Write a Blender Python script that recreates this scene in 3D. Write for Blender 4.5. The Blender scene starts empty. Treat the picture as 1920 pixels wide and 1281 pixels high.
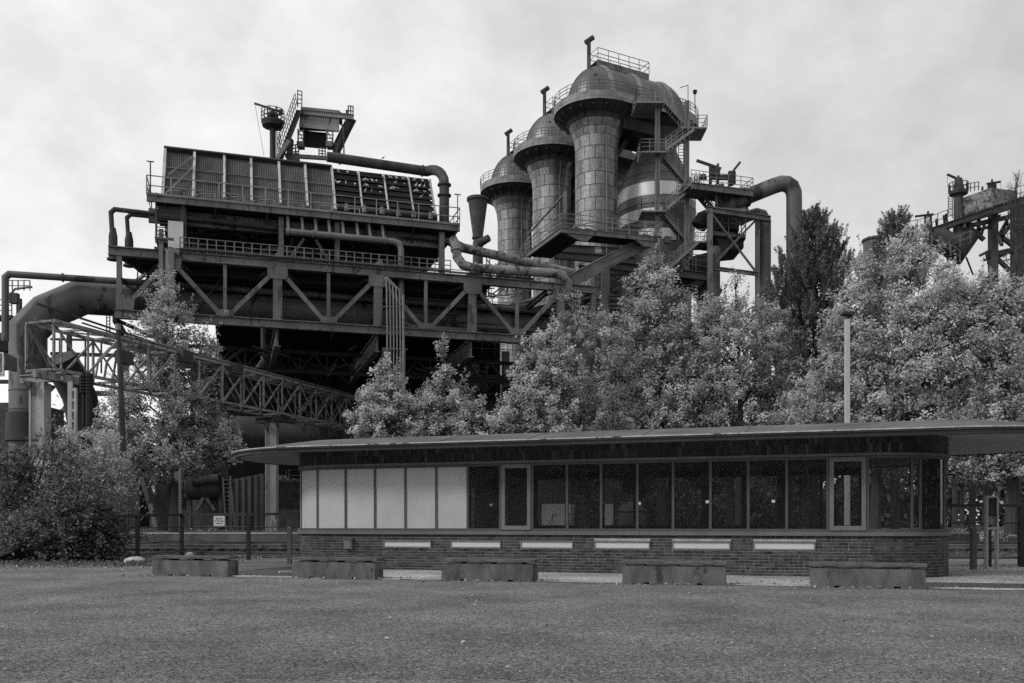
import bpy, math, random
import numpy as np
from mathutils import Vector, Matrix

# ------------------------------------------------------------------ camera, sky, sun, exposure
F, HZ, CXP, EYE = 1700.0, 983.0, 960.0, 1.4
scn = bpy.context.scene
cam = bpy.data.cameras.new('camera')
cam.sensor_width = 36.0
cam.lens = 36.0 * F / 1920.0
cam.shift_y = (HZ - 640.5) / 1920.0
cam.clip_start = 0.1
cam.clip_end = 3000
camo = bpy.data.objects.new('camera', cam)
camo.location = (0, 0, EYE)
camo.rotation_euler = (math.radians(90), 0, 0)
scn.collection.objects.link(camo)
scn.camera = camo

SUN_EL, SUN_AZ = math.radians(40), math.radians(243)      # azimuth clockwise from +Y: behind the camera and to its left
world = bpy.data.worlds.new('World')
scn.world = world
world.use_nodes = True
nt = world.node_tree
nt.nodes.clear()
N = nt.nodes.new
L = nt.links.new
wo = N('ShaderNodeOutputWorld'); bg = N('ShaderNodeBackground')
sky = N('ShaderNodeTexSky'); sky.sky_type = 'NISHITA'; sky.sun_disc = False
sky.sun_elevation = SUN_EL; sky.sun_rotation = SUN_AZ
bw = N('ShaderNodeRGBToBW'); L(sky.outputs[0], bw.inputs[0])
tc = N('ShaderNodeTexCoord')
mp = N('ShaderNodeMapping'); mp.inputs['Scale'].default_value = (1.0, 1.0, 1.35)
L(tc.outputs['Generated'], mp.inputs[0])
n1 = N('ShaderNodeTexNoise'); n1.inputs['Scale'].default_value = 3.0; n1.inputs['Detail'].default_value = 7; n1.inputs['Roughness'].default_value = 0.52
n2 = N('ShaderNodeTexNoise'); n2.inputs['Scale'].default_value = 11.0; n2.inputs['Detail'].default_value = 9; n2.inputs['Roughness'].default_value = 0.6
L(mp.outputs[0], n1.inputs['Vector']); L(mp.outputs[0], n2.inputs['Vector'])
r1 = N('ShaderNodeMapRange'); r1.inputs['From Min'].default_value = 0.33; r1.inputs['From Max'].default_value = 0.62
r1.inputs['To Min'].default_value = 6.7; r1.inputs['To Max'].default_value = 7.8; r1.interpolation_type = 'SMOOTHSTEP'
L(n1.outputs[0], r1.inputs['Value'])
r2 = N('ShaderNodeMapRange'); r2.inputs['From Min'].default_value = 0.35; r2.inputs['From Max'].default_value = 0.65
r2.inputs['To Min'].default_value = 0.90; r2.inputs['To Max'].default_value = 1.08
L(n2.outputs[0], r2.inputs['Value'])
mu = N('ShaderNodeMath'); mu.operation = 'MULTIPLY'; L(r1.outputs[0], mu.inputs[0]); L(r2.outputs[0], mu.inputs[1])
mx = N('ShaderNodeMix'); mx.data_type = 'FLOAT'; mx.inputs[0].default_value = 0.12
L(mu.outputs[0], mx.inputs[2]); L(bw.outputs[0], mx.inputs[3])
sx = N('ShaderNodeSeparateXYZ'); L(tc.outputs['Generated'], sx.inputs[0])      # cloud a little thinner toward the sun's side
gm = N('ShaderNodeMath'); gm.operation = 'MULTIPLY_ADD'; gm.inputs[1].default_value = -0.28; gm.inputs[2].default_value = 0.94; L(sx.outputs[0], gm.inputs[0])
gq = N('ShaderNodeMath'); gq.operation = 'MULTIPLY'; L(mx.outputs[0], gq.inputs[0]); L(gm.outputs[0], gq.inputs[1])
L(gq.outputs[0], bg.inputs[0]); bg.inputs[1].default_value = 0.125
L(bg.outputs[0], wo.inputs[0])

sl = bpy.data.lights.new('sun', 'SUN'); sl.energy = 1.5; sl.angle = math.radians(12); sl.color = (1, 1, 1)
so = bpy.data.objects.new('sun', sl); scn.collection.objects.link(so)
sd = Vector((math.sin(SUN_AZ) * math.cos(SUN_EL), math.cos(SUN_AZ) * math.cos(SUN_EL), math.sin(SUN_EL)))
so.rotation_euler = sd.to_track_quat('Z', 'Y').to_euler()
so.location = (0, -20, 60)
scn.view_settings.view_transform = 'Standard'
scn.view_settings.look = 'None'
scn.view_settings.exposure = 0.0
scn.view_settings.gamma = 1.0
scn.view_settings.use_curve_mapping = False
scn.cycles.max_bounces = 8
scn.cycles.transparent_max_bounces = 12
scn.cycles.use_denoising = False
scn.cycles.use_adaptive_sampling = False
scn.cycles.sample_clamp_indirect = 2.0
scn.cycles.diffuse_bounces = 3

rng = random.Random(7)
nrg = np.random.default_rng(11)
COL = scn.collection
PI = math.pi

# ------------------------------------------------------------------ helpers
def P(px, py, Y):
    return Vector(((px - CXP) / F * Y, Y, EYE + (HZ - py) / F * Y))

def gY(py, z=0.0):
    return (EYE - z) * F / (py - HZ)

class Frame:
    """a vertical reference plane: t along it, d behind it, z up"""
    def __init__(s, ox, oy, ang):
        s.o = (ox, oy); s.u = (math.cos(ang), math.sin(ang)); s.n = (-math.sin(ang), math.cos(ang)); s.ang = ang
    def W(s, t, d, z):
        return Vector((s.o[0] + s.u[0] * t + s.n[0] * d, s.o[1] + s.u[1] * t + s.n[1] * d, z))
    def t(s, px, d=0.0):
        k = (px - CXP) / F
        ox = s.o[0] + s.n[0] * d; oy = s.o[1] + s.n[1] * d
        return (k * oy - ox) / (s.u[0] - k * s.u[1])
    def p(s, px, py, d=0.0):
        t = s.t(px, d); v = s.W(t, d, 0)
        v.z = EYE + (HZ - py) / F * v.y
        return v
    def z(s, px, py, d=0.0):
        return s.p(px, py, d).z

class MB:
    """collects shapes into one mesh"""
    def __init__(s):
        s.v = []; s.f = []; s.r = []; s.marks = []
    def add(s, vs, fs, rnd=0.0):
        b = len(s.v); s.marks.append((b, len(s.f)))
        s.v.extend([tuple(x) for x in vs]); s.f.extend([tuple(i + b for i in q) for q in fs]); s.r.extend([rnd] * len(fs))
        return s
    def hexa(s, c, rnd=0.0):
        return s.add(c, [(3, 2, 1, 0), (4, 5, 6, 7), (0, 1, 5, 4), (1, 2, 6, 5), (2, 3, 7, 6), (3, 0, 4, 7)], rnd)
    def box(s, c, size, ang=0.0, rnd=0.0):
        hx, hy, hz = size[0] / 2, size[1] / 2, size[2] / 2
        ca, sa = math.cos(ang), math.sin(ang)
        pts = []
        for z in (-hz, hz):
            for x, y in ((-hx, -hy), (hx, -hy), (hx, hy), (-hx, hy)):
                pts.append((c[0] + x * ca - y * sa, c[1] + x * sa + y * ca, c[2] + z))
        return s.hexa(pts, rnd)
    def axes(s, a, b, up=None):
        a, b = Vector(a), Vector(b); d = (b - a).normalized()
        up = Vector(up) if up is not None else Vector((0, 0, 1))
        if abs(d.dot(up)) > 0.98: up = Vector((0, 1, 0)) if abs(d.y) < 0.9 else Vector((1, 0, 0))
        sd = d.cross(up).normalized(); u = sd.cross(d).normalized()
        return a, b, sd, u
    def bar(s, a, b, w, h=None, up=None, rnd=0.0):
        h = h or w
        a, b, sd, u = s.axes(a, b, up)
        o = [-sd * w / 2 - u * h / 2, sd * w / 2 - u * h / 2, sd * w / 2 + u * h / 2, -sd * w / 2 + u * h / 2]
        return s.hexa([a + x for x in o] + [b + x for x in o], rnd)
    def ibeam(s, a, b, w, h, t=0.06, up=None):
        a, b, sd, u = s.axes(a, b, up)
        s.bar(a + u * (h - t) / 2, b + u * (h - t) / 2, w, t, u)
        s.bar(a - u * (h - t) / 2, b - u * (h - t) / 2, w, t, u)
        s.bar(a, b, w * 0.3, h - 2 * t - 0.004, u)
        return s
    def tube(s, a, b, r, n=8, r2=None, caps=True):
        r2 = r if r2 is None else r2
        a, b, sd, u = s.axes(a, b)
        ring = [(math.cos(2 * PI * i / n), math.sin(2 * PI * i / n)) for i in range(n)]
        vs = [a + sd * c * r + u * q * r for c, q in ring] + [b + sd * c * r2 + u * q * r2 for c, q in ring]
        fs = [(i, (i + 1) % n, n + (i + 1) % n, n + i) for i in range(n)]
        if caps: fs += [tuple(range(n))[::-1], tuple(range(n, 2 * n))]
        return s.add(vs, fs)
    def poly(s, pts, r, n=8, caps=True):
        """a pipe through points, mitred at the bends; r a number or a list"""
        pts = [Vector(p) for p in pts]
        rs = r if isinstance(r, (list, tuple)) else [r] * len(pts)
        dirs = [(pts[i + 1] - pts[i]).normalized() for i in range(len(pts) - 1)]
        up = Vector((0, 0, 1)) if abs(dirs[0].z) < 0.9 else Vector((0, 1, 0))
        sd = dirs[0].cross(up).normalized(); vs = []
        for i, p in enumerate(pts):
            if i == 0: d = dirs[0]
            elif i == len(pts) - 1: d = dirs[-1]
            else:
                d = (dirs[i - 1] + dirs[i])
                d = d.normalized() if d.length > 1e-6 else dirs[i]
            sd = (sd - d * sd.dot(d)).normalized(); u = sd.cross(d).normalized()
            k = 1.0
            if 0 < i < len(pts) - 1: k = 1.0 / max(0.5, d.dot(dirs[i]))
            if 0 < i < len(pts) - 1:
                bend = (dirs[i] - dirs[i - 1])
                bend = bend - d * bend.dot(d)
            else: bend = Vector((0, 0, 0))
            for j in range(n):
                o = sd * math.cos(2 * PI * j / n) + u * math.sin(2 * PI * j / n)
                if bend.length > 1e-5:
                    bn = bend.normalized(); o = o + bn * (o.dot(bn)) * (k - 1)
                vs.append(p + o * rs[i])
        fs = []
        for i in range(len(pts) - 1):
            for j in range(n):
                fs.append((i * n + j, i * n + (j + 1) % n, (i + 1) * n + (j + 1) % n, (i + 1) * n + j))
        if caps: fs += [tuple(range(n))[::-1], tuple(range((len(pts) - 1) * n, len(pts) * n))]
        return s.add(vs, fs)
    def lathe(s, c, prof, n=24, a0=0.0, a1=2 * PI, caps=True):
        full = abs(a1 - a0 - 2 * PI) < 1e-6
        m = n if full else n + 1
        vs = []
        for r, z in prof:
            for i in range(m):
                a = a0 + (a1 - a0) * i / n
                vs.append((c[0] + r * math.cos(a), c[1] + r * math.sin(a), c[2] + z))
        fs = []
        for k in range(len(prof) - 1):
            for i in range(n):
                j = (i + 1) % m
                fs.append((k * m + i, k * m + j, (k + 1) * m + j, (k + 1) * m + i))
        if full and caps:
            fs += [tuple(range(m))[::-1], tuple(range((len(prof) - 1) * m, len(prof) * m))]
        return s.add(vs, fs)
    def prism(s, poly, off):
        """a flat polygon given thickness along off"""
        n = len(poly); off = Vector(off)
        vs = [Vector(p) for p in poly] + [Vector(p) + off for p in poly]
        fs = [tuple(range(n))[::-1], tuple(range(n, 2 * n))] + [(i, (i + 1) % n, n + (i + 1) % n, n + i) for i in range(n)]
        return s.add(vs, fs)
    def rail(s, pts, h=1.05, gap=1.5, rails=(0.55, 1.05), r=0.028, kick=0.0):
        pts = [Vector(p) for p in pts]
        for i in range(len(pts) - 1):
            a, b = pts[i], pts[i + 1]; m = max(1, round((b - a).length / gap))
            for k in range(m + 1):
                if k == m and i < len(pts) - 2: continue
                q = a.lerp(b, k / m); s.bar(q, q + Vector((0, 0, h)), r * 2, r * 2)
            for z in rails:
                s.bar(a + Vector((0, 0, z * h / 1.05)), b + Vector((0, 0, z * h / 1.05)), r * 1.7)
            if kick: s.bar(a + Vector((0, 0, kick / 2 + 0.01)), b + Vector((0, 0, kick / 2 + 0.01)), 0.02, kick)
        return s
    def each(s, name, mat, parent=None, smooth=False):
        """every shape added becomes a part of its own"""
        marks = s.marks + [(len(s.v), len(s.f))]
        for (v0, f0), (v1, f1) in zip(marks, marks[1:]):
            q = MB(); q.v = s.v[v0:v1]; q.f = [tuple(i - v0 for i in f) for f in s.f[f0:f1]]; q.r = s.r[f0:f1]; q.build(name, mat, parent, smooth)
    def build(s, name, mat, parent=None, smooth=False, bevel=0.0):
        me = bpy.data.meshes.new(name)
        o = parent
        off = Vector((0, 0, 0))
        while o is not None:
            off += o.location; o = o.parent
        me.from_pydata([(x - off.x, y - off.y, z - off.z) for x, y, z in s.v], [], s.f)
        at = me.attributes.new('rnd', 'FLOAT', 'FACE'); at.data.foreach_set('value', s.r)
        import bmesh
        bm = bmesh.new(); bm.from_mesh(me); bmesh.ops.recalc_face_normals(bm, faces=bm.faces); bm.to_mesh(me); bm.free()
        if smooth:
            me.polygons.foreach_set('use_smooth', [len(p.vertices) <= 4 for p in me.polygons])
            try: me.set_sharp_from_angle(angle=math.radians(35))
            except Exception: pass
        me.materials.append(mat); me.update()
        ob = bpy.data.objects.new(name, me); COL.objects.link(ob)
        if parent is not None: ob.parent = parent
        return ob

def tag(o, label=None, cat=None, group=None, kind=None):
    if label: o['label'] = label
    if cat: o['category'] = cat
    if group: o['group'] = group
    if kind: o['kind'] = kind
    return o

def thing(name, loc, label, cat, group=None):
    o = bpy.data.objects.new(name, None); o.location = loc; o.empty_display_size = 0.3
    COL.objects.link(o)
    return tag(o, label, cat, group)

def kids(o):
    return [c for c in bpy.data.objects if c.parent == o]

def copy_tree(o, parent=None, ch=None):
    c = o.copy(); COL.objects.link(c)
    if parent is not None: c.parent = parent
    for k in (CH.get(o, []) if CH else kids(o)): copy_tree(k, c)
    return c
CH = {}

def inst(src, parent, loc, rz=0.0, name=None):
    """one more piece sharing src's mesh; loc in the parent's space"""
    o = src.copy(); COL.objects.link(o); o.parent = parent; o.location = loc; o.rotation_euler = (0, 0, rz)
    return o

# ------------------------------------------------------------------ materials (a black and white photograph: greys only)
def g(v): return (v, v, v, 1.0)

def surf(name, base, var=0.35, scale=1.0, rough=0.75, metal=0.0, streak=1.0, bump=0.0, fine=12.0, patch=None, spec=0.3, pieces=0.0, rvar=0.0, world=False):
    """base grey with broad patches, fine grain, optional rust patches, per-piece variation"""
    m = bpy.data.materials.new(name); m.use_nodes = True
    t = m.node_tree; b = t.nodes['Principled BSDF']; N = t.nodes.new; L = t.links.new
    tc = N('ShaderNodeTexCoord'); mp = N('ShaderNodeMapping'); mp.inputs['Scale'].default_value = (1, 1, 1.0 / streak)
    src = N('ShaderNodeNewGeometry').outputs['Position'] if world or pieces else tc.outputs['Object']
    L(src, mp.inputs[0])
    a = N('ShaderNodeTexNoise'); a.inputs['Scale'].default_value = scale; a.inputs['Detail'].default_value = 6; a.inputs['Roughness'].default_value = 0.6
    c = N('ShaderNodeTexNoise'); c.inputs['Scale'].default_value = fine; c.inputs['Detail'].default_value = 4
    L(mp.outputs[0], a.inputs['Vector']); L(src, c.inputs['Vector'])
    ra = N('ShaderNodeMapRange'); ra.inputs['From Min'].default_value = 0.3; ra.inputs['From Max'].default_value = 0.7
    ra.inputs['To Min'].default_value = base * (1 - var); ra.inputs['To Max'].default_value = base * (1 + var)
    L(a.outputs[0], ra.inputs['Value'])
    rc = N('ShaderNodeMapRange'); rc.inputs['From Min'].default_value = 0.3; rc.inputs['From Max'].default_value = 0.7
    rc.inputs['To Min'].default_value = 1 - var * 0.5; rc.inputs['To Max'].default_value = 1 + var * 0.5
    L(c.outputs[0], rc.inputs['Value'])
    mu = N('ShaderNodeMath'); mu.operation = 'MULTIPLY'; L(ra.outputs[0], mu.inputs[0]); L(rc.outputs[0], mu.inputs[1])
    out = mu.outputs[0]
    if pieces:
        at = N('ShaderNodeAttribute'); at.attribute_name = 'rnd'
        oi = N('ShaderNodeObjectInfo')
        ad = N('ShaderNodeMath'); ad.operation = 'ADD'; L(at.outputs['Fac'], ad.inputs[0]); L(oi.outputs['Random'], ad.inputs[1])
        fr = N('ShaderNodeMath'); fr.operation = 'FRACT'; L(ad.outputs[0], fr.inputs[0])
        rp = N('ShaderNodeMapRange'); rp.inputs['To Min'].default_value = 1 - pieces; rp.inputs['To Max'].default_value = 1 + pieces
        L(fr.outputs[0], rp.inputs['Value'])
        m2 = N('ShaderNodeMath'); m2.operation = 'MULTIPLY'; L(out, m2.inputs[0]); L(rp.outputs[0], m2.inputs[1]); out = m2.outputs[0]
    if patch:
        pv, amt, psc = patch
        e = N('ShaderNodeTexNoise'); e.inputs['Scale'].default_value = psc; e.inputs['Detail'].default_value = 9; e.inputs['Roughness'].default_value = 0.68
        L(mp.outputs[0], e.inputs['Vector'])
        re = N('ShaderNodeMapRange'); re.inputs['From Min'].default_value = amt; re.inputs['From Max'].default_value = amt + 0.035
        L(e.outputs[0], re.inputs['Value'])
        mm = N('ShaderNodeMix'); mm.data_type = 'FLOAT'; L(re.outputs[0], mm.inputs[0]); L(out, mm.inputs[2]); mm.inputs[3].default_value = pv
        out = mm.outputs[0]
    cc = N('ShaderNodeCombineColor')
    for i in range(3): L(out, cc.inputs[i])
    L(cc.outputs[0], b.inputs['Base Color'])
    b.inputs['Roughness'].default_value = rough; b.inputs['Metallic'].default_value = metal
    b.inputs['Specular IOR Level'].default_value = spec
    if rvar:
        rr = N('ShaderNodeMapRange'); rr.inputs['From Min'].default_value = 0.3; rr.inputs['From Max'].default_value = 0.7
        rr.inputs['To Min'].default_value = max(0.05, rough - rvar); rr.inputs['To Max'].default_value = min(1, rough + rvar)
        L(a.outputs[0], rr.inputs['Value']); L(rr.outputs[0], b.inputs['Roughness'])
    if bump:
        bn = N('ShaderNodeBump'); bn.inputs['Strength'].default_value = bump; bn.inputs['Distance'].default_value = 0.02
        L(c.outputs[0], bn.inputs['Height']); L(bn.outputs[0], b.inputs['Normal'])
    return m

M = {}
M['steel'] = surf('painted_steel', 0.14, 0.4, 0.5, 0.6, 0.0, 3.0, patch=(0.055, 0.56, 1.8))
M['steel_lt'] = surf('galvanised_steel', 0.20, 0.35, 0.8, 0.5, 0.2, 2.0, patch=(0.07, 0.64, 1.5))
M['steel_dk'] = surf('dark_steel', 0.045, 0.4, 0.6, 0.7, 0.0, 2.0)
M['rust'] = surf('rusted_steel', 0.055, 0.5, 0.7, 0.8, 0.0, 2.0, patch=(0.12, 0.61, 1.4))
M['black'] = surf('sooty_steel', 0.024, 0.4, 0.5, 0.85)
M['near_black'] = surf('near_black_surface', 0.02, 0.4, 0.3, 0.95, spec=0.05)  # one even near-black tone for hall, louvres and hoist house opening
M['pipe'] = surf('gas_pipe_paint', 0.11, 0.35, 0.35, 0.5, 0.15, 2.5, patch=(0.04, 0.56, 0.45))
M['pipe_lt'] = surf('pale_pipe_paint', 0.17, 0.35, 0.35, 0.5, 0.1, 3.0)
M['pipe_rust'] = surf('peeling_pipe_paint', 0.22, 0.35, 0.8, 0.7, 0.0, 1.0, patch=(0.06, 0.515, 1.3))
M['clad'] = surf('stove_cladding', 0.22, 0.55, 0.6, 0.44, 0.55, 10.0, fine=4.0, pieces=0.18, rvar=0.12, world=True)
M['vessel'] = surf('vessel_steel', 0.12, 0.4, 0.2, 0.5, 0.4, 5.0, pieces=0.25, patch=(0.09, 0.62, 0.4))
M['vessel_bright'] = surf('bare_band_steel', 0.75, 0.12, 0.2, 0.4, 0.3, 4.0, patch=(0.3, 0.64, 0.7))
M['dome'] = surf('dome_sheet', 0.13, 0.45, 0.5, 0.42, 0.45, 4.0, pieces=0.2)
M['corr'] = surf('corrugated_sheet', 0.11, 0.45, 0.5, 0.6, 0.1, 5.0, pieces=0.25)
M['corr_lt'] = surf('pale_corrugated_sheet', 0.45, 0.3, 0.6, 0.6, 0.1, 4.0, patch=(0.1, 0.6, 1.5))
M['stair'] = surf('stair_paint', 0.18, 0.3, 0.8, 0.5, 0.2, 2.0, patch=(0.1, 0.62, 1.5))
M['apron'] = surf('apron_plank', 0.22, 0.4, 1.2, 0.6, 0.1, 1.0, patch=(0.08, 0.6, 1.5))
M['rib'] = surf('worn_white_rib', 0.45, 0.3, 1.5, 0.6, 0.0, 3.0, patch=(0.15, 0.57, 2.5))
M['white_chip'] = surf('chipped_white_paint', 0.42, 0.25, 1.0, 0.7, 0.0, 4.0, patch=(0.1, 0.58, 2.2))
M['lattice'] = surf('weathered_lattice_paint', 0.24, 0.35, 1.2, 0.7, 0.0, 1.0, patch=(0.07, 0.55, 2.5))
M['cabinet'] = surf('dark_box_paint', 0.05, 0.2, 1.0, 0.6)
M['rail_dk'] = surf('black_railing_paint', 0.032, 0.25, 1.0, 0.5)
M['post_gr'] = surf('grey_post_paint', 0.12, 0.25, 1.5, 0.6)
M['conc'] = surf('weathered_concrete', 0.125, 0.55, 2.6, 0.9, 0.0, 2.5, bump=0.4, fine=45, patch=(0.055, 0.60, 3.0), world=True)
M['conc_lt'] = surf('pale_concrete', 0.42, 0.2, 1.2, 0.9, 0.0, 1.0, bump=0.2, fine=40)
M['platwall'] = surf('platform_concrete', 0.13, 0.4, 0.7, 0.9, 0.0, 3.0, patch=(0.3, 0.66, 0.9))
M['timber'] = surf('grey_timber', 0.11, 0.4, 3.0, 0.85, 0.0, 1.0, bump=0.2, fine=50, pieces=0.2)
M['timber_dk'] = surf('dark_timber', 0.035, 0.3, 2.0, 0.8, pieces=0.2)
M['brick'] = surf('clinker_brick', 0.05, 0.3, 6.0, 0.65, 0.0, 1.0, bump=0.25, fine=70, pieces=0.55, spec=0.35)
M['soldier'] = surf('fascia_brick', 0.05, 0.25, 4.0, 0.7, 0.0, 1.0, bump=0.2, fine=60, pieces=0.45)
M['soldier_lt'] = surf('pale_fascia_brick', 0.13, 0.3, 4.0, 0.7)
M['mortar'] = surf('mortar', 0.44, 0.3, 4.0, 0.95, bump=0.3, fine=80)
M['frame'] = surf('window_frame_paint', 0.085, 0.15, 1.0, 0.5)
M['frame_lt'] = surf('pale_window_frame_paint', 0.17, 0.12, 1.0, 0.5)
M['sill'] = surf('sill_metal', 0.15, 0.2, 1.0, 0.5, 0.1)
M['white'] = surf('white_paint', 0.62, 0.08, 0.8, 0.5)
M['frost'] = surf('frosted_film', 0.47, 0.11, 0.35, 0.5, fine=0.7, spec=0.2)
M['vent'] = surf('opal_vent_pane', 0.62, 0.05, 1.0, 0.3)
M['soffit'] = surf('soffit_paint', 0.33, 0.1, 0.5, 0.7)
M['roofing'] = surf('roofing_felt', 0.11, 0.4, 0.7, 0.9, 0.0, 1.0, bump=0.3, fine=30)
M['trim'] = surf('drip_edge_metal', 0.5, 0.3, 3.0, 0.4, 0.3, patch=(.12, .57, 1.5))
M['eave'] = surf('eave_board', 0.075, 0.2, 1.0, 0.6)
M['room'] = surf('room_paint', 0.16, 0.15, 0.6, 0.8)
M['room_lt'] = surf('partition_paint', 0.45, 0.08, 0.6, 0.8)
M['bark'] = surf('bark', 0.06, 0.4, 3.0, 0.95, 0.0, 5.0, bump=0.4, fine=18)
M['stone'] = surf('pale_sack', 0.42, 0.2, 4.0, 0.9, bump=0.3, fine=25)
M['rubble'] = surf('brick_rubble_wall', 0.075, 0.5, 1.6, 0.95, 0.0, 1.0, bump=0.5, fine=6)
M['sign_w'] = surf('sign_white', 0.62, 0.05, 1.0, 0.4)
M['sign_k'] = surf('sign_black', 0.03, 0.1, 1.0, 0.5)
M['sign_g'] = surf('sign_grey', 0.10, 0.1, 1.0, 0.4)
M['lamp'] = surf('lamp_post_paint', 0.5, 0.12, 0.8, 0.5)
M['bird'] = surf('pigeon_feathers', 0.5, 0.4, 8.0, 0.8, pieces=0.6)

def ground_mat(name, base, streaks=0.26):
    m = bpy.data.materials.new(name); m.use_nodes = True
    t = m.node_tree; b = t.nodes['Principled BSDF']; N = t.nodes.new; L = t.links.new
    tc = N('ShaderNodeTexCoord')
    big = N('ShaderNodeTexNoise'); big.inputs['Scale'].default_value = 0.5; big.inputs['Detail'].default_value = 5
    mp = N('ShaderNodeMapping'); mp.inputs['Scale'].default_value = (0.8, 1.5, 1)
    st = N('ShaderNodeTexNoise'); st.inputs['Scale'].default_value = 4.5; st.inputs['Detail'].default_value = 7; st.inputs['Roughness'].default_value = 0.7
    gr = N('ShaderNodeTexNoise'); gr.inputs['Scale'].default_value = 25; gr.inputs['Detail'].default_value = 6; gr.inputs['Roughness'].default_value = 0.8
    vo = N('ShaderNodeTexVoronoi'); vo.inputs['Scale'].default_value = 34
    L(tc.outputs['Object'], big.inputs['Vector']); L(tc.outputs['Object'], mp.inputs[0]); L(mp.outputs[0], st.inputs['Vector'])
    L(tc.outputs['Object'], gr.inputs['Vector']); L(tc.outputs['Object'], vo.inputs['Vector'])
    def rng_(src, lo, hi, a=0.3, z=0.7):
        r = N('ShaderNodeMapRange'); r.inputs['From Min'].default_value = a; r.inputs['From Max'].default_value = z
        r.inputs['To Min'].default_value = lo; r.inputs['To Max'].default_value = hi; L(src, r.inputs['Value']); return r.outputs[0]
    def mul(a, c):
        q = N('ShaderNodeMath'); q.operation = 'MULTIPLY'; L(a, q.inputs[0]); L(c, q.inputs[1]); return q.outputs[0]
    bwv = N('ShaderNodeRGBToBW'); L(vo.outputs['Color'], bwv.inputs[0])
    v = mul(mul(mul(rng_(big.outputs[0], base * 0.7, base * 1.3), rng_(st.outputs[0], 1 - streaks, 1 + streaks)), rng_(gr.outputs[0], 0.2, 1.85)), rng_(bwv.outputs[0], 0.4, 1.7, 0.1, 0.9))
    cc = N('ShaderNodeCombineColor')
    for i in range(3): L(v, cc.inputs[i])
    L(cc.outputs[0], b.inputs['Base Color']); b.inputs['Roughness'].default_value = 0.95; b.inputs['Specular IOR Level'].default_value = 0.15
    bn = N('ShaderNodeBump'); bn.inputs['Strength'].default_value = 0.8; bn.inputs['Distance'].default_value = 0.02
    L(gr.outputs[0], bn.inputs['Height']); L(bn.outputs[0], b.inputs['Normal'])
    return m
M['gravel'] = ground_mat('gravel', 0.142)
M['ballast'] = ground_mat('ballast', 0.05)
M['asphalt'] = ground_mat('asphalt', 0.075, 0.12)
M['paving'] = ground_mat('pale_paving', 0.33, 0.3)
M['lawn'] = ground_mat('lawn', 0.085, 0.35)

def leaf_mat(name, base, spread, trans=0.35):
    m = bpy.data.materials.new(name); m.use_nodes = True
    t = m.node_tree; t.nodes.clear(); N = t.nodes.new; L = t.links.new
    o = N('ShaderNodeOutputMaterial'); at = N('ShaderNodeAttribute'); at.attribute_name = 'rnd'
    r = N('ShaderNodeMapRange'); r.inputs['To Min'].default_value = base * (1 - spread); r.inputs['To Max'].default_value = base * (1 + spread)
    L(at.outputs['Fac'], r.inputs['Value'])
    cc = N('ShaderNodeCombineColor')
    for i in range(3): L(r.outputs[0], cc.inputs[i])
    d = N('ShaderNodeBsdfPrincipled'); L(cc.outputs[0], d.inputs['Base Color']); d.inputs['Roughness'].default_value = 0.5; d.inputs['Specular IOR Level'].default_value = 0.3
    tr = N('ShaderNodeBsdfTranslucent'); L(cc.outputs[0], tr.inputs['Color'])
    mx = N('ShaderNodeMixShader'); mx.inputs[0].default_value = trans
    L(d.outputs[0], mx.inputs[1]); L(tr.outputs[0], mx.inputs[2]); L(mx.outputs[0], o.inputs[0])
    return m
M['leaf'] = leaf_mat('autumn_leaves', 0.45, 0.45)
M['leaf2'] = leaf_mat('pale_autumn_leaves', 0.51, 0.42)
M['leaf_dk'] = leaf_mat('dark_bush_leaves', 0.13, 0.75, 0.25)
M['needle'] = leaf_mat('pine_needles', 0.14, 0.5, 0.25)
M['litter'] = leaf_mat('fallen_leaves', 0.30, 0.6, 0.1)

def glass_mat(name, refl=1.0, tint=0.62):
    m = bpy.data.materials.new(name); m.use_nodes = True
    t = m.node_tree; t.nodes.clear(); N = t.nodes.new; L = t.links.new
    o = N('ShaderNodeOutputMaterial'); a = N('ShaderNodeBsdfTransparent'); a.inputs[0].default_value = g(tint)
    gl = N('ShaderNodeBsdfGlossy'); gl.inputs['Roughness'].default_value = 0.01; gl.inputs[0].default_value = g(0.9)
    fr = N('ShaderNodeFresnel'); fr.inputs[0].default_value = 1.5
    q = N('ShaderNodeMath'); q.operation = 'MULTIPLY'; q.inputs[1].default_value = refl; L(fr.outputs[0], q.inputs[0])
    mx = N('ShaderNodeMixShader'); L(q.outputs[0], mx.inputs[0]); L(a.outputs[0], mx.inputs[1]); L(gl.outputs[0], mx.inputs[2]); df = N('ShaderNodeBsdfDiffuse'); df.inputs[0].default_value = g(.45)      # diffuse veil, paints grey reflected haze into the panes
    md = N('ShaderNodeMixShader'); md.inputs[0].default_value = 0.025; L(mx.outputs[0], md.inputs[1]); L(df.outputs[0], md.inputs[2]); L(md.outputs[0], o.inputs[0])
    return m
M['glass'] = glass_mat('window_glass', 1.3, 0.84)
# ================================================================== GROUND
def sheet(name, pts, z, mat, kind='structure'):
    b = MB(); b.add([(x, y, z) for x, y in pts], [tuple(range(len(pts)))])
    return tag(b.build(name, mat), kind=kind)

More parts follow.
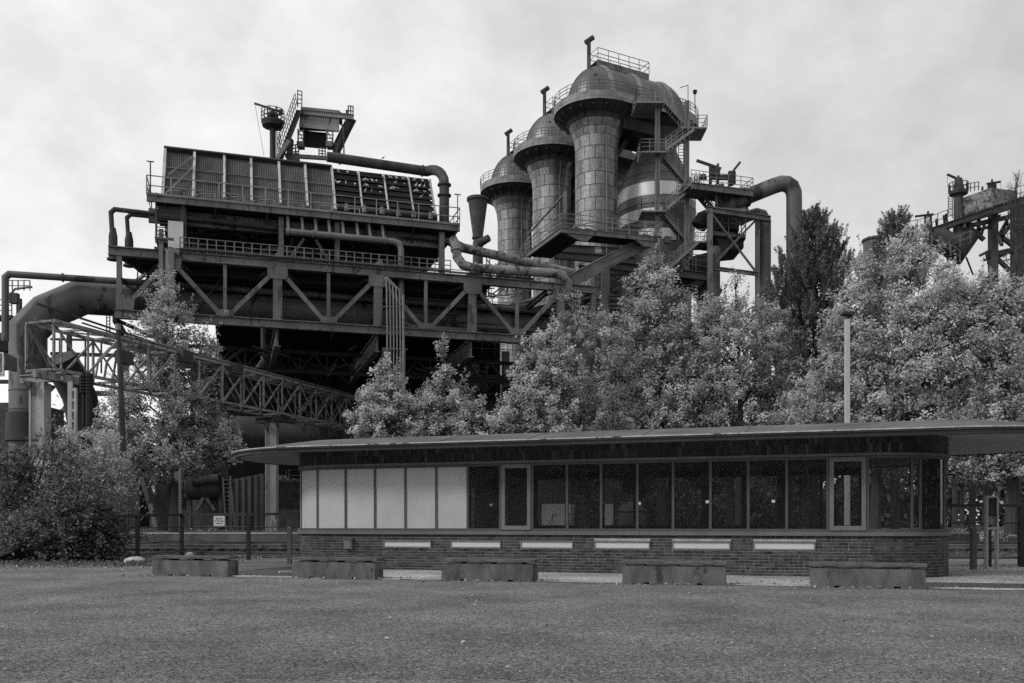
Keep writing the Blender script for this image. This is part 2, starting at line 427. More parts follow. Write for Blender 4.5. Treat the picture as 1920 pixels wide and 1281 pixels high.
sheet('ground', [(-400, -80), (400, -80), (400, 59.4), (-400, 59.4)], 0.0, M['gravel'])
sheet('track_bed', [(-400, 38.5), (400, 36.5), (400, 59.35), (-400, 59.35)], 0.02, M['ballast'])
PF = Frame(-3.92, 27.8, -math.radians(17.8))          # the pavilion's front wall
BF = Frame(-8.55, 24.3, -math.radians(16.0))          # the line of benches
def bl(t, d): v = BF.W(t, d, 0); return (v.x, v.y)
def pl(t, d): v = PF.W(t, d, 0); return (v.x, v.y)
sheet('pavement', [bl(6.0, .25), bl(40, .25), bl(40, 12.5), pl(20, 7.6), pl(-1.0, 7.6), pl(-1.6, -.6)], 0.012, M['paving'])
sheet('asphalt_path', [bl(-.4, .35), bl(5.95, .35), pl(-1.7, -.5), pl(-1.1, 7.5), pl(-3.0, 9.5), bl(1.0, 13.0), bl(-.4, 7.0)], 0.008, M['asphalt'])
def kerb(pts, w, z, h):
    b = MB()
    for i in range(len(pts) - 1):
        a, c = Vector((*pts[i], z + h / 2)), Vector((*pts[i + 1], z + h / 2)); b.bar(a, c, w, h)
    return tag(b.build('kerb', M['conc_lt']), kind='structure')
kerb([bl(-.4, .30), bl(1.6, .28), bl(5.9, .26)], 0.16, 0.0, 0.03)
kerb([bl(1.3, 2.2), bl(2.3, 3.2), bl(3.4, 5.4), pl(-4.4, 4.2)], 0.2, 0.0, 0.05)
sheet('asphalt_patch', [bl(18.2, .9), bl(30, .9), bl(30, 2.4), bl(17.6, 2.6)], 0.018, M['asphalt'])

# platform: retaining wall, pale edge coping, walking surface, rising lawn behind
b = MB(); b.box((0, 59.55, 0.37), (500, 0.3, 0.78)); tag(b.build('platform_wall', M['platwall']), kind='structure')
b = MB(); b.box((0, 59.62, 0.80), (500, 0.5, 0.085)); tag(b.build('platform_edge', M['conc_lt']), kind='structure')
sheet('platform', [(-400, 59.8), (400, 59.8), (400, 66), (-400, 66)], 0.825, M['asphalt'])
b = MB()
gx = [-900, -300, -120, -60, -20, 0, 20, 60, 120, 300, 900]; gy = [(65.9, .83), (75, .9), (95, 1.05), (130, 1.2), (200, 1.3), (600, 1.3), (2000, 1.3)]
b.add([(x * (1 if y < 500 else 3), y, z) for y, z in gy for x in gx], [(r * 11 + c, r * 11 + c + 1, r * 11 + c + 12, r * 11 + c + 11) for r in range(len(gy) - 1) for c in range(10)])
tag(b.build('lawn', M['lawn']), kind='structure')

# two tracks
for k, (yc, what) in enumerate(((47.0, 'rusty railway track nearer the pavilion, on dark ballast'), (54.0, 'rusty railway track along the foot of the platform wall'))):
    t_ = thing('railway_track', (0, yc, 0.02), what, 'railway track', 'tracks beside the platform')
    for dy in (-.75, .75):
        r = MB(); r.box((0, yc + dy, 0.33), (260, 0.075, 0.05)); r.box((0, yc + dy, 0.25), (260, 0.025, 0.12)); r.box((0, yc + dy, 0.18), (260, 0.14, 0.03))
        r.build('rail', M['steel'], t_)
    s_ = MB()
    for i in range(200): s_.box((-65 + i * .65, yc, 0.09), (0.26, 2.6, 0.15))
    tag(s_.build('sleepers', M['timber_dk'], t_), kind='stuff')

# ================================================================== PAVILION
pav = thing('station_pavilion', PF.W(6, 3, 0), 'long low brick and glass pavilion with rounded corners and a thin overhanging roof', 'pavilion')
T0, T1, R, DEP = -1.81, 14.0, 2.0, 6.0
segs = [('l', T1 - T0), ('a', R * PI / 2), ('l', DEP - 2 * R), ('a', R * PI / 2), ('l', T1 - T0), ('a', R * PI / 2), ('l', DEP - 2 * R), ('a', R * PI / 2)]
PER = sum(x[1] for x in segs)
def wp(s, off=0.0):
    """walk the wall: s metres from the start of the straight front going right; returns (t, d, heading angle in the frame)"""
    s = s % PER
    x, y, a = T0, 0.0, 0.0
    for k, l in segs:
        q = min(s, l)
        if k == 'l': nx, ny, na = x + math.cos(a) * q, y + math.sin(a) * q, a
        else:
            cx, cy = x - math.sin(a) * R, y + math.cos(a) * R; na = a + q / R
            nx, ny = cx + math.sin(na) * R, cy - math.cos(na) * R
        x, y, a = nx, ny, na; s -= q
        if s <= 1e-9: break
    return x + math.sin(a) * off, y - math.cos(a) * off, a
def WP(s, off, z):
    t, d, a = wp(s, off); return PF.W(t, d, z)
def band(mb, s0, s1, o0, o1, z0, z1, step=0.35, rnd=0.0):
    n = max(1, math.ceil((s1 - s0) / step)); closed = abs(s1 - s0 - PER) < 1e-6
    vs = []
    for i in range(n + 1):
        s = s0 + (s1 - s0) * i / n
        vs += [WP(s, o0, z0), WP(s, o1, z0), WP(s, o1, z1), WP(s, o0, z1)]
    fs = []
    for i in range(n):
        for j in range(4): fs.append((i * 4 + j, i * 4 + (j + 1) % 4, i * 4 + 4 + (j + 1) % 4, i * 4 + 4 + j))
    if not closed: fs += [(0, 1, 2, 3), tuple(n * 4 + x for x in (3, 2, 1, 0))]
    return mb.add(vs, fs, rnd)
ALL = (-R * PI / 2, PER - R * PI / 2)
Z_SILL, Z_HEAD, Z_TOP = 1.17, 3.20, 3.74
w = MB(); band(w, *ALL, -0.24, -0.014, 0.0, 1.09); wall = w.build('brick_wall', M['mortar'], pav)
# clinker bricks in an irregular bond: the largest in view one by one, the rest as one part
VENTS = [(719, 809, 1013, 1027), (845, 940, 1013, 1028), (976, 1075, 1013.5, 1029), (1114, 1219, 1014, 1030), (1260, 1370, 1014.5, 1031), (1412, 1529, 1015, 1032)]
vt = [(PF.t(a), PF.t(c), PF.z((a + c) / 2, e), PF.z((a + c) / 2, h)) for a, c, h, e in VENTS]
bricks = []
CH_ = 1.085 / 13
for row in range(13):
    s = -R * PI / 2 + rng.random() * .2; z = (row + .5) * CH_
    while s < (T1 - T0) + R * PI / 2 + 1.0:
        ln = 0.24 if rng.random() < .62 else 0.115
        t, d, a = wp(s + ln / 2); cut = [(s, s + ln)]
        if 0 < s < T1 - T0:
            for x0, x1, z0, z1 in vt:                        # stop short of the vents
                if z0 - .03 < z < z1 + .03:
                    n0, n1 = x0 - T0 - .006, x1 - T0 + .006
                    cut = [q for a0, a1 in cut for q in ((a0, min(a1, n0)), (max(a0, n1), a1)) if q[1] - q[0] > .02]
        for a0, a1 in cut:
            v = PF.W(*wp((a0 + a1) / 2)[:2], z); bricks.append((v.y, a0, a1 - a0, z))
        s += ln + 0.013
vis = lambda q: q[1] > 6.0 and q[1] < (T1 - T0) + 2.9
front = sorted([q for q in bricks if vis(q)], key=lambda q: q[0])[:300]
fs_ = set(id(q) for q in front)
rest = MB(); proto = {}
for q in bricks:
    _, s, ln, z = q
    dp = rng.uniform(-.002, .002)
    if id(q) in fs_:
        t, d, a = wp(s + ln / 2, -.03 + dp); c = PF.W(t, d, z)
        ln = round(ln, 3)
        if ln not in proto:
            o = MB().box(c, (ln, .06, CH_ - .018), PF.ang + a).build('brick', M['brick'], wall)
            # local mesh centred on the piece so that copies can share it
            me = o.data; off = Vector(c) - pav.location
            rot = Matrix.Rotation(-(PF.ang + a), 4, 'Z') @ Matrix.Translation(-off); me.transform(rot)
            o.location = off; o.rotation_euler = (0, 0, PF.ang + a); proto[ln] = o
        else: inst(proto[ln], wall, Vector(c) - pav.location, PF.ang + a)
    else: band(rest, s, s + ln, -.06, dp, z - CH_ / 2 + .009, z + CH_ / 2 - .009, .13, rng.random())
tag(rest.build('bricks', M['brick'], wall), kind='stuff')

w = MB(); band(w, *ALL, -0.20, 0.075, 1.095, 1.175); band(w, *ALL, -0.20, 0.05, 1.177, 1.20); w.build('sill', M['sill'], pav, True)
w = MB(); band(w, *ALL, -0.22, 0.055, Z_HEAD - .015, Z_HEAD + .055); w.build('head_ledge', M['sill'], pav, True)
w = MB(); band(w, *ALL, -0.30, -0.014, Z_HEAD + .057, Z_TOP + .02); fascia = w.build('fascia', M['mortar'], pav)
w = MB(); w2 = MB(); s = -R * PI / 2 - .5; zz = (Z_HEAD + .06, Z_HEAD + .31, Z_TOP)
while s < (T1 - T0) + R * PI / 2 + 1.0:
    for r_ in (0, 1):
        light = rng.random() < .07
        band(w2 if light else w, s, s + .068, -.06, rng.uniform(-.002, .003), zz[r_] + .004, zz[r_ + 1] - .004, .1, rng.random())
    s += .0755
tag(w.build('soldier_bricks', M['soldier'], fascia), kind='stuff'); tag(w2.build('pale_soldier_bricks', M['soldier_lt'], fascia), kind='stuff')
t = PF.t(686); b = MB(); b.box(PF.W(t, -.005, PF.z(686, 861)), (.16, .03, .16), PF.ang); b.build('air_vent', M['sign_k'], fascia)

# windows: mullion positions read along the wall
front_px = [648, 703, 760, 818, 877, 938, 998, 1063, 1127, 1195, 1262, 1332, 1403, 1475, 1552, 1627]
st = [PF.t(p) - T0 for p in front_px]
last = T1 - T0
marks = [-2.75, -1.62, -0.55] + st + [st[-1] + 1.12, last + 1.20, last + 2.25, last + 3.2]
ZB, ZT = 1.20, Z_HEAD - .016
tilt = {front_px.index(938) + 3, front_px.index(1552) + 3}
frosted = set(range(0, front_px.index(877) + 3))
for i in range(len(marks) - 1):
    s0, s1 = marks[i], marks[i + 1]
    wn = MB(); m = .035
    band(wn, s0, s0 + m, -.07, .012, ZB, ZT); band(wn, s1 - m, s1, -.07, .012, ZB, ZT)
    band(wn, s0 + m, s1 - m, -.06, .008, ZB, ZB + .075); band(wn, s0 + m, s1 - m, -.06, .008, ZT - .075, ZT)
    wo_ = wn.build('window', M['frame'], pav)
    if i in frosted: wo_['label'] = 'window with frosted pale pane'
    a, c = s0 + m, s1 - m; zb, zt = ZB + .075, ZT - .075
    if i in tilt:
        fr_ = MB(); q = .115
        band(fr_, a + .01, a + q, -.04, .035, zb - .04, zt + .04); band(fr_, c - q, c - .01, -.04, .035, zb - .04, zt + .04)
        band(fr_, a + q, c - q, -.04, .035, zb - .04, zb + .08); band(fr_, a + q, c - q, -.04, .035, zt - .07, zt + .04)
        for e in (.25, .75): band(fr_, a + (c - a) * e - .04, a + (c - a) * e + .04, .035, .06, zb - .05, zb - .02)
        fr_.build('sash', M['frame_lt'], wo_); a, c, zb, zt = a + q, c - q, zb + .08, zt - .07
    pn = MB(); band(pn, a, c, -.022, -.016, zb, zt, .2)
    pn.build('pane', M['frost'] if i in frosted else M['glass'], wo_)
# back glazing: upstand, dark mullions, panes
back0, back1 = (T1 - T0) + R * PI + 2.0, 2 * (T1 - T0) + R * PI + 2.0
w = MB(); nb = 13
band(w, back0, back1, -.22, -.1, 1.2, 1.36); band(w, back0, back1, -.22, -.1, 2.98, Z_HEAD - .016)
for i in range(nb + 1):
    s = back0 + (back1 - back0) * i / nb; wd = .16 if i in (2, 4, 9) else .055
    band(w, s - wd, s + wd, -.2, -.1, 1.36, 2.98)
w.build('rear_window_frame', M['rail_dk'], pav)
w = MB(); band(w, back0, back1, -.15, -.145, 1.36, 2.98, 2.0); w.build('rear_glazing', M['glass'], pav)
def capsule(r, z, n=20, t0=-2.5, t1=15.9, ry=None):
    pts = []
    for i in range(n + 1):
        a = PI / 2 + PI * i / n; pts.append(PF.W(t0 + r * math.cos(a), 3 - r * math.sin(a), z))
    for i in range(n + 1):
        a = -PI / 2 + PI * i / n; pts.append(PF.W(t1 + r * math.cos(a), 3 - r * math.sin(a), z))
    return pts
def loft(mb, rings, close_last=False):
    n = len(rings[0]); vs = [p for r in rings for p in r]
    fs = [(k * n + i, k * n + (i + 1) % n, (k + 1) * n + (i + 1) % n, (k + 1) * n + i) for k in range(len(rings) - 1) for i in range(n)]
    if close_last: fs.append(tuple(range((len(rings) - 1) * n, len(rings) * n)))
    return mb.add(vs, fs)
def in_cap(r, z): 
    return [WP(ALL[0] + PER * i / 96, r, z) for i in range(96)]
w = MB(); w.add(in_cap(-.25, 0.16), [tuple(range(96))]); w.build('floor', M['room'], pav)
w = MB(); w.add(in_cap(-.31, 3.22), [tuple(range(96))]); w.build('ceiling', M['room'], pav)
# roof: felt, drip edge, eave board, soffit
w = MB(); loft(w, [capsule(4.12, 3.752), capsule(3.9, 3.80), capsule(3.0, 3.97), capsule(1.8, 4.17), capsule(.6, 4.30), capsule(.1, 4.33)], True); roof = w.build('roof', M['roofing'], pav)
for sp in (2.2, 4.9, 8.1, 10.8, 13.0):        # felt laps
    w = MB()
    ring = [(3.95, 3.796), (3.0, 3.977), (1.8, 4.177), (.6, 4.307)]
    for j in range(3):
        a = PF.W(sp, 3 - ring[j][0], ring[j][1]); c = PF.W(sp, 3 - ring[j + 1][0], ring[j + 1][1]); w.bar(a, c, .05, .014)
    w.build('felt_lap', M['roofing'], roof)
w = MB(); loft(w, [capsule(4.115, 3.738), capsule(4.15, 3.738), capsule(4.15, 3.768), capsule(4.09, 3.776)]); w.build('drip_edge', M['trim'], roof)
w = MB(); loft(w, [capsule(4.125, 3.734), capsule(4.125, 3.70), capsule(4.06, 3.68), capsule(4.05, 3.60), capsule(3.9, 3.585)]); w.build('eave_board', M['eave'], roof)
w = MB(); loft(w, [capsule(4.0, 3.60), capsule(3.5, 3.66), capsule(2.6, 3.735), capsule(.2, 3.74)], True); w.build('soffit', M['soffit'], roof)
w = MB()
for px, r_ in ((1095, .13), (1507, .13)):
    tt = PF.t(px, 2.2); c = PF.W(tt, 2.2, 0); w = MB(); w.tube((c.x, c.y, .16), (c.x, c.y, 3.21), r_, 14); w.build('column', M['frame_lt'], pav, True)
tt = PF.t(905, 1.0); w = MB(); w.box(PF.W(tt - .4, 2.6, 1.7), (.1, 4.6, 3.0), PF.ang); w.box(PF.W(tt + .35, 3.4, 1.6), (.08, 2.2, 2.7), PF.ang); w.build('partition', M['room_lt'], pav)
tt = PF.t(905, .6); w = MB(); w.box(PF.W(tt - .28, .5, 1.75), (.10, .04, 1.5), PF.ang); w.build('white_batten', M['white'], pav)
for px, ln in ((1382, 1.5), (1500, 1.1)):
    tt = PF.t(px, 3); o = thing('storage_chest', PF.W(tt, 3, .16), ('longer' if px < 1400 else 'shorter') + ' dark chest on the pavilion floor, ' + ('left of the other' if px < 1400 else 'by the round column'), 'chest')
    w = MB(); w.box(PF.W(tt, 3, .70), (ln, .5, 1.05), PF.ang); w.build('body', M['cabinet'], o)
    w = MB(); w.box(PF.W(tt, 3, 1.25), (ln + .06, .56, .05), PF.ang); w.build('lid', M['sign_k'], o)
for px, py, nm in ((921, 947, 'first of the clear panes'), (1198.5, 944, 'middle of the glass front'), (1326, 941, 'glass right of the middle'), (1450, 940, 'glass before the long chest')):
    t = PF.t(px); c = PF.p(px, py); w = MB(); w.box(PF.W(t, -.005, c.z), (.085, .006, .075), PF.ang)
    o = w.build('notice', M['sign_w'] if px > 1000 else M['sill']); tag(o, 'tiny pale notice stuck on the pavilion window, on the ' + nm, 'notice', 'notices stuck on the glass')
# long low vents in the brick base
for i, (x0, x1, z0, z1) in enumerate(vt):
    v = MB(); e = .035
    cx, cz = (x0 + x1) / 2, (z0 + z1) / 2
    def vb(a, c, d0, d1, za, zb): v.hexa([PF.W(a, d0, za), PF.W(c, d0, za), PF.W(c, d1, za), PF.W(a, d1, za), PF.W(a, d0, zb), PF.W(c, d0, zb), PF.W(c, d1, zb), PF.W(a, d1, zb)])
    vb(x0, x1, -.03, .05, z0, z0 + e); vb(x0, x1, -.045, .05, z1 - e, z1); vb(x0, x0 + e, -.03, .05, z0 + e, z1 - e); vb(x1 - e, x1, -.03, .05, z0 + e, z1 - e)
    for q in (.25, .75): vb(x0 + (x1 - x0) * q - .05, x0 + (x1 - x0) * q + .05, -.05, -.03, z0 - .02, z0 + .015)
    fr_ = v.build('vent_window', M['frame_lt'], pav)
    v = MB(); vb(x0 + e, x1 - e, -.008, .03, z0 + e, z1 - e); v.build('pane', M['vent'], fr_)
a = PF.p(656, 1020.5)
v = MB(); v.box(PF.W(PF.t(656), -.075, a.z), (.27, .15, .30), PF.ang); v.box(PF.W(PF.t(656), -.08, a.z + .165), (.31, .19, .03), PF.ang); mb_ = v.build('meter_box', M['sill'], pav)
v = MB(); v.box(PF.W(PF.t(655), -.155, a.z - .01), (.2, .012, .24), PF.ang); v.build('door', M['frame_lt'], mb_)

# ================================================================== BENCHES
be = thing('concrete_bench', (0, 0, 0), 'x', 'bench', 'concrete benches in a row before the pavilion')
LB = 2.36
prof = [(-LB / 2, 0), (-LB / 4 - .09, 0), (-LB / 4 - .09, .045), (-LB / 4 + .05, .045), (-LB / 4 + .05, 0), (LB / 4 - .05, 0), (LB / 4 - .05, .045), (LB / 4 + .09, .045), (LB / 4 + .09, 0), (LB / 2, 0), (LB / 2, .395), (LB / 2 - .025, .42), (-LB / 2 + .025, .42), (-LB / 2, .395)]
b = MB(); b.prism([(x, 0, z) for x, z in prof], (0, .5, 0)); b.build('concrete_block', M['conc'], be)
for k in range(3):
    b = MB(); b.box((0, .0 + .1 + k * .165, .505), (LB + .06, .15, .065), 0, rng.random()); b.build('seat_plank', M['timber'], be)
for q in (-.78, 0, .78):
    b = MB(); b.box((q, .26, .446), (.22, .44, .05)); b.build('spacer', M['cabinet'], be)
labs = ['short concrete bench with a plank seat nearest the dark bush', 'concrete bench with a plank seat under the frosted windows, stained with pale runs', 'concrete bench with a plank seat in the middle of the row', 'concrete bench with a plank seat below the clear windows, fourth from the bush', 'largest looking concrete bench with a plank seat by the rounded right corner of the pavilion']
for i, (px, py) in enumerate(((355, 1080.5), (624, 1085.5), (912, 1090), (1262, 1096.5), (1626, 1103))):
    o = be if i == 0 else copy_tree(be)
    Y = gY(py); q = P(px, py, Y); o.location = (q.x, q.y, 0); o.rotation_euler = (0, 0, -math.radians(16.5 + rng.uniform(-.8, .8))); o['label'] = labs[i]

# ================================================================== RAILINGS, SIGNS, POSTS ON THE GROUND
def rail_fence(name, posts, label, top=None, w=.13):
    """posts: (px, base py, top py); thick posts, one heavy top rail, three thin rails"""
    pts = []
    for px, pb, ptop in posts:
        Y = gY(pb); a = P(px, pb, Y); c = P(px, ptop, Y); pts.append((a, c))
    o = thing(name, pts[len(pts) // 2][0], label, 'railing')
    for a, c in pts:
        b = MB(); b.box(((a.x), a.y, (a.z + c.z) / 2 - .05), (w, w, c.z - a.z - .1)); b.build('post', M['rail_dk'], o)
    for i in range(len(pts) - 1):
        (a, c), (a2, c2) = pts[i], pts[i + 1]
        b = MB(); b.bar(c - Vector((0, 0, .05)), c2 - Vector((0, 0, .05)), .13, .10); b.build('top_rail', M['rail_dk'], o)
        for e in (.30, .62, .86) if True else ():
            b = MB(); b.tube(c.lerp(a, e) + Vector((0, -.0, 0)), c2.lerp(a2, e), .024, 6); b.build('rail', M['rail_dk'], o)
    return pts
LP_ = rail_fence('railing', [(120, 1056, 972), (258, 1052, 964.5), (341, 1046, 963), (466, 1050, 962), (600, 1050, 961)], 'black railing with a heavy top bar between the bush and the pavilion')
rail_fence('railing', [(1762, 1063, 945), (1852, 1063, 945.5), (1915, 1063, 945.5), (1990, 1063, 946)], 'black railing with a heavy top bar beside the info stele', w=.17)
# white notice on the left railing
a = P(411, 977, 35.2); o = thing('notice_sign', (a.x, a.y, a.z), 'white notice board in German hung on the black railing', 'sign')
b = MB(); b.box((a.x, a.y, a.z), (.43, .02, .39)); b.build('board', M['sign_w'], o)
def text(body, loc, size, mat, parent, ang=0.0, align='CENTER', name='lettering'):
    c = bpy.data.curves.new(name, 'FONT'); c.body = body; c.size = size; c.align_x = align; c.align_y = 'CENTER'; c.extrude = .003
    t_ = bpy.data.objects.new(name, c); COL.objects.link(t_)
    dg = bpy.context.evaluated_depsgraph_get()
    me = bpy.data.meshes.new_from_object(t_.evaluated_get(dg)); bpy.data.objects.remove(t_)
    ob = bpy.data.objects.new(name, me); COL.objects.link(ob); ob.parent = parent
    base = Vector((0, 0, 0)); q = parent
    while q is not None: base += q.location; q = q.parent
    ob.location = Vector(loc) - base; ob.rotation_euler = (PI / 2, 0, ang); me.materials.clear(); me.materials.append(mat)
    return ob
for k, tx in enumerate(('Betreten', 'der Bahnanlage', 'verboten')): text(tx, (a.x, a.y - .012, a.z + .09 - k * .09), .072 if k != 1 else .062, M['sign_k'], o)
# info stele
Y = gY(1067.5)
sx0, sx1 = P(1851, 0, Y).x, P(1870.5, 0, Y).x; zt = P(0, 929.5, Y).z; zb = P(0, 989, Y).z
o = thing('info_stele', ((sx0 + sx1) / 2, Y, 0), 'tall narrow info stele with a black panel, small text and a photo, on two legs', 'info sign')
lw = .055
b = MB()
for x in (sx0, sx1): 
    q = MB(); q.box((x, Y + .06, zt / 2), (lw, .16, zt)); q.build('leg', M['lamp'], o)
b.box(((sx0 + sx1) / 2, Y + .06, zt - .035), (sx1 - sx0 - lw - .004, .15, .06)); b.box(((sx0 + sx1) / 2, Y + .06, zb - .03), (sx1 - sx0 - lw - .004, .15, .07)); b.each('crossbar', M['lamp'], o)
xc = (sx0 + sx1) / 2; pw = sx1 - sx0 - lw - .02
b = MB(); b.box((xc, Y + .03, (zt + zb) / 2 - .01), (pw, .03, zt - zb - .10)); pn = b.build('panel', M['sign_k'], o)
b = MB()
for k in range(9): b.box((xc - (.02 if k % 3 == 2 else 0), Y + .012, zb + .62 - k * .025), (pw * (.8 - (.1 if k % 4 == 3 else 0)), .004, .007))
b.box((xc - .06, Y + .012, zb + .72), (pw * .45, .004, .02)); b.box((xc, Y + .012, zt - .12), (.035, .004, .035)); tag(b.build('small_print', M['post_gr'], pn), kind='stuff')
b = MB(); b.box((xc, Y + .012, zb + .21), (pw * .92, .004, .26)); b.build('photo', surf('printed_photo', .22, .8, 9.0, .5, fine=24), pn)
# bollards
for px, pb, pt, lb in ((1825, 1068.5, 990, 'grey square bollard beside the info stele'), (543, 1058, 990, 'grey square bollard at the rounded left end of the pavilion')):
    Y = gY(pb); a = P(px, pb, Y); c = P(px, pt, Y); o = thing('bollard', a, lb, 'bollard')
    b = MB(); b.box((a.x, a.y, (c.z) / 2), (.15, .15, c.z)); b.build('shaft', M['post_gr'], o)
    b = MB(); b.hexa([(a.x - .08, a.y - .08, c.z), (a.x + .08, a.y - .08, c.z), (a.x + .08, a.y + .08, c.z), (a.x - .08, a.y + .08, c.z)] + [(a.x - .05, a.y - .05, c.z + .03), (a.x + .05, a.y - .05, c.z + .03), (a.x + .05, a.y + .05, c.z + .03), (a.x - .05, a.y + .05, c.z + .03)]); b.build('cap', M['steel_lt'], o)
# lamp post behind the pavilion
Y = 41.0; a = P(1588.5, 983, Y); zt = P(0, 599, Y).z
o = thing('lamp_post', (a.x, Y, 0), 'tall pale square lamp post rising behind the pavilion roof, black lamp on top', 'lamp post')
b = MB(); b.box((a.x, Y, zt / 2), (.19, .19, zt)); b.build('pole', M['lamp'], o)
b = MB(); b.box((a.x + .06, Y, zt + .12), (.09, .09, .24)); b.build('bracket', M['sign_k'], o)
b = MB(); b.hexa([(a.x - .24, Y - .2, zt + .22), (a.x + .26, Y - .2, zt + .16), (a.x + .26, Y + .3, zt + .16), (a.x - .24, Y + .3, zt + .22), (a.x - .2, Y - .18, zt + .34), (a.x + .3, Y - .18, zt + .27), (a.x + .3, Y + .28, zt + .27), (a.x - .2, Y + .28, zt + .34)]); b.build('lamp_head', M['sign_k'], o)
# post with round disc beside the left railing
Y = gY(1045) + .25; a = P(338, 983, Y); zt = P(0, 878, Y).z
o = thing('signal_post', (a.x, Y, 0), 'slim grey post with a round disc seen from behind, at the black railing', 'post')
b = MB(); b.tube((a.x, Y, 0), (a.x, Y, zt), .065, 10); b.build('pole', M['sill'], o, True)
b = MB(); c = P(335, 892, Y + .1); b.tube((c.x, Y + .09, c.z), (c.x, Y + .12, c.z), .2, 20); b.build('disc', M['post_gr'], o)
# sacks, lid, timber ramp
def blob(name, c, rx, ry, rz, mat, label, cat, seed):
    rr = random.Random(seed); b = MB(); n, m_ = 12, 7; vs = []
    for i in range(m_ + 1):
        ph = -PI / 2 + PI * i / m_
        for j in range(n):
            a = 2 * PI * j / n; k = 1 + rr.uniform(-.12, .12); vs.append((c[0] + rx * k * math.cos(a) * math.cos(ph) + rz * .3 * math.sin(ph), c[1] + ry * k * math.sin(a) * math.cos(ph), max(0.0, c[2] + rz * (k * math.sin(ph) + .55))))
    fs = [(i * n + j, i * n + (j + 1) % n, (i + 1) * n + (j + 1) % n, (i + 1) * n + j) for i in range(m_) for j in range(n)]
    b.add(vs, fs); return tag(b.build(name, mat, None, True), label, cat)
Y = gY(1058); a = P(252, 1058, Y); blob('boulder', (a.x, a.y, 0), .38, .24, .17, M['stone'], 'large pale stone lying at the edge of the bush', 'stone', 3)
Y = gY(1047); a = P(354, 1047, Y); blob('boulder', (a.x, a.y, 0), .2, .17, .16, M['stone'], 'small pale stone half hidden behind the first bench', 'stone', 5)
Y = gY(1044); a = P(376, 1044, Y); o = thing('standpipe', a, 'low round iron standpipe with a flat cap behind the first bench', 'standpipe')
b = MB(); b.tube(a, a + Vector((0, 0, .24)), .17, 14); b.build('drum', M['rust'], o, True)
b = MB(); b.tube(a + Vector((0, 0, .24)), a + Vector((0, 0, .29)), .22, 14); b.build('cap', M['steel_dk'], o, True)
Y0, Y1 = gY(1053), gY(1029.5); a = P(38, 1053, Y0); Y0 -= 2.2; o = thing('timber_ramp', (a.x - 1, Y0 + .5, 0), 'dark board ramp at the foot of the bush', 'ramp')
for k in range(5):
    e = k / 5; yy = Y0 + .3 + e * 1.5; zz_ = .08 + e * .55; x1 = a.x + e * .55
    b = MB(); b.hexa([(x1 - 3.2, yy, zz_), (x1, yy, zz_), (x1 + .1, yy + .27, zz_ + .1), (x1 - 3.2, yy + .27, zz_ + .1), (x1 - 3.2, yy, zz_ + .05), (x1, yy, zz_ + .05), (x1 + .1, yy + .27, zz_ + .15), (x1 - 3.2, yy + .27, zz_ + .15)], rng.random()); b.build('plank', M['timber_dk'], o)
b = MB(); b.hexa([(a.x - 3, Y0 + .35, 0), (a.x - .1, Y0 + .35, 0), (a.x + .4, Y0 + 1.8, 0), (a.x - 3, Y0 + 1.8, 0), (a.x - 3, Y0 + .35, .09), (a.x - .1, Y0 + .35, .09), (a.x + .4, Y0 + 1.8, .62), (a.x - 3, Y0 + 1.8, .62)]); b.build('frame', M['black'], o)
# ================================================================== TRUSS BRIDGE
TF = Frame(-24.1, 64.0, math.radians(17.06))
PN = 7.32; ZB_, ZT_ = 16.0, 20.35           # chord axes
tr = thing('truss_bridge', TF.W(14, 0, 16), 'long riveted steel truss girder bridge carrying the cooler deck', 'truss bridge')
tl, te = TF.t(215), TF.t(1115)
def W(t, d, z): return TF.W(t, d, z)
b = MB(); b.ibeam(W(tl - .4, 0, ZT_), W(te, 0, ZT_), .5, .62, .07); b.build('top_chord', M['steel'], tr)
b = MB(); b.ibeam(W(tl, 0, ZB_), W(te, 0, ZB_), .5, .62, .07); b.build('bottom_chord', M['steel'], tr)
def rivets(mb, t, z0, z1, d=-.33, sp=.32):
    z = z0
    while z < z1: 
        c = W(t, d, z); mb.box(c, (.05, .05, .05), TF.ang); z += sp
for k in range(5):                                     # posts at the upper nodes, with gussets
    t = k * PN
    if k:
        b = MB(); b.bar(W(t, 0, ZB_ + .31), W(t, 0, ZT_ - .31), .64, .44, TF.n + (0,)); b.build('post', M['steel'], tr)
    b = MB(); pz = ZT_ - .32
    b.prism([W(t - .72, -.27, pz), W(t + .72, -.27, pz), W(t + .72, -.27, pz - .5), W(t + .52, -.27, pz - .78), W(t + .33, -.27, pz - .8), W(t - .33, -.27, pz - .8), W(t - .52, -.27, pz - .78), W(t - .72, -.27, pz - .5)], Vector(TF.n + (0,)) * .06)
    gs = b.build('gusset', M['steel'], tr)
    rv = MB()
    for e in (-.6, -.3, 0, .3, .6):
        for zz_ in (.1, .35): rv.box(W(t + e, -.275, pz - zz_), (.05, .04, .05), TF.ang)
    tag(rv.build('rivets', M['steel'], gs), kind='stuff')
    if k: 
        rv = MB(); rivets(rv, t - .26, ZB_ + .5, ZT_ - 1.4, -.23); rivets(rv, t + .26, ZB_ + .5, ZT_ - 1.4, -.23); tag(rv.build('rivets', M['steel'], tr), kind='stuff')
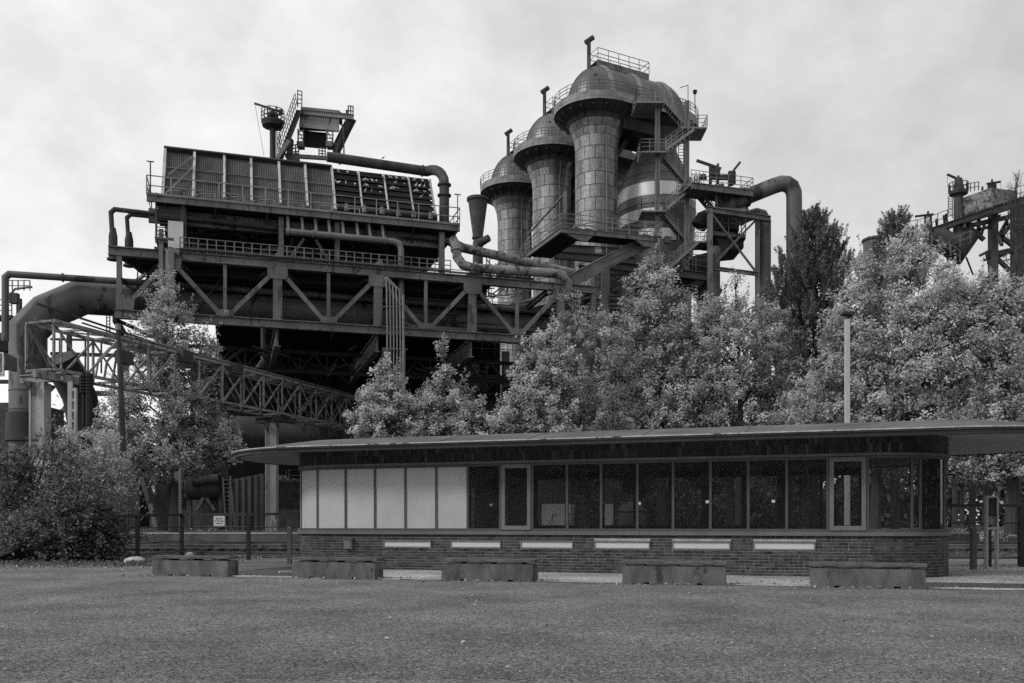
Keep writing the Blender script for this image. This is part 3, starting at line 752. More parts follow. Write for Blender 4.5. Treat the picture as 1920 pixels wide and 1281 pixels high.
for k in range(-1, 5):                                 # lower nodes at the half panels
    t = k * PN + PN / 2
    if t > te - 1 or k < 0: t = tl + .3 if k < 0 else te - .15
    if 0 <= k < 4:
        b = MB(); b.bar(W(t, 0, ZB_ + .31), W(t, 0, ZT_ - .31), .24, .24, TF.n + (0,)); b.build('hanger', M['steel'], tr)
        b = MB(); b.prism([W(t - .62, -.27, ZB_ + .32), W(t + .62, -.27, ZB_ + .32), W(t + .55, -.27, ZB_ + .75), W(t - .55, -.27, ZB_ + .75)], Vector(TF.n + (0,)) * .06); b.build('gusset', M['steel'], tr)
    else:
        b = MB(); b.bar(W(t, 0, ZB_ - .3 if k < 0 else ZB_ + .31), W(t, 0, ZT_ - .31), .34, .34, TF.n + (0,)); b.build('end_post', M['steel'], tr)
    if k < 0:
        b = MB(); b.prism([W(t - .2, -.27, ZB_ + .3), W(t + .95, -.27, ZB_ + .3), W(t + 1.0, -.27, ZB_ + .9), W(t + .5, -.27, ZB_ + 1.35), W(t - .2, -.27, ZB_ + 1.45)], Vector(TF.n + (0,)) * .06); b.build('gusset', M['steel'], tr)
    # diagonals to the neighbouring upper nodes
    for tu in ((k) * PN, (k + 1) * PN):
        if not (-.1 <= tu <= 4 * PN + .1): continue
        sgn = 1 if tu > t else -1
        if k < 0 and tu < 0: continue
        a_, c_ = W(t + sgn * .35, -.02, ZB_ + .45), W(tu - sgn * .5, -.02, ZT_ - .85)
        b = MB(); b.bar(a_, c_, .30, .36, TF.n + (0,)); b.build('diagonal', M['steel'], tr)
# deck on the top chord with joists under it, wind bracing below
b = MB(); b.hexa([W(tl, .3, 20.28), W(te - 8.4, .3, 20.28), W(te - 8.4, 17, 20.28), W(tl + 4, 17, 20.28), W(tl, .3, 20.4), W(te - 8.4, .3, 20.4), W(te - 8.4, 17, 20.4), W(tl + 4, 17, 20.4)]); b.build('deck_plate', M['black'], tr)
for i in range(1, 12):
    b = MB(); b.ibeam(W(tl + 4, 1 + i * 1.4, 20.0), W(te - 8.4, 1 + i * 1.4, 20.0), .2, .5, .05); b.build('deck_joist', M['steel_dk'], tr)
for k in range(5):
    b = MB(); t = k * PN
    b.bar(W(t + .4, .3, ZT_ - .35), W(t + 3.6, 8, ZT_ - .4), .2); b.bar(W(t - .4, .3, ZT_ - .35), W(t - 3.6, 8, ZT_ - .4), .2); b.each('wind_brace', M['steel'], tr)
    if k in (1, 2, 3, 4):
        b = MB(); b.ibeam(W(t, .3, ZB_ - .9), W(t, 16, ZB_ - .9), .45, 1.35, .09); b.build('cross_girder', M['steel'], tr)
    b = MB(); c = W(t, -.05, ZT_ + .31)
    if k in (1, 2, 3): 
        b.prism([W(t - .55, -.2, ZT_ + .32), W(t + .55, -.2, ZT_ + .32), W(t + .25, -.2, ZT_ + .95), W(t + .1, -.2, ZT_ + .95)], Vector(TF.n + (0,)) * .5); b.build('saddle', M['steel'], tr)
# rear girder: lattice
for d, zz_, sp in ((9, 14.9, 2.2), (16.5, 14.9, 2.6)):
    b = MB(); q = tl
    b.ibeam(W(tl, d, zz_ + .8), W(te, d, zz_ + .8), .3, .3, .05); b.ibeam(W(tl, d, zz_ - .8), W(te, d, zz_ - .8), .3, .3, .05)
    while q < te - sp:
        b.bar(W(q, d, zz_ - .7), W(q + sp / 2, d, zz_ + .7), .14); b.bar(W(q + sp / 2, d, zz_ + .7), W(q + sp, d, zz_ - .7), .14); b.bar(W(q, d, zz_ - .7), W(q, d, zz_ + .7), .12); q += sp
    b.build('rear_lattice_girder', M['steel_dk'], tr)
b = MB(); b.bar(W(tl, 0, 15.7), W(tl, 9, 15.7), .3, .5); b.bar(W(tl + .2, .3, 15.6), W(tl + 4, 9, 15.3), .2); b.bar(W(tl + .3, 9, 20), W(tl + .3, .3, 18.6), .2); b.bar(W(tl + .3, .3, 20), W(tl + 3.6, 7, 20), .2); b.bar(W(tl, 3, 19), W(tl + 6, 3, 19.1), .2); b.bar(W(1, 8, 12.5), W(5, 8, 15.5), .25); b.bar(W(-1, 10, 13.6), W(6, 10, 13.6), .3); b.bar(W(-1, 12, 12.6), W(6, 12, 12.9), .25); b.bar(W(5, 12, 11.5), W(2, 12, 15), .2); b.bar(W(2.2, 9, 14.2), W(2.2, 9, 11.0), .3); b.build('end_bracing', M['steel_dk'], tr)
# gallery railing along the deck
b = MB(); b.rail([W(.6, .45, 20.66), W(TF.t(845, .45), .45, 20.66)], 1.2, .62, (.38, .72, 1.05), .035); b.rail([W(.8, 1.9, 20.5), W(22, 1.9, 20.5)], 1.1, 1.9, (.5, 1.05), .03); b.build('gallery_railing', M['steel'], tr)
b = MB(); b.rail([W(25.2, 6, 20.4), W(25.2, 9, 20.4), W(31, 9, 20.4)], 1.1, 1.0, (.3, .65, 1.05), .03); b.rail([W(TF.t(1045, 9), 9, ZB_ + .4), W(TF.t(880, 9), 9, ZB_ + .4)], 1.1, 1.2, (.5, 1.05), .03); b.build('walkway_railing', M['steel'], tr)
b = MB(); b.ibeam(W(te - 8.4, 8, 18.6), W(te, .3, 20), .3, .4); b.ibeam(W(te - 5.6, 8, 18.4), W(te - 4, .3, 20), .3, .4); b.ibeam(W(te - 3, 8, 18.5), W(te, .3, 19.9), .3, .4); b.build('knee_brace', M['steel_dk'], tr)
# support legs under the bridge (slim, at the cable bundle) and a sturdy rear one
for tt, dd, w_ in ((TF.t(722, 1), 1, .5), (TF.t(755, 1), 1, .35), (TF.t(800, 14), 14, .6), (TF.t(1050), .5, .6), (TF.t(232, 3), 3, .7)):
    b = MB(); c = W(tt, dd, 0); b.box((c.x, c.y, (ZB_ - 1.4 + .8) / 2 + .0), (w_, w_, ZB_ - 1.6), TF.ang); b.build('support_leg', M['steel_lt'] if dd == 1 else M['steel'], tr)

# ================================================================== COOLER DECK
dk = thing('cooler_deck', W(12, 5, 24.5), 'railed upper steel deck carried on columns above the truss bridge', 'deck')
ca, cb = TF.t(275, 1), TF.t(862, 1); ZD = 24.62
b = MB(); b.ibeam(W(ca, 1, ZD), W(cb, 1, ZD), .25, .5, .06); b.build('edge_beam', M['steel'], dk)
b = MB(); b.hexa([W(ca + .5, 1.3, ZD - .1), W(cb, 1.3, ZD - .1), W(cb, 15, ZD - .1), W(ca + 2, 15, ZD - .1), W(ca + .5, 1.3, ZD + .05), W(cb, 1.3, ZD + .05), W(cb, 15, ZD + .05), W(ca + 2, 15, ZD + .05)]); b.build('deck_plate', M['black'], dk)
b = MB(); b.bar(W(ca, 2.6, ZD - .75), W(cb - 1, 2.6, ZD - .75), .35, 1.0); b.build('deep_beam', M['steel'], dk)
for q in (.05, .2, .36, .52, .68, .84, .985):
    t = ca + (cb - ca) * q; b = MB(); b.prism([W(t, 1.1, ZD - .26), W(t, 2.7, ZD - .26), W(t, 2.7, ZD - 1.3)], Vector(TF.u + (0,)) * .12); b.build('bracket', M['steel_dk'], dk)
b = MB(); b.rail([W(ca, 5, ZD + .25), W(ca, 1.0, ZD + .25), W(cb, 1.0, ZD + .25), W(cb, 5, ZD + .25)], 1.35, 1.62, (.5, 1.05), .035, .14); b.build('railing', M['steel_lt'], dk)
for px, dd, w_ in ((527, 1.6, .36), (632, 1.6, .36), (828, 1.6, .42), (345, 1.6, .3), (470, 9, .4), (590, 9, .4), (720, 9, .4), (560, 14, .4), (760, 14, .4)):
    t = TF.t(px, dd); b = MB(); b.bar(W(t, dd, 20.4), W(t, dd, ZD - .28 if dd < 2 else ZD - .1), w_, w_, TF.n + (0,)); b.build('column', M['steel'], dk)
for t0, t1 in ((TF.t(527, 2), TF.t(570, 2)), (TF.t(632, 2), TF.t(592, 2))):
    b = MB(); b.bar(W(t0, 2, 20.5), W(t1, 2, 23.0), .2); b.build('diagonal_brace', M['steel'], dk)
for i, px in enumerate((282, 858)):                    # thin T-shaped poles at the deck ends
    t = TF.t(px, 1); b = MB(); zt = TF.z(px, 303 if i == 0 else 365, 1)
    b.bar(W(t, 1, ZD + .2), W(t, 1, zt), .07); b.bar(W(t - .25, 1, zt), W(t + .25, 1, zt), .09, .06); b.build('lamp_pole', M['steel_dk'], dk)
# stair cage on the left end
b = MB(); t = ca + .6
for k in range(8): b.bar(W(t, 1.5, 22.2 + k * .28), W(t + 1.7, 1.5, 22.2 + k * .28), .09, .05)
b.bar(W(t, 1.5, 21.6), W(t, 1.5, 25.2), .12); b.bar(W(t + 1.8, 1.5, 20.4), W(t + 1.8, 1.5, 25.5), .35, .3); b.box(W(t + 1, 2, 21.8), (2, 1.2, .35), TF.ang); b.box(W(t + .9, 2.5, 23.9), (1.6, 2, .9), TF.ang); b.build('stair_cage', M['steel_dk'], dk)
# valve gear along the deck front
b = MB(); v = MB()
for i in range(13):
    t = ca + 1.4 + i * (TF.t(620, 1.7) - ca - 1.2) / 12
    b.lathe(W(t, 1.7, ZD + .45), [(.0, 0), (.22, .05), (.25, .25), (.1, .38), (.0, .42)], 8); b.bar(W(t - .4, 1.7, ZD + .4), W(t + .4, 1.7, ZD + .4), .12)
b.bar(W(ca + 1, 1.9, ZD + .35), W(TF.t(620, 1.9), 1.9, ZD + .35), .5, .3)
tag(b.build('valve_gear', M['steel'], dk), kind='stuff')
for i in range(7):
    t = ca + 1.5 + i * 2.1; b = MB(); b.poly([W(t, 1.6, ZD + .85), W(t + 1.0, 1.4, ZD + .85), W(t + 1.0, 1.1, ZD + .3)], .05, 6); b.build('bleed_pipe', M['steel_lt'], dk)

# sloping cooler: corrugated bays, light ribs, louvre bays
ac = thing('air_cooler', W(10, 4, ZD), 'sloping cooler roof of corrugated sheets and dark louvre bays on the upper deck', 'cooler')
d0, d1, z0, z1 = 2.2, 5.0, 25.25, 29.65
ribs = [TF.t(p, d0) for p in (305, 362, 420, 472, 526, 577, 629, 681, 730, 778, 820)]
def SL(t, e, off=0.0):                                  # point on the slope, e 0 bottom 1 top
    dz, dd = z1 - z0, d1 - d0; l = math.hypot(dz, dd)
    return W(t, d0 + dd * e - off * dz / l, z0 + dz * e + off * dd / l)
def slab(mb, ta, tb, ea, eb, o0, o1, rnd=0.0):
    return mb.hexa([SL(ta, ea, o0), SL(tb, ea, o0), SL(tb, eb, o0), SL(ta, eb, o0), SL(ta, ea, o1), SL(tb, ea, o1), SL(tb, eb, o1), SL(ta, eb, o1)], rnd)
for i in range(6):
    ta, tb = ribs[i] + .1, ribs[i + 1] - .1; n = 14; b = MB(); vs = []
    for k in range(2 * n + 1):
        t = ta + (tb - ta) * k / (2 * n); o = -.04 if k % 2 else -.12
        vs += [SL(t, 0, o), SL(t, 1, o), SL(t, 1, o - .02), SL(t, 0, o - .02)]
    m_ = 2 * n + 1
    fs = [(k * 4 + j, k * 4 + (j + 1) % 4, k * 4 + 4 + (j + 1) % 4, k * 4 + 4 + j) for k in range(m_ - 1) for j in range(4)]
    b.add(vs, fs, rng.random()); cp = b.build('corrugated_bay', M['corr'], ac)
    b = MB()
    for e in (.38, .62): slab(b, ta, tb, e, e + .012, -.01, .05)
    b.each('batten', M['steel'], cp)
for i, t in enumerate(ribs):
    b = MB(); w_ = .09 if i < 7 else .06; slab(b, t - w_, t + w_, -.02, 1.02, -.14, .16 if i < 7 else .1); b.build('rib', M['rib'] if i < 7 else M['corr_lt'], ac)
for i in range(6, 10):
    ta, tb = ribs[i] + .1, ribs[i + 1] - .1
    bk = MB(); slab(bk, ta, tb, 0, 1, -.5, -.46); bay = bk.build('louvre_bay', M['near_black'], ac); bay['kind'] = 'thing'
    for k in range(8):
        e = k / 7.6
        b = MB(); b.hexa([SL(ta, e, .0), SL(tb, e, .0), SL(tb, e + .006, .03), SL(ta, e + .006, .03), SL(ta, e + .128, -.10), SL(tb, e + .128, -.10), SL(tb, e + .13, -.07), SL(ta, e + .13, -.07)]); b.build('louvre', M['near_black'], bay)
        b = MB(); slab(b, ta, tb, e, e + .007, .03, .055); b.build('louvre_edge', M['steel_dk'], bay)
b = MB(); slab(b, ribs[0] - .1, ribs[6], 1.02, 1.05, -.2, .25); b.build('top_cap', M['steel_dk'], ac)
b = MB(); slab(b, ribs[0] - .1, ribs[6], -.045, -.022, -.1, .12); b.build('bottom_trim', M['rib'], ac)
b = MB(); b.prism([SL(ribs[0] - .12, 0), SL(ribs[0] - .12, 1), W(ribs[0] - .12, 8.5, z0)], Vector(TF.u + (0,)) * .06); b.hexa([W(ribs[0], d1 + .3, z1 - .1), W(ribs[-1], d1 + .3, z1 - .1), W(ribs[-1], 9.5, z0), W(ribs[0], 9.5, z0), W(ribs[0], d1 + .4, z1), W(ribs[-1], d1 + .4, z1), W(ribs[-1], 9.6, z0 + .1), W(ribs[0], 9.6, z0 + .1)]); b.build('rear_sheets', M['black'], ac)
b = MB()
for e0, e1 in ((.02, .40), (.40, .66)): b.bar(SL(ribs[0] + .3, e0, .25), SL(ribs[1] - .1, e1 + .22, .25), .1)
b.each('loose_stay', M['steel_lt'], ac)
b = MB(); a_ = ribs[6]; b.tube(SL(a_ + .1, .02, .45), SL(ribs[-1] - .1, .02, .45), .23, 10); hp = b.build('bottom_header', M['rust'], ac, True)
b = MB()
for q in (.1, .27, .44, .6, .75, .92):
    c = SL(a_ + (ribs[-1] - a_) * q, .02, .62); b.lathe(c - Vector((0, 0, .35)), [(0, 0), (.2, .02), (.2, .3), (.12, .42), (.14, .6), (0, .62)], 8)
tag(b.build('valve_heads', M['pipe_rust'], hp), kind='stuff')
# collector pipe along the ridge, elbow and drop at the right
cp = thing('collector_pipe', SL(ribs[6], 1, 1), 'dark collector pipe with a drop bend running along the cooler ridge', 'pipe')
rz = TF.z(613, 294, 5.4); td = TF.t(833, 3.4)
p1 = W(TF.t(613, 5.4), 5.4, rz); p2 = W(TF.t(800, 5.4), 5.4, rz - .25)
arc = [p1, p2]
zt = TF.z(833, 345, 3.4)
pe = W(td, 3.4, zt)
for k in range(1, 6):
    a = PI / 2 * k / 6; arc.append(Vector((p2.x + (pe.x - p2.x) * math.sin(a), p2.y + (pe.y - p2.y) * math.sin(a), pe.z + (p2.z - pe.z) * math.cos(a))))
b = MB(); b.poly(arc + [pe, W(td, 3.4, 24.4)], .40, 14); b.build('pipe', M['rust'], cp, True)
b = MB()
for zz_ in (zt - .15, zt - 1.0): b.tube(W(td, 3.4, zz_), W(td, 3.4, zz_ + .12), .56, 14)
for q in (.12, .95): c = p1.lerp(p2, q); dv = (p2 - p1).normalized() * .12; b.tube(c, c + dv, .47, 14)
b.each('flange', M['rust'], cp)
# fans hanging under the deck
fan = None
for i, px in enumerate((372, 470, 572, 672)):
    dd = 6.0; t = TF.t(px, dd); c = W(t, dd, 23.55)
    o = thing('cooling_fan', c, 'dark cooling fan in a round shroud under the upper deck, ' + ('beside the white panel', 'left of the first column', 'between the two columns', 'right of the two columns')[i], 'fan', 'fans hanging under the upper deck')
    b = MB(); b.lathe(c, [(2.3, 0), (2.45, 0), (2.45, .9), (2.3, .9), (2.3, 0)], 24, caps=False); b.build('shroud', M['rust'], o)
    b = MB()
    for k in range(6):
        a = k * PI / 3; b.bar(c + Vector((.3 * math.cos(a), .3 * math.sin(a), .25)), c + Vector((2.2 * math.cos(a), 2.2 * math.sin(a), .25)), .5, .05)
    b.each('blade', M['steel'], o)
    b = MB(); b.lathe(c - Vector((0, 0, .9)), [(.3, 0), (.45, .1), (.45, .9), (.25, 1.2), (0, 1.25)], 12); b.bar(c + Vector((-2.4, 0, -.3)), c + Vector((2.4, 0, -.3)), .15, .2); b.bar(c + Vector((0, -2.4, -.3)), c + Vector((0, 2.4, -.3)), .15, .2); b.build('motor', M['rust'], o)
ta, tb = TF.t(315, 1.2), TF.t(343.5, 1.2); za, zb = TF.z(330, 467, 1.2), TF.z(330, 415, 1.2)
b = MB(); b.hexa([W(ta, 1.2, za), W(tb, 1.2, za), W(tb, 1.3, za), W(ta, 1.3, za), W(ta, 1.2, zb), W(tb, 1.2, zb), W(tb, 1.3, zb), W(ta, 1.3, zb)]); tag(b.build('blank_panel', M['white']), 'blank white panel standing on the gallery behind the railing', 'panel')

# ================================================================== PIPES ROUND THE TRUSS
def pipe(name, pts, r, mat, label, n=12, flg=(), cat='pipe', smooth=True):
    o = thing(name, pts[0], label, cat)
    b = MB(); b.poly(pts, r, n); b.build('pipe', mat, o, smooth)
    rr = r if not isinstance(r, (list, tuple)) else max(r)
    if flg:
        b = MB()
        for i, e in flg:
            a, c = Vector(pts[i]), Vector(pts[i + 1]); q = a.lerp(c, e); dv = (c - a).normalized() * .06; b.tube(q - dv, q + dv, rr * 1.25 + .02, n)
        b.each('flange', mat, o)
    return o
def tp(px, py, d): return TF.p(px, py, d)
dd = 5.0; zc = tp(160, 557, dd).z; rr = 1.27
lx = TF.t(53, dd)
gas = thing('gas_main', tp(53, 700, dd), 'huge mitred gas main rising from the ground and running behind the truss', 'pipe')
b = MB(); b.poly([W(lx, dd, .8), W(lx, dd, tp(53, 620, dd).z), W(lx + 1.2, dd, zc - 1.3), W(lx + 3.6, dd, zc), W(te - 1, dd, zc)], rr, 20); b.build('pipe', M['pipe'], gas, True)
b = MB()
for q in (.08, .15, .3, .45, .6, .75): 
    t = lx + 4 + (te - lx) * q; b.poly([W(t, dd, zc), W(t + .12, dd, zc)], rr + .06, 20); 
for zz_ in (tp(53, 735, dd).z, tp(53, 770, dd).z): b.tube(W(lx, dd, zz_), W(lx, dd, zz_ + .05), rr + .04, 20)
b.each('stiffener_ring', M['pipe'], gas)
b = MB(); b.lathe(W(lx, dd, 7.4), [(1.5, 0), (1.45, 2.0), (1.3, 2.1), (1.3, 0), (1.5, 0)], 20, caps=False); b.build('lower_jacket', M['steel_dk'], gas, True)
tx = TF.t(10, 3.5); zt = tp(15, 514, 3.5).z
pipe('service_pipe', [tp(10, 640, 3.5), W(tx, 3.5, zt - .25), W(tx + .25, 3.5, zt), W(TF.t(340, 3.5), 3.5, zt + .1), W(te - 1, 3.5, zt + .1)], .24, M['pipe'], 'slim pipe with a square bend running just above the huge gas main', 10, ((2, .3),))
b_ = pipe('bent_duct', [P(112, 672, 74), P(150, 745, 76), P(165, 830, 77), P(168, 900, 77)], 1.35, M['steel_dk'], 'dark sloping duct descending behind the grey girder support at the bush', 18)
pipe('low_gas_main', [P(330, 813, 84), P(700, 820, 88)], 1.75, M['pipe'], 'huge horizontal pipe low behind the pillar of the lattice bridge', 20, ((0, .25), (0, .8)))
# small vertical pipes with fat lower sleeves at the left end of the deck
for i, (px, pt, pj, pb, t1) in enumerate(((208, 392, 432, 458, 545), (238, 402, 440, 462, 310))):
    d_ = 2.0 if i == 0 else 3.4; zt = tp(px, pt, d_).z; x = TF.t(px, d_)
    o = thing('vent_pipe', W(x, d_, 20), 'bent pipe with a fat sleeve over the left end of the truss, ' + ('outer and taller' if i == 0 else 'inner and shorter'), 'pipe', 'sleeved pipes at the left end')
    b = MB(); b.poly([tp(px + 2, pj, d_), W(x, d_, zt - .25), W(x + .25, d_, zt), W(TF.t(t1, d_), d_, zt - (.3 if i == 0 else 0))], .17 if i == 0 else .15, 10); b.build('pipe', M['rust'], o, True)
    c = tp(px + 4, pb, d_); zj = tp(px, pj - 5, d_).z
    b = MB(); b.lathe((c.x, c.y, 20.3), [(.3, 0), (.3, zj - 20.9), (.18, zj - 20.3)], 12); b.build('sleeve', M['rust'], o, True)
    b = MB(); b.lathe((c.x, c.y, 20.25), [(.42, 0), (.42, .12), (.0, .12)], 12); b.build('flange', M['rust'], o)
# header pipe with stubs and a drop
d_ = .75
x1 = TF.t(752, d_); zt = tp(640, 440, d_).z
pts = [tp(536, 434, d_), W(x1 - .6, d_, zt - .15), W(x1 - .15, d_, zt - .3), W(x1, d_, zt - .75), W(x1, d_, 17.4), W(x1 + .3, d_ + .6, 16.9), W(x1 + .9, d_ + .9, 16.75), W(TF.t(878, d_ + .9), d_ + .9, 16.75)]
hp = pipe('header_pipe', pts, .24, M['pipe_lt'], 'pale header pipe under the upper deck that drops down past the truss', 10, ((0, .02), (0, .25), (0, .92)))
b = MB()
for px in (541, 568, 593, 618, 644, 671, 694, 719): t = TF.t(px, d_ + .3); b.tube(W(t, d_ + .05, zt), W(t - .05, d_ + .6, ZD - .3), .12, 8)
b.each('stub', M['pipe_lt'], hp, True)
pipe('drain_pipe', [tp(750, 441, 2), tp(832, 449, 2), tp(842, 453, 1.2)], .2, M['rust'], 'short rusty pipe under the right end of the upper deck', 10, ((0, .5),))
pipe('elbow_pipe', [tp(848, 447, .6), tp(856, 462, .4), tp(857, 482, .2), tp(868, 497, 0), tp(888, 503, 0), tp(1035, 512, -.1), tp(1056, 517, -.1), tp(1065, 530, -.1), tp(1068, 560, .6)], .36, M['pipe_rust'], 'pale peeling pipe lying along the right end of the truss and bending down', 12, ((1, .4), (4, .02)))
pipe('rusty_pipe', [tp(842, 452, 4), tp(868, 465, 4), tp(1025, 500, 4.5), tp(1100, 520, 5)], .38, M['pipe_rust'], 'rusty mottled pipe slanting behind the pale one toward the stoves', 12)
for i, (py, r_) in enumerate(((575, .3), (598, .22), (609, .24))):
    pipe('service_line', [tp(870, py - 3 + i * 2, 4), W(TF.t(1040, 4), 4, tp(870, py - 3 + i * 2, 4).z)], r_, M['pipe_lt'] if i else M['steel_dk'], 'horizontal line inside the right truss bays, ' + ('the dark one at mid height', 'the upper pale one', 'the lower pale one')[i], 10)
# smaller pipework, hangers and struts that fill the deep shade
b = MB(); rr = random.Random(21)
for k in range(34):
    t0 = rr.uniform(ca + 3, cb - 3); d_ = rr.uniform(2.8, 9); zz_ = rr.uniform(21.2, 24.2); q = rr.random()
    if q < .4: b.bar(W(t0, d_, zz_), W(min(cb, t0 + rr.uniform(2, 7)), d_, zz_ + rr.uniform(-.1, .1)), rr.uniform(.08, .3))
    elif q < .75: b.bar(W(t0, d_, 20.5), W(t0 + rr.uniform(-1, 1), d_, 24.4), rr.uniform(.08, .2))
    else: b.tube(W(t0, d_, 20.5), W(t0, d_, 20.5 + rr.uniform(.8, 2.2)), rr.uniform(.2, .5), 8)
tag(b.build('small_pipework', M['rust'], dk), kind='stuff')
b = MB()
for k in range(46):
    t0 = ca + 2.5 + k * (cb - ca - 5) / 45; b.bar(W(t0, 2.4, ZD - 1.2), W(t0, 2.4, ZD - .3), .16 if k % 4 else .4, .06, TF.n + (0,))
tag(b.build('beam_stiffeners', M['steel'], dk), kind='stuff')
b = MB()
for k in range(30):
    t0 = rr.uniform(tl + 1, te - 2); d_ = rr.uniform(1.2, 7)
    if k < 12: b.bar(W(t0, d_, 20), W(t0 + rr.uniform(-.2, .2), d_, rr.uniform(17.4, 19.2)), .07)
    elif k < 22: t1 = min(te - 1, t0 + rr.uniform(5, 14)); zz_ = rr.uniform(16.6, 20); b.tube(W(t0, d_, zz_), W(t1, d_, zz_), rr.uniform(.05, .13), 6)
    else: b.bar(W(t0, d_, 20), W(t0 + rr.uniform(-3, 3), d_ + 1, 16.5), .14)
for k in range(26):
    t0 = rr.uniform(3, te - 4); d_ = rr.uniform(4, 15); b.bar(W(t0, d_, rr.uniform(14.2, 15.6)), W(t0 + rr.uniform(-4, 4), d_ + rr.uniform(-2, 2), rr.uniform(13.2, 15.6)), rr.uniform(.1, .22))
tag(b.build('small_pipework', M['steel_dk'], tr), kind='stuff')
b = MB()
for k in range(3): b.poly([W(TF.t(1000, -.1) - 4 * q, -.32, 20.7 + .06 * k - .12 * math.sin(q * 3.1)) for q in range(8)], .03, 5)
b.each('sagging_cable', M['black'], tr)
# cable bundles
cbm = thing('cable_bundle', tp(725, 620, -.6), 'bundle of pale conduits falling from the truss gusset to the treetops', 'cable bundle')
for k in range(5):
    px = 724 + k * 6.2
    b = MB(); b.poly([tp(722 + k, 520, -.35), tp(px, 528 + k * 4, -.5), tp(px + 1, 545 + k * 6, -.6), tp(px + 2, 640, -.6), tp(px + 1.5, 740, -.5)], .065, 6); b.build('conduit', M['steel_lt'], cbm, True)
b = MB(); b.tube(tp(756, 553, -.6), tp(757, 760, -.6), .1, 8); b.build('standpipe', M['steel_lt'], cbm, True)
b = MB()
for py in (575, 625, 655): b.bar(tp(718, py, -.62), tp(764, py, -.62), .08)
b.each('clamp', M['steel'], cbm)
cl = thing('cable_ladder', tp(318, 500, -.4), 'vertical cable ladder with pale cables at the left part of the truss', 'cable ladder')
b = MB(); b.bar(tp(312, 466, -.45), tp(312, 590, -.45), .12); b.bar(tp(326, 466, -.45), tp(326, 590, -.45), .12)
for k in range(9): b.bar(tp(312, 472 + k * 14, -.47), tp(326, 472 + k * 14, -.47), .06)
b.build('ladder', M['steel'], cl)
for k in range(5):
    x = 314 + k * 2.6; b = MB(); b.poly([tp(336 - k * 2, 478 - k, -.5), tp(330 - k * 2, 467 - k * .5, -.5), tp(322 - k, 464, -.5), tp(x, 470, -.5), tp(x, 585, -.45)], .055, 6); b.build('cable', M['steel_lt'], cl, True)
b = MB(); b.bar(tp(302, 430, -.3), tp(304, 575, -.3), .3, .2); b.bar(tp(290, 446, -.5), tp(326, 449, -.5), .2, .15); b.build('mast_post', M['steel'], cl)

# ================================================================== CASTING HALL UNDER THE TRUSS
ch = thing('casting_hall', W(16, 24, .9), 'dark open casting hall under the truss bridge', 'hall')
ha, hb = 2.6, te - 3
b = MB(); b.hexa([W(ha, 17.2, 20.0), W(hb + .3, 17.2, 20.0), W(hb + .3, 46, 20.0), W(ha, 46, 20.0), W(ha, 17.2, 20.3), W(hb + .3, 17.2, 20.3), W(hb + .3, 46, 20.3), W(ha, 46, 20.3)]); b.build('roof', M['near_black'], ch)
b = MB(); b.hexa([W(ha - 3, 40, .8), W(hb + 4, 40, .8), W(hb + 4, 40.4, .8), W(ha - 3, 40.4, .8), W(ha - 3, 40, 19.9), W(hb + 4, 40, 19.9), W(hb + 4, 40.4, 19.9), W(ha - 3, 40.4, 19.9)]); b.build('rear_wall', M['near_black'], ch)
b = MB(); b.hexa([W(hb, 18, .8), W(hb + .3, 18, .8), W(hb + .3, 39.9, .8), W(hb, 39.9, .8), W(hb, 18, 19.9), W(hb + .3, 18, 19.9), W(hb + .3, 39.9, 19.9), W(hb, 39.9, 19.9)]); b.build('side_wall', M['near_black'], ch)
b = MB(); b.ibeam(W(ha - 2, 17.2, 13.2), W(hb, 17.2, 13.2), .5, 1.4, .1); b.build('crane_beam', M['steel_dk'], ch)
for q in (.03, .36, .68, 1.0):
    t = ha + (hb - ha) * q; b = MB(); b.bar(W(t, 17.2, .8), W(t, 17.2, 12.5), .8, .6, TF.n + (0,)); b.build('column', M['steel_dk'], ch)
    b = MB(); b.bar(W(t, 17.1, 10.3), W(t + 2.2, 17.1, 12.5), .35); b.bar(W(t, 17.1, 10.3), W(t - 2.2, 17.1, 12.5), .35); b.build('knee_brace', M['steel_dk'], ch)
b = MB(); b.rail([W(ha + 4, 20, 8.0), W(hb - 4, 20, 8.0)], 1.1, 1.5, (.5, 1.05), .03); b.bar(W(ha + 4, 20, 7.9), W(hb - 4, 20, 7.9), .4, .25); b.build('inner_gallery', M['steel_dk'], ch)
pipe('downcomer', [tp(503, 615, 12), tp(503, 680, 12), tp(488, 700, 12)], .62, M['pipe'], 'dark stub pipe hanging below the truss with a bent foot', 14, ((0, .75),))
# grey sloping chute and container under the hall, low things along the platform
o = thing('sloping_chute', P(880, 690, 92), 'grey steel chute with stair treads in the dark under the right truss', 'chute')
b = MB(); b.hexa([P(884, 735, 92), P(900, 735, 92), P(900, 735, 93), P(884, 735, 93), P(884, 678, 92), P(899, 678, 92), P(899, 678, 93), P(884, 678, 93)]); b.hexa([P(905, 735, 93), P(932, 715, 93), P(932, 715, 94), P(905, 735, 94), P(912, 680, 93), P(934, 680, 93), P(934, 680, 94), P(912, 680, 94)]); b.build('chute_body', M['pipe_lt'], o)
b = MB()
for k in range(6): b.bar(P(901 + k * 1.5, 722 - k * 8, 91.5), P(908 + k * 1.5, 721 - k * 8, 91.5), .25, .1)
b.each('tread', M['steel'], o)
b = MB(); b.bar(P(948, 660, 90), P(948, 800, 90), .8, .8); b.bar(P(965, 680, 90), P(962, 800, 90), .5); b.bar(P(880, 680, 91), P(890, 800, 91), .5); b.each('post', M['steel_dk'], o)

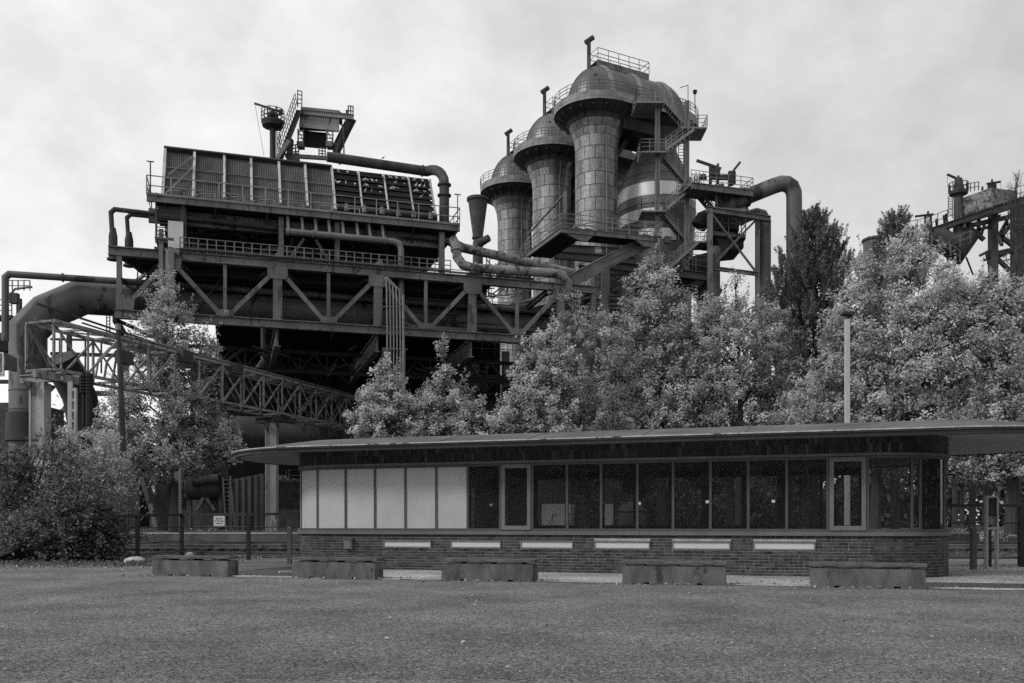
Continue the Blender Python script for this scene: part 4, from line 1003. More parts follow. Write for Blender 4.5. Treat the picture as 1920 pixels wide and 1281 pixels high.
# ================================================================== LATTICE BRIDGE AND ITS PILLARS
A0 = P(101, 692, 48.3); D0 = P(532, 778, 68.0)
dirv = Vector((D0.x - A0.x, D0.y - A0.y, 0)); dirv.normalize(); LF = Frame(A0.x, A0.y, math.atan2(dirv.y, dirv.x))
LL = 37.0; zb, zt = 9.67, 12.25; wd = 1.95
lb = thing('lattice_bridge', LF.W(12, 0, 9.5), 'weathered light lattice footbridge carrying cables, receding toward the pavilion', 'lattice bridge')
npan = 16; pl_ = LL / npan
for d_ in (0, wd):
    b = MB(); b.bar(LF.W(0, d_, zb), LF.W(LL, d_, zb), .14, .17); b.build('bottom_chord', M['lattice'], lb)
    b = MB(); b.bar(LF.W(0, d_, zt), LF.W(LL, d_, zt), .14, .17); b.build('top_chord', M['lattice'], lb)
    for k in range(npan + 1):
        t = k * pl_; b = MB(); b.bar(LF.W(t, d_, zb + .1), LF.W(t, d_, zt - .1), .13 if k % 2 == 0 else .08, .1, LF.n + (0,)); b.build('upright', M['lattice'], lb)
        if k < npan:
            b = MB(); e = .012 if d_ == 0 else -.012
            if k % 2 == 0: b.bar(LF.W(t, d_ + e, zt - .1), LF.W(t + pl_, d_ + e, zb + .1), .085, .08, LF.n + (0,))
            else: b.bar(LF.W(t, d_ + e, zb + .1), LF.W(t + pl_, d_ + e, zt - .1), .11, .09, LF.n + (0,))
            b.build('diagonal', M['lattice'], lb)
            if k > 5:
                b = MB(); b.bar(LF.W(t, d_ - e * 4, zb + .1), LF.W(t + pl_, d_ - e * 4, zt - .1), .045, .045) if k % 2 == 0 else b.bar(LF.W(t, d_ - e * 4, zt - .1), LF.W(t + pl_, d_ - e * 4, zb + .1), .045, .045)
                b.build('counter_brace', M['lattice'], lb)
for k in range(npan + 1):
    t = k * pl_; b = MB(); b.bar(LF.W(t, .1, zb), LF.W(t, wd - .1, zb), .12); b.bar(LF.W(t, .1, zt), LF.W(t, wd - .1, zt), .12)
    if k < npan: b.bar(LF.W(t, .1, zb), LF.W(t + pl_, wd - .1, zb), .08); b.bar(LF.W(t, wd - .1, zt), LF.W(t + pl_, .1, zt), .08)
    b.each('cross_member', M['lattice'], lb)
for k, (dd_, zz_, r_) in enumerate(((.25, zt + .25, .07), (.6, zt + .22, .06), (.9, zt + .42, .11), (1.3, zt + .2, .05))):
    b = MB(); b.tube(LF.W(6 if k < 3 else 0, dd_, zz_), LF.W(LL, dd_, zz_), r_, 7); b.build('cable_pipe', M['steel'] if k != 2 else M['lattice'], lb, True)
for k in range(4):
    b = MB(); s_ = 7.6 - k * .45; pts = [LF.W(s_ - 2.4, .4 + k * .2, zb + .2), LF.W(s_ - 2.2, .4 + k * .2, zb + 1.2), LF.W(s_ - 1.3, .4 + k * .2, zt - .5), LF.W(s_ + .4, .4 + k * .2, zt - .05), LF.W(s_ + 1.6, .4 + k * .2, zt + .15)]; b.poly(pts, .07, 7); b.build('bent_cable', M['steel_lt'], lb, True)
b = MB(); b.bar(LF.W(-.1, .2, zb + .1), LF.W(-.1, wd - .2, zt - .1), .1); b.bar(LF.W(2, .1, zt + .3), LF.W(8.5, .5, zt + .1), .08); b.bar(LF.W(0, 1.2, zt + 1.0), LF.W(16, 1.2, zt + .2), .1); b.each('stay', M['steel_dk'], lb)
for i, (px, py) in enumerate(((233, 671), (347, 669), (443, 692))):
    t = LF.t(px, -.2); c = LF.p(px, py, -.2); b = MB(); b.box(c, (.95, .5, .72), LF.ang); b.build('junction_box', M['cabinet'], lb)
for i, (t, yb, lb2) in enumerate(((.15, 0, 'tall chipped white box girder pillar rising from the bush under the lattice bridge'), (LF.t(510, 1.1), .83, 'tall chipped white box girder pillar on the platform under the lattice bridge, left of the pavilion'))):
    c = LF.W(t, 1.1, 0); o = thing('bridge_pillar', (c.x, c.y, yb), lb2, 'pillar', 'white pillars of the lattice bridge')
    b = MB(); b.box((c.x, c.y, (9.0 + yb) / 2), (.62, .6, 9.0 - yb)); b.box((c.x - .36, c.y - .05, (9.0 + yb) / 2), (.09, .75, 9.0 - yb)); b.box((c.x + .36, c.y - .05, (9.0 + yb) / 2), (.09, .75, 9.0 - yb)); b.build('shaft', M['white_chip'], o)
    b = MB(); b.ibeam(LF.W(t - .0, -.5, 9.25), LF.W(t, wd + .6, 9.25), .35, .45, .06); b.bar(LF.W(t - 1.4, .02, 9.25), LF.W(t + 1.4, .02, 9.25), .3, .42); b.build('head_beam', M['lattice'] if i == 0 else M['steel_dk'], o)
    b = MB(); b.prism([LF.W(t + .3, 1.1, 9.0), LF.W(t + 1.1, 1.1, 9.0), LF.W(t + .3, 1.1, 8.2)], Vector(LF.n + (0,)) * .08); b.prism([LF.W(t - .3, 1.1, 9.0), LF.W(t - 1.1, 1.1, 9.0), LF.W(t - .3, 1.1, 8.2)], Vector(LF.n + (0,)) * .08); b.each('bracket', M['lattice'], o)
# timber pole, concrete stake, insulator poles
a, c = P(231, 1000, 47), P(221, 612, 47); a.z = 0
o = thing('wooden_pole', a, 'thin dark leaning wooden pole in front of the lattice bridge', 'pole'); b = MB(); b.poly([a, a.lerp(c, .5) + Vector((.12, 0, 0)), c], [.17, .15, .11], 9); b.build('shaft', M['bark'], o, True)
b = MB(); b.tube(c + Vector((0, 0, -.2)), c + Vector((0, 0, .12)), .14, 9); b.build('cap', M['lattice'], o)
a = P(137, 983, 44); a.z = 0; zt = P(0, 716, 44).z
o = thing('concrete_mast', a, 'short pale concrete mast with window slots above the bush', 'mast')
b = MB(); b.bar(a + Vector((-.13, 0, 0)), Vector((a.x - .13, a.y, zt)), .2, .16); b.bar(a + Vector((.13, 0, 0)), Vector((a.x + .13, a.y, zt - .3)), .1, .16)
for k in range(14): b.box((a.x + .03, a.y, zt - .4 - k * .5), (.14, .14, .12))
b.build('shaft', M['conc_lt'], o)
for i, px in enumerate((157, 167)):
    a = P(px, 983, 46); a.z = 0; o = thing('cable_pole', a, 'dark cable pole with ribbed insulators beside the concrete mast, ' + ('thin one' if i == 0 else 'thick one'), 'pole'); zt = P(0, 700, 46).z
    b = MB(); b.tube(a, Vector((a.x, a.y, zt)), .1 + .07 * i, 9); b.build('shaft', M['black'], o, True)
    b = MB()
    for k in range(6): b.tube(Vector((a.x, a.y, zt - 1.0 + k * .16)), Vector((a.x, a.y, zt - .9 + k * .16)), .2, 9)
    b.each('insulator', M['black'], o)

# ================================================================== THINGS ALONG THE PLATFORM, LEFT OF THE PAVILION
def slabpx(name, x0, x1, y0, y1, Y, th, mat, label, cat):
    a, c = P(x0, y1, Y), P(x1, y0, Y); b = MB(); b.box(((a.x + c.x) / 2, Y + th / 2, (a.z + c.z) / 2), (c.x - a.x, th, c.z - a.z)); return b, ((a.x + c.x) / 2, Y, a.z)
Y = 76
o = thing('sheet_wall', P(470, 985, Y), 'rust streaked wall of tall steel sheets behind the white pillar', 'wall')
n = 13
for k in range(n):
    x = 430 + k * 5.9; z1_ = P(0, 900 - k * 1.2, Y).z; a = P(x, 0, Y); b = MB(); b.box((a.x + .12, Y + (.12 if k % 2 else 0), (.85 + z1_) / 2), (.26, .1, z1_ - .85), 0, rng.random()); b.build('sheet', M['corr'], o)
o = thing('fixed_ladder', P(430, 985, 74), 'slanting iron ladder leaning beside the rust streaked sheet wall', 'ladder')
b = MB(); b.bar(P(418, 896, 74.5), P(424, 992, 74), .14); b.bar(P(432, 893, 74.5), P(441, 992, 74), .14)
for k in range(12): b.bar(P(418.5 + k * .5, 900 + k * 7.6, 74.3), P(433 + k * .7, 900 + k * 7.6, 74.3), .06)
b.build('ladder', M['steel'], o)
o = thing('slag_tank', P(385, 950, 80), 'dark round tank lying on a stand with V struts beside the ladder', 'tank')
b = MB(); b.lathe((0, 0, 0), [(0, 0)], 3) if False else b.poly([P(352, 914, 80), P(356, 914, 80), P(408, 914, 80), P(418, 918, 80)], [.9, 1.1, 1.1, .8], 16); b.poly([P(362, 905, 79), P(385, 900, 79), P(412, 898, 79)], .45, 12); b.build('shell', M['rust'], o, True)
b = MB(); b.bar(P(385, 928, 79.5), P(368, 958, 79.5), .28); b.bar(P(385, 928, 79.5), P(403, 957, 79.5), .28); b.bar(P(356, 920, 80), P(356, 990, 80), .35); b.bar(P(414, 920, 80), P(414, 990, 80), .35); b.box(P(385, 945, 81.5), (2.6, .2, 2.4)); b.build('stand', M['steel'], o)
o = thing('steel_container', P(248, 985, 72), 'dark steel container edge half hidden by the bush', 'container')
b = MB(); a, c = P(205, 988, 72), P(258, 910, 72); b.box(((a.x + c.x) / 2, 73.2, (a.z + c.z) / 2), (c.x - a.x, 2.4, c.z - a.z)); b.build('body', M['rust'], o); b = MB(); b.box((c.x + .1, 72.1, (a.z + c.z) / 2), (.22, .3, c.z - a.z + .2)); b.rail([(a.x, 72, c.z), (c.x, 72, c.z)], 1.0, 1.2, (.5, 1.05), .03); b.build('corner_post', M['steel_dk'], o)
o = thing('leaning_beam', P(295, 990, 70), 'grey steel beam leaning sideways with a white painted foot', 'beam')
b = MB(); b.bar(P(268, 890, 70.5), P(291, 968, 70), .55, .4); b.build('shaft', M['steel'], o); b = MB(); b.bar(P(283, 945, 69.9), P(292, 989, 69.9), .3, .3); b.build('painted_foot', M['white_chip'], o)
o = thing('brick_pier', P(305, 985, 71), 'square dark pier standing between the leaning beam and the tree trunk', 'pier')
b = MB(); a = P(306, 983, 71); z1_ = P(0, 903, 71).z; b.box((a.x, 71.3, (.83 + z1_) / 2), (.95, .8, z1_ - .83)); b.build('shaft', M['rubble'], o); b = MB(); b.box((a.x, 71.3, z1_ + .08), (1.15, 1.0, .16)); b.build('cap', M['conc'], o)
o = thing('rubble_wall', P(400, 985, 86), 'low dark masonry wall with a thin railing behind the tank', 'wall')
b = MB(); a, c = P(265, 990, 86), P(560, 955, 86); b.box(((a.x + c.x) / 2, 86.3, (c.z + .8) / 2), (c.x - a.x, .6, c.z - .8)); b.build('masonry', M['rubble'], o); b = MB(); b.rail([(a.x, 86, c.z), (c.x, 86, c.z)], 1.1, 1.6, (.5, 1.05), .03); b.build('railing', M['steel_dk'], o)
o = thing('loading_dock', P(535, 950, 88), 'brick dock wall with white tube railings behind the pillar', 'dock')
b = MB(); a, c = P(500, 990, 88), P(640, 905, 88); b.box(((a.x + c.x) / 2, 88.5, (c.z + .8) / 2), (c.x - a.x, 1.0, c.z - .8)); b.build('masonry', M['rubble'], o); b = MB(); b.box(((a.x + c.x) / 2, 88.4, c.z + .1), (c.x - a.x, 1.3, .2)); b.build('coping', M['conc'], o)
for x in (500, 540, 580):
    b = MB(); pa, pb, pc, pd = P(x + 2, 902, 88), P(x + 2, 881, 88), P(x + 37, 881, 88), P(x + 37, 902, 88); b.poly([pa, pb, pc, pd], .055, 8); m1, m2 = pa.lerp(pb, .5), pd.lerp(pc, .5); b.tube(m1, m2, .045, 8); b.build('hoop_railing', M['steel_lt'], o)
# painted columns and braces seen through the pavilion glass
for i, (px, w_, lean, lb2) in enumerate(((975, .55, 14, 'leaning column with a white painted foot seen through the first open window'), (1026, .85, 0, 'narrow column with a white painted foot seen through the pavilion'), (1053, 1.35, 0, 'broad riveted column with a white painted foot seen through the pavilion glass'), (1073, .5, 9, 'slanting strut with a white painted foot beside the broad column'), (1142, .6, 0, 'column with a white painted foot seen through the middle of the pavilion'))):
    Y = 72; ft = P(px - lean * .6, 975, Y); ft.z = .84; tp_ = P(px + lean * 1.8, 770, Y); o = thing('hall_column', ft, lb2, 'column', 'hall columns with white feet')
    e = (3.0 - .84) / (tp_.z - .84); mid = ft.lerp(tp_, e)
    b = MB(); b.bar(mid, tp_, w_, w_ * .7, (0, 1, 0)); b.build('shaft', M['steel_dk'], o); b = MB(); b.bar(ft, mid, w_ * 1.02, w_ * .72, (0, 1, 0)); b.build('painted_foot', M['white_chip'], o)
o = thing('rear_bench', P(1185, 965, 78), 'pale rounded storage vessel seen through the middle of the pavilion', 'vessel'); o['label'] = 'pale rounded vessel on the ground seen through the middle of the pavilion'; o.name = 'ladle'
c = P(1183, 988, 78); b = MB(); b.lathe((c.x, c.y, .84), [(1.4, 0), (1.6, .4), (1.5, 1.7), (1.2, 2.3), (.9, 2.5), (0, 2.55)], 20); b.build('body', M['pipe_lt'], o, True); b = MB(); b.lathe((c.x, c.y, 2.4), [(1.55, 0), (1.65, .1), (1.55, .2)], 20, caps=False); b.build('rim', M['steel'], o)
# ================================================================== HOT BLAST STOVES
SA = math.radians(28); SL_ = 7.4
su = Vector((math.cos(SA), math.sin(SA), 0)); sn = Vector((-math.sin(SA), math.cos(SA), 0))
def cap2(r, z, n=18, x0=0.0, x1=SL_):
    pts = []
    for i in range(n + 1):
        a = PI / 2 + PI * i / n; pts.append(su * (x0 + r * math.cos(a)) + sn * (r * math.sin(a)) + Vector((0, 0, z)))
    for i in range(n + 1):
        a = -PI / 2 + PI * i / n; pts.append(su * (x1 + r * math.cos(a)) + sn * (r * math.sin(a)) + Vector((0, 0, z)))
    return pts
sto = thing('hot_blast_stove', (0, 0, 0), 'x', 'blast stove', 'hot blast stoves in a row')
b = MB(); b.lathe((0, 0, 0), [(2.35, .8), (2.35, 18.5), (2.06, 19.2), (2.05, 38.2), (2.08, 38.6), (2.18, 39.3), (2.38, 40.0), (2.66, 40.6), (2.86, 40.9)], 32); shaft = b.build('shaft', M['steel_dk'], sto, True)
b = MB(); b.lathe((0, 0, 0), [(2.86, 40.7), (3.0, 41.1), (4.15, 41.8)], 36, caps=False); b.lathe(su * SL_, [(3.05, 41.2), (4.1, 41.75)], 36, caps=False); b.build('collar', M['steel_dk'], sto, True)
b = MB()
for k in range(14):
    a = PI * .55 + 2 * PI * k / 20; dvec = Vector((math.cos(a), math.sin(a), 0)); b.bar(dvec * 2.85 + Vector((0, 0, 41.0)), dvec * 3.9 + Vector((0, 0, 41.5)), .14, .35)
b.each('collar_bracket', M['steel_dk'], sto)
# cladding plates, laid in staggered courses; the far side is plain
NPL, RH = 12, 1.26
src = None
def plate(mb, r0, z0_, r1, z1_, a0, a1, n=4, th=.035, c=Vector((0, 0, 0))):
    vs = []
    for i in range(n + 1):
        a = a0 + (a1 - a0) * i / n; ca_, sa_ = math.cos(a), math.sin(a)
        vs += [c + Vector((r0 * ca_, r0 * sa_, z0_)), c + Vector(((r0 + th) * ca_, (r0 + th) * sa_, z0_)), c + Vector(((r1 + th) * ca_, (r1 + th) * sa_, z1_)), c + Vector((r1 * ca_, r1 * sa_, z1_))]
    fs = [(i * 4 + j, i * 4 + (j + 1) % 4, i * 4 + 4 + (j + 1) % 4, i * 4 + 4 + j) for i in range(n) for j in range(4)] + [(0, 1, 2, 3), (n * 4 + 3, n * 4 + 2, n * 4 + 1, n * 4)]
    return mb.add(vs, fs, rng.random())
row, z = 0, 19.3
while z < 37.2:
    for k in range(NPL):
        a = 2 * PI * (k + (.5 if row % 2 else 0)) / NPL + .13
        if src is None:
            b = MB(); plate(b, 2.06, 0.03, 2.06, RH - .03, -PI / NPL + .014, PI / NPL - .014, 5, .03); src = b.build('cladding_plate', M['clad'], shaft, True); src.location = (0, 0, z); src.rotation_euler = (0, 0, a)
        else: inst(src, shaft, (0, 0, z), a)
    z += RH; row += 1
for r0, za, r1, zb_, off in ((2.06, 38.23, 2.18, 39.28, .5), (2.19, 39.32, 2.38, 39.98, 0), (2.39, 40.02, 2.72, 40.7, .5)):
    for k in range(NPL):
        a = 2 * PI * (k + off) / NPL + .13
        b = MB(); plate(b, r0, za, r1, zb_, a - PI / NPL + .014, a + PI / NPL - .014, 5, .03); b.build('flare_plate', M['clad'], shaft, True)
b = MB(); b.poly([(.9, -2.6, 40.6), (.8, -2.25, 38.6), (.8, -2.14, 37.5), (.8, -2.14, 20)], .05, 6); b.build('down_pipe', M['steel_lt'], sto)
# gallery ring: plank apron, floor, railing
def ringwall(mb, r, z0_, z1_, th=.07):
    o0, o1, i1, i0 = cap2(r, z0_), cap2(r, z1_), cap2(r - th, z1_), cap2(r - th, z0_); n = len(o0)
    return mb.add(o0 + o1 + i1 + i0, [(k * n + i, k * n + (i + 1) % n, ((k + 1) % 4) * n + (i + 1) % n, ((k + 1) % 4) * n + i) for k in range(4) for i in range(n)], rng.random())
for k in range(3):
    b = MB(); ringwall(b, 4.2 + .012 * (k % 2), 41.75 + k * .27, 42.005 + k * .27); b.build('apron_plank', M['apron'], sto)
b = MB(); b.add(cap2(4.15, 42.0), [tuple(range(38))]); b.build('gallery_floor', M['steel_dk'], sto)
b = MB(); pts = cap2(4.22, 42.55, 12); b.rail(pts + [pts[0]], .95, 1.35, (.35, .7, 1.05), .028); b.build('gallery_railing', M['steel'], sto)
# ribbed dome
b = MB(); rings = []
for i in range(9):
    a = (PI / 2) * i / 8 * .97; rings.append(cap2(3.0 * math.cos(a), 42.3 + 4.3 * math.sin(a), 24))
loft(b, rings, True); dome = b.build('dome', M['dome'], sto, True)
b = MB()
for cx_, a0 in ((0, PI / 2), (SL_, -PI / 2)):
    for k in range(25):
        an = a0 + PI * k / 24; pts = []
        for i in range(8):
            a = (PI / 2) * i / 8; r_ = 3.01 * math.cos(a); pts.append(su * (cx_ + r_ * math.cos(an)) + sn * (r_ * math.sin(an)) + Vector((0, 0, 42.3 + 4.31 * math.sin(a))))
        for i in range(7): b.bar(pts[i], pts[i + 1], .045, .05)
tag(b.build('standing_seams', M['dome'], dome), kind='stuff')
for q in (.0, .47, .97):
    b = MB()
    for i in range(14):
        a, c = PI * i / 14, PI * (i + 1) / 14
        f_ = lambda an, dx, rr: su * (q * SL_ + dx) + sn * (rr * math.cos(an)) + Vector((0, 0, 42.3 + rr * 4.3 / 3 * math.sin(an)))
        b.hexa([f_(a, -.22, 2.9), f_(a, .22, 2.9), f_(c, .22, 2.9), f_(c, -.22, 2.9), f_(a, -.22, 3.12), f_(a, .22, 3.12), f_(c, .22, 3.12), f_(c, -.22, 3.12)])
    b.build('dome_band', M['apron'], dome)
b = MB(); c = Vector((-.3, -2.1, 44.7)); b.box((c.x, c.y - .2, c.z), (.3, .3, .4)); b.build('floodlight', M['black'], sto)
b = MB(); c0, c1 = su * -.3, su * 5.9
for dd_ in (-.65, .65): b.bar(c0 + sn * dd_ + Vector((0, 0, 46.8)), c1 + sn * dd_ + Vector((0, 0, 46.8)), .2, .5)
b.bar(c0 + Vector((0, 0, 47.1)), c1 + Vector((0, 0, 47.1)), 1.5, .08); b.build('ridge_platform', M['steel'], sto)
b = MB(); z_ = Vector((0, 0, 47.15)); b.rail([c0 + sn * .75 + z_, c1 + sn * .75 + z_, c1 - sn * .75 + z_, c0 - sn * .75 + z_, c0 - su * 1.0 - sn * .75 + z_ - Vector((0, 0, 1.0))], 1.15, 1.25, (.55, 1.05), .03); b.build('ridge_railing', M['steel'], sto)
b = MB(); c = su * -.9 + Vector((0, -.3, 46.2)); b.tube(c, c + Vector((0, 0, 2.8)), .19, 10); b.tube(c + Vector((-.35, 0, 2.6)), c + Vector((.45, 0, 3.15)), .24, 10); b.build('vent_stack', M['rust'], sto, True)
# bulged second vessel with bright bands
vc = su * SL_
prof = [(3.55, .8), (3.55, 16.0), (3.55, 27.0), (3.8, 30.0), (4.0, 33.2), (4.0, 34.6), (3.85, 35.6), (3.2, 37.3), (2.3, 39.0), (2.05, 39.6), (2.05, 40.1), (2.4, 40.7), (3.05, 41.3)]
for i in range(len(prof) - 1):
    b = MB(); (r0, za), (r1, zb_) = prof[i], prof[i + 1]; b.lathe(vc, [(r0, za), (r1, zb_)], 40, caps=False)
    b.r = [rng.random()] * len(b.r); b.build('vessel_course', M['vessel'] if i else M['black'], sto, True)
for za, zb_, a0, a1, r_ in ((34.0, 35.35, PI * 1.0, PI * 1.86, 4.02), (31.6, 32.7, PI * 1.05, PI * 1.5, 3.95), (29.6, 30.7, PI * 1.3, PI * 1.62, 3.86)):
    b = MB(); ri = lambda zz_: float(np.interp(zz_, [p[1] for p in prof], [p[0] for p in prof])) + .03; b.lathe(vc, [(ri(za), za), (ri((za + zb_) / 2), (za + zb_) / 2), (ri(zb_), zb_)], 26, a0, a1); b.build('bright_band', M['vessel_bright'], sto, True)
b = MB()
for za in (28.5, 31, 33.2, 36.4): 
    rr = np.interp(za, [p[1] for p in prof], [p[0] for p in prof]); b.lathe(vc, [(rr, za - .04), (rr + .05, za), (rr, za + .04)], 36, caps=False)
b.build('weld_seams', M['vessel'], sto)
b = MB(); b.bar(su * 1.5 + sn * -2.4 + Vector((0, 0, 40.6)), su * 6.2 + sn * -2.4 + Vector((0, 0, 40.6)), .4, 1.1); b.bar(su * 1.5 + sn * 1.4 + Vector((0, 0, 40.6)), su * 6.2 + sn * 1.4 + Vector((0, 0, 40.6)), .4, 1.1); b.bar(su * 2.0 + Vector((0, 0, 38)), su * 3.6 + Vector((0, 0, 40.2)), .5); b.each('head_girder', M['steel_dk'], sto)
for i, (px, Y, lb3) in enumerate(((1118, 90, 'nearest and tallest looking domed hot blast stove, with the stair tower and bright bands'), (1034, 100.3, 'middle domed hot blast stove, half hidden by the nearest one'), (965, 111, 'farthest domed hot blast stove, beside the rusty funnel'))):
    o = sto if i == 0 else copy_tree(sto)
    q = P(px, 983, Y); o.location = (q.x, q.y, .0); o['label'] = lb3

# ================================================================== STAIR TOWER AND GALLERIES AT THE STOVES
YT = 85.0
stt = thing('stair_tower', P(1260, 560, YT), 'zigzag steel stair tower in front of the nearest stove', 'stair tower')
for px, y0, y1 in ((1232.5, 178, 507), (1287.5, 190, 522)):
    b = MB(); a, c = P(px, y1, YT + .7), P(px, y0, YT + .7); b.ibeam(a, c, .5, .42, .07, (1, 0, 0)); b.build('column', M['stair'], stt)
b = MB(); a, c = P(1282, 520, YT + 1.4), P(1282, 192, YT + 1.4); b.bar(a, c, .08); b.bar(a - Vector((.5, 0, 0)), c - Vector((.5, 0, 0)), .06)
for k in range(56): q = a.lerp(c, k / 56); b.bar(q, q - Vector((.5, 0, 0)), .05)
b.build('ladder', M['steel'], stt)
def flight(a, c, w=1.0, mat='stair'):
    """a stair from a to c (both P points); the depth w goes away from the viewer"""
    a, c = Vector(a), Vector(c); dv = Vector((0, w, 0))
    b = MB()
    for q in (0, 1): b.bar(a + dv * q, c + dv * q, .07, .28)
    fl = b.build('stair_flight', M[mat], stt)
    n = max(6, int(abs(c.z - a.z) / .24)); b = MB()
    for k in range(n):
        p_ = a.lerp(c, (k + .5) / n); b.box((p_.x, p_.y + w / 2, p_.z + .05), (.24, w - .1, .04))
    b.build('treads', M['steel_dk'], fl)
    b = MB(); m_ = 5
    for q in (0, 1):
        for k in range(m_ + 1): p_ = a.lerp(c, k / m_) + dv * q; b.bar(p_, p_ + Vector((0, 0, 1.1)), .05)
        for h in (.4, .75, 1.1): b.bar(a + dv * q + Vector((0, 0, h)), c + dv * q + Vector((0, 0, h)), .045)
    b.build('handrail', M['stair'], fl)
def landing(x0, x1, y, Y, w=1.6, sides='lfrb', h=1.1):
    a, c = P(x0, y, Y), P(x1, y, Y); zz_ = a.z
    b = MB(); b.box(((a.x + c.x) / 2, Y + w / 2, zz_ - .07), (c.x - a.x, w, .14)); ld = b.build('landing', M['stair'], stt)
    b = MB(); p_ = {'l': [(a.x, Y + w, zz_), (a.x, Y, zz_)], 'f': [(a.x, Y, zz_), (c.x, Y, zz_)], 'r': [(c.x, Y, zz_), (c.x, Y + w, zz_)], 'b': [(a.x, Y + w, zz_), (c.x, Y + w, zz_)]}
    for q in sides: b.rail(p_[q], h, .9, (.4, .75, 1.05), .026)
    b.build('handrail', M['stair'], ld)
# (flights running down to the left are in front, those running down to the right behind)
landing(1193, 1246, 190, YT - .4, 3.2, 'lf'); flight(P(1243, 186, YT + 1.2), P(1288, 236, YT + 1.2))
landing(1277, 1326, 238, YT - .2, 2.8, 'fr'); flight(P(1301, 243, YT - .2), P(1248, 281, YT - .2))
landing(1202, 1250, 283, YT - .2, 2.6, 'lf'); flight(P(1238, 285, YT + 1.2), P(1287, 342, YT + 1.2))
landing(1280, 1312, 345, YT - .2, 2.6, 'r'); flight(P(1306, 345, YT - .2), P(1250, 391, YT - .2))
landing(1203, 1250, 394, YT - .2, 2.6, 'lf'); flight(P(1242, 397, YT + 1.2), P(1291, 455, YT + 1.2))
landing(1300, 1328, 452, YT - .2, 2.4, 'fr'); flight(P(1309, 454, YT - .2), P(1254, 503, YT - .2)); flight(P(1303, 350, YT + 1), P(1341, 394, YT + 1), 1.2)
b = MB(); b.bar(P(1303, 178, YT + .6), P(1303, 205, YT + .6), .07); c = P(1303, 176, YT + .6); b.lathe(c, [(0, -.1), (.16, 0), (.22, .3), (0, .4)], 8); b.poly([P(1275, 165, YT + 2), P(1290, 160, YT + .6), P(1290, 195, YT + .6)], .035, 5); b.build('floodlight', M['black'], stt)

# railed gallery running round the stoves' feet
zg = 26.9
q0, q1, q2 = P(1052, 430, 78), P(1241, 448, 80.6), P(985, 482, 85.7)
for q in (q0, q1, q2): q.z = zg
e1 = (q1 - q0).normalized(); e2 = (q2 - q0).normalized()
gl = thing('stove_gallery', q0, 'railed steel gallery turning a corner in front of the stoves', 'gallery')
wdt = 2.6
b = MB()
inner = q0 + e1 * wdt + e2 * wdt
b.prism([q0, q1, q1 + e2 * wdt, inner, q2 + e1 * wdt, q2], (0, 0, -.18)); b.build('floor', M['black'], gl)
b = MB(); b.ibeam(q0 - Vector((0, 0, .2)), q1 - Vector((0, 0, .2)), .2, .45, .05); b.ibeam(q0 - Vector((0, 0, .2)), q2 - Vector((0, 0, .2)), .2, .45, .05); b.prism([q0 + e1 * .3 - Vector((0, 0, .4)), q0 + e1 * 3.0 - Vector((0, 0, .4)), q0 + e1 * 2.4 - Vector((0, 0, .95)), q0 + e1 * 1.7 - Vector((0, 0, .95))], e2 * .2); b.prism([q1 - e1 * 2.6 - Vector((0, 0, .4)), q1 - e1 * .4 - Vector((0, 0, .4)), q1 - e1 * 1.2 - Vector((0, 0, .95)), q1 - e1 * 1.7 - Vector((0, 0, .95))], e2 * .2); b.build('edge_beam', M['steel'], gl)
b = MB(); b.rail([q2, q0, q1, q1 + e2 * wdt], 1.25, 1.5, (.35, .7, 1.05), .032); b.rail([q2 + e1 * wdt, inner, q1 + e2 * wdt], 1.25, 1.6, (.35, .7, 1.05), .03); b.build('railing', M['steel_lt'], gl)
b = MB(); b.bar(q0 + Vector((.35, .3, 0)), q0 + Vector((.35, .3, 3.2)), .28, .2); b.poly([q0 + Vector((.3, .3, 3.0)), q2 + Vector((.3, .3, 2.0))], .1, 6); b.bar(q2 + Vector((.3, .3, 0)), q2 + Vector((.3, .3, 2.2)), .25, .2)
b.build('hoist_rail', M['steel'], gl)
b = MB()
for k in range(9): c = q0 + e1 * (2 + k * 1.1) + e2 * 1.4; b.box((c.x, c.y, c.z + rng.uniform(.25, .6)), (rng.uniform(.2, .6), .4, rng.uniform(.3, .8))); b.poly([c + Vector((-.4, 0, .3)), c + Vector((-.1, .2, .7)), c + Vector((.5, .1, .5))], .07, 6)
tag(b.build('valve_clutter', M['rust'], gl), kind='stuff')
for a, c, w_, h_ in ((P(1070, 527, 77), P(1213, 452, 82), .45, 1.1), (P(1130, 497, 79), P(1218, 459, 82), .3, .6)):
    b = MB(); b.ibeam(a, c, w_, h_, .08); b.build('raking_beam', M['steel'], gl)
for a, c in ((P(1040, 478, 86), P(1190, 490, 86)), (P(1050, 466, 88), P(1165, 472, 88)), (P(1140, 497, 84), P(1332, 520, 84.5)), (P(1085, 505, 86), P(1260, 512, 87))):
    b = MB(); b.ibeam(a, c, .4, .75, .07); b.build('cross_beam', M['steel_dk'], gl)
b = MB(); a = P(1135, 500, 84); b.bar((a.x, a.y, .8), a, .75, .5); b.build('column', M['steel'], gl)
b = MB(); b.rail([P(1230, 500, 85.5), P(1330, 512, 85.5)], 1.6, 1.4, (.4, .75, 1.05), .03); b.build('lower_railing', M['steel'], gl)
b = MB(); b.hexa([P(1148, 548, 86), P(1215, 520, 86), P(1215, 520, 90), P(1148, 548, 90), P(1148, 542, 86), P(1215, 512, 86), P(1215, 512, 90), P(1148, 542, 90)]); b.build('chute', M['steel_dk'], gl)
sb = thing('stove_steps', q2, 'steep steel stairs climbing to the left end of the stove gallery', 'stairs')
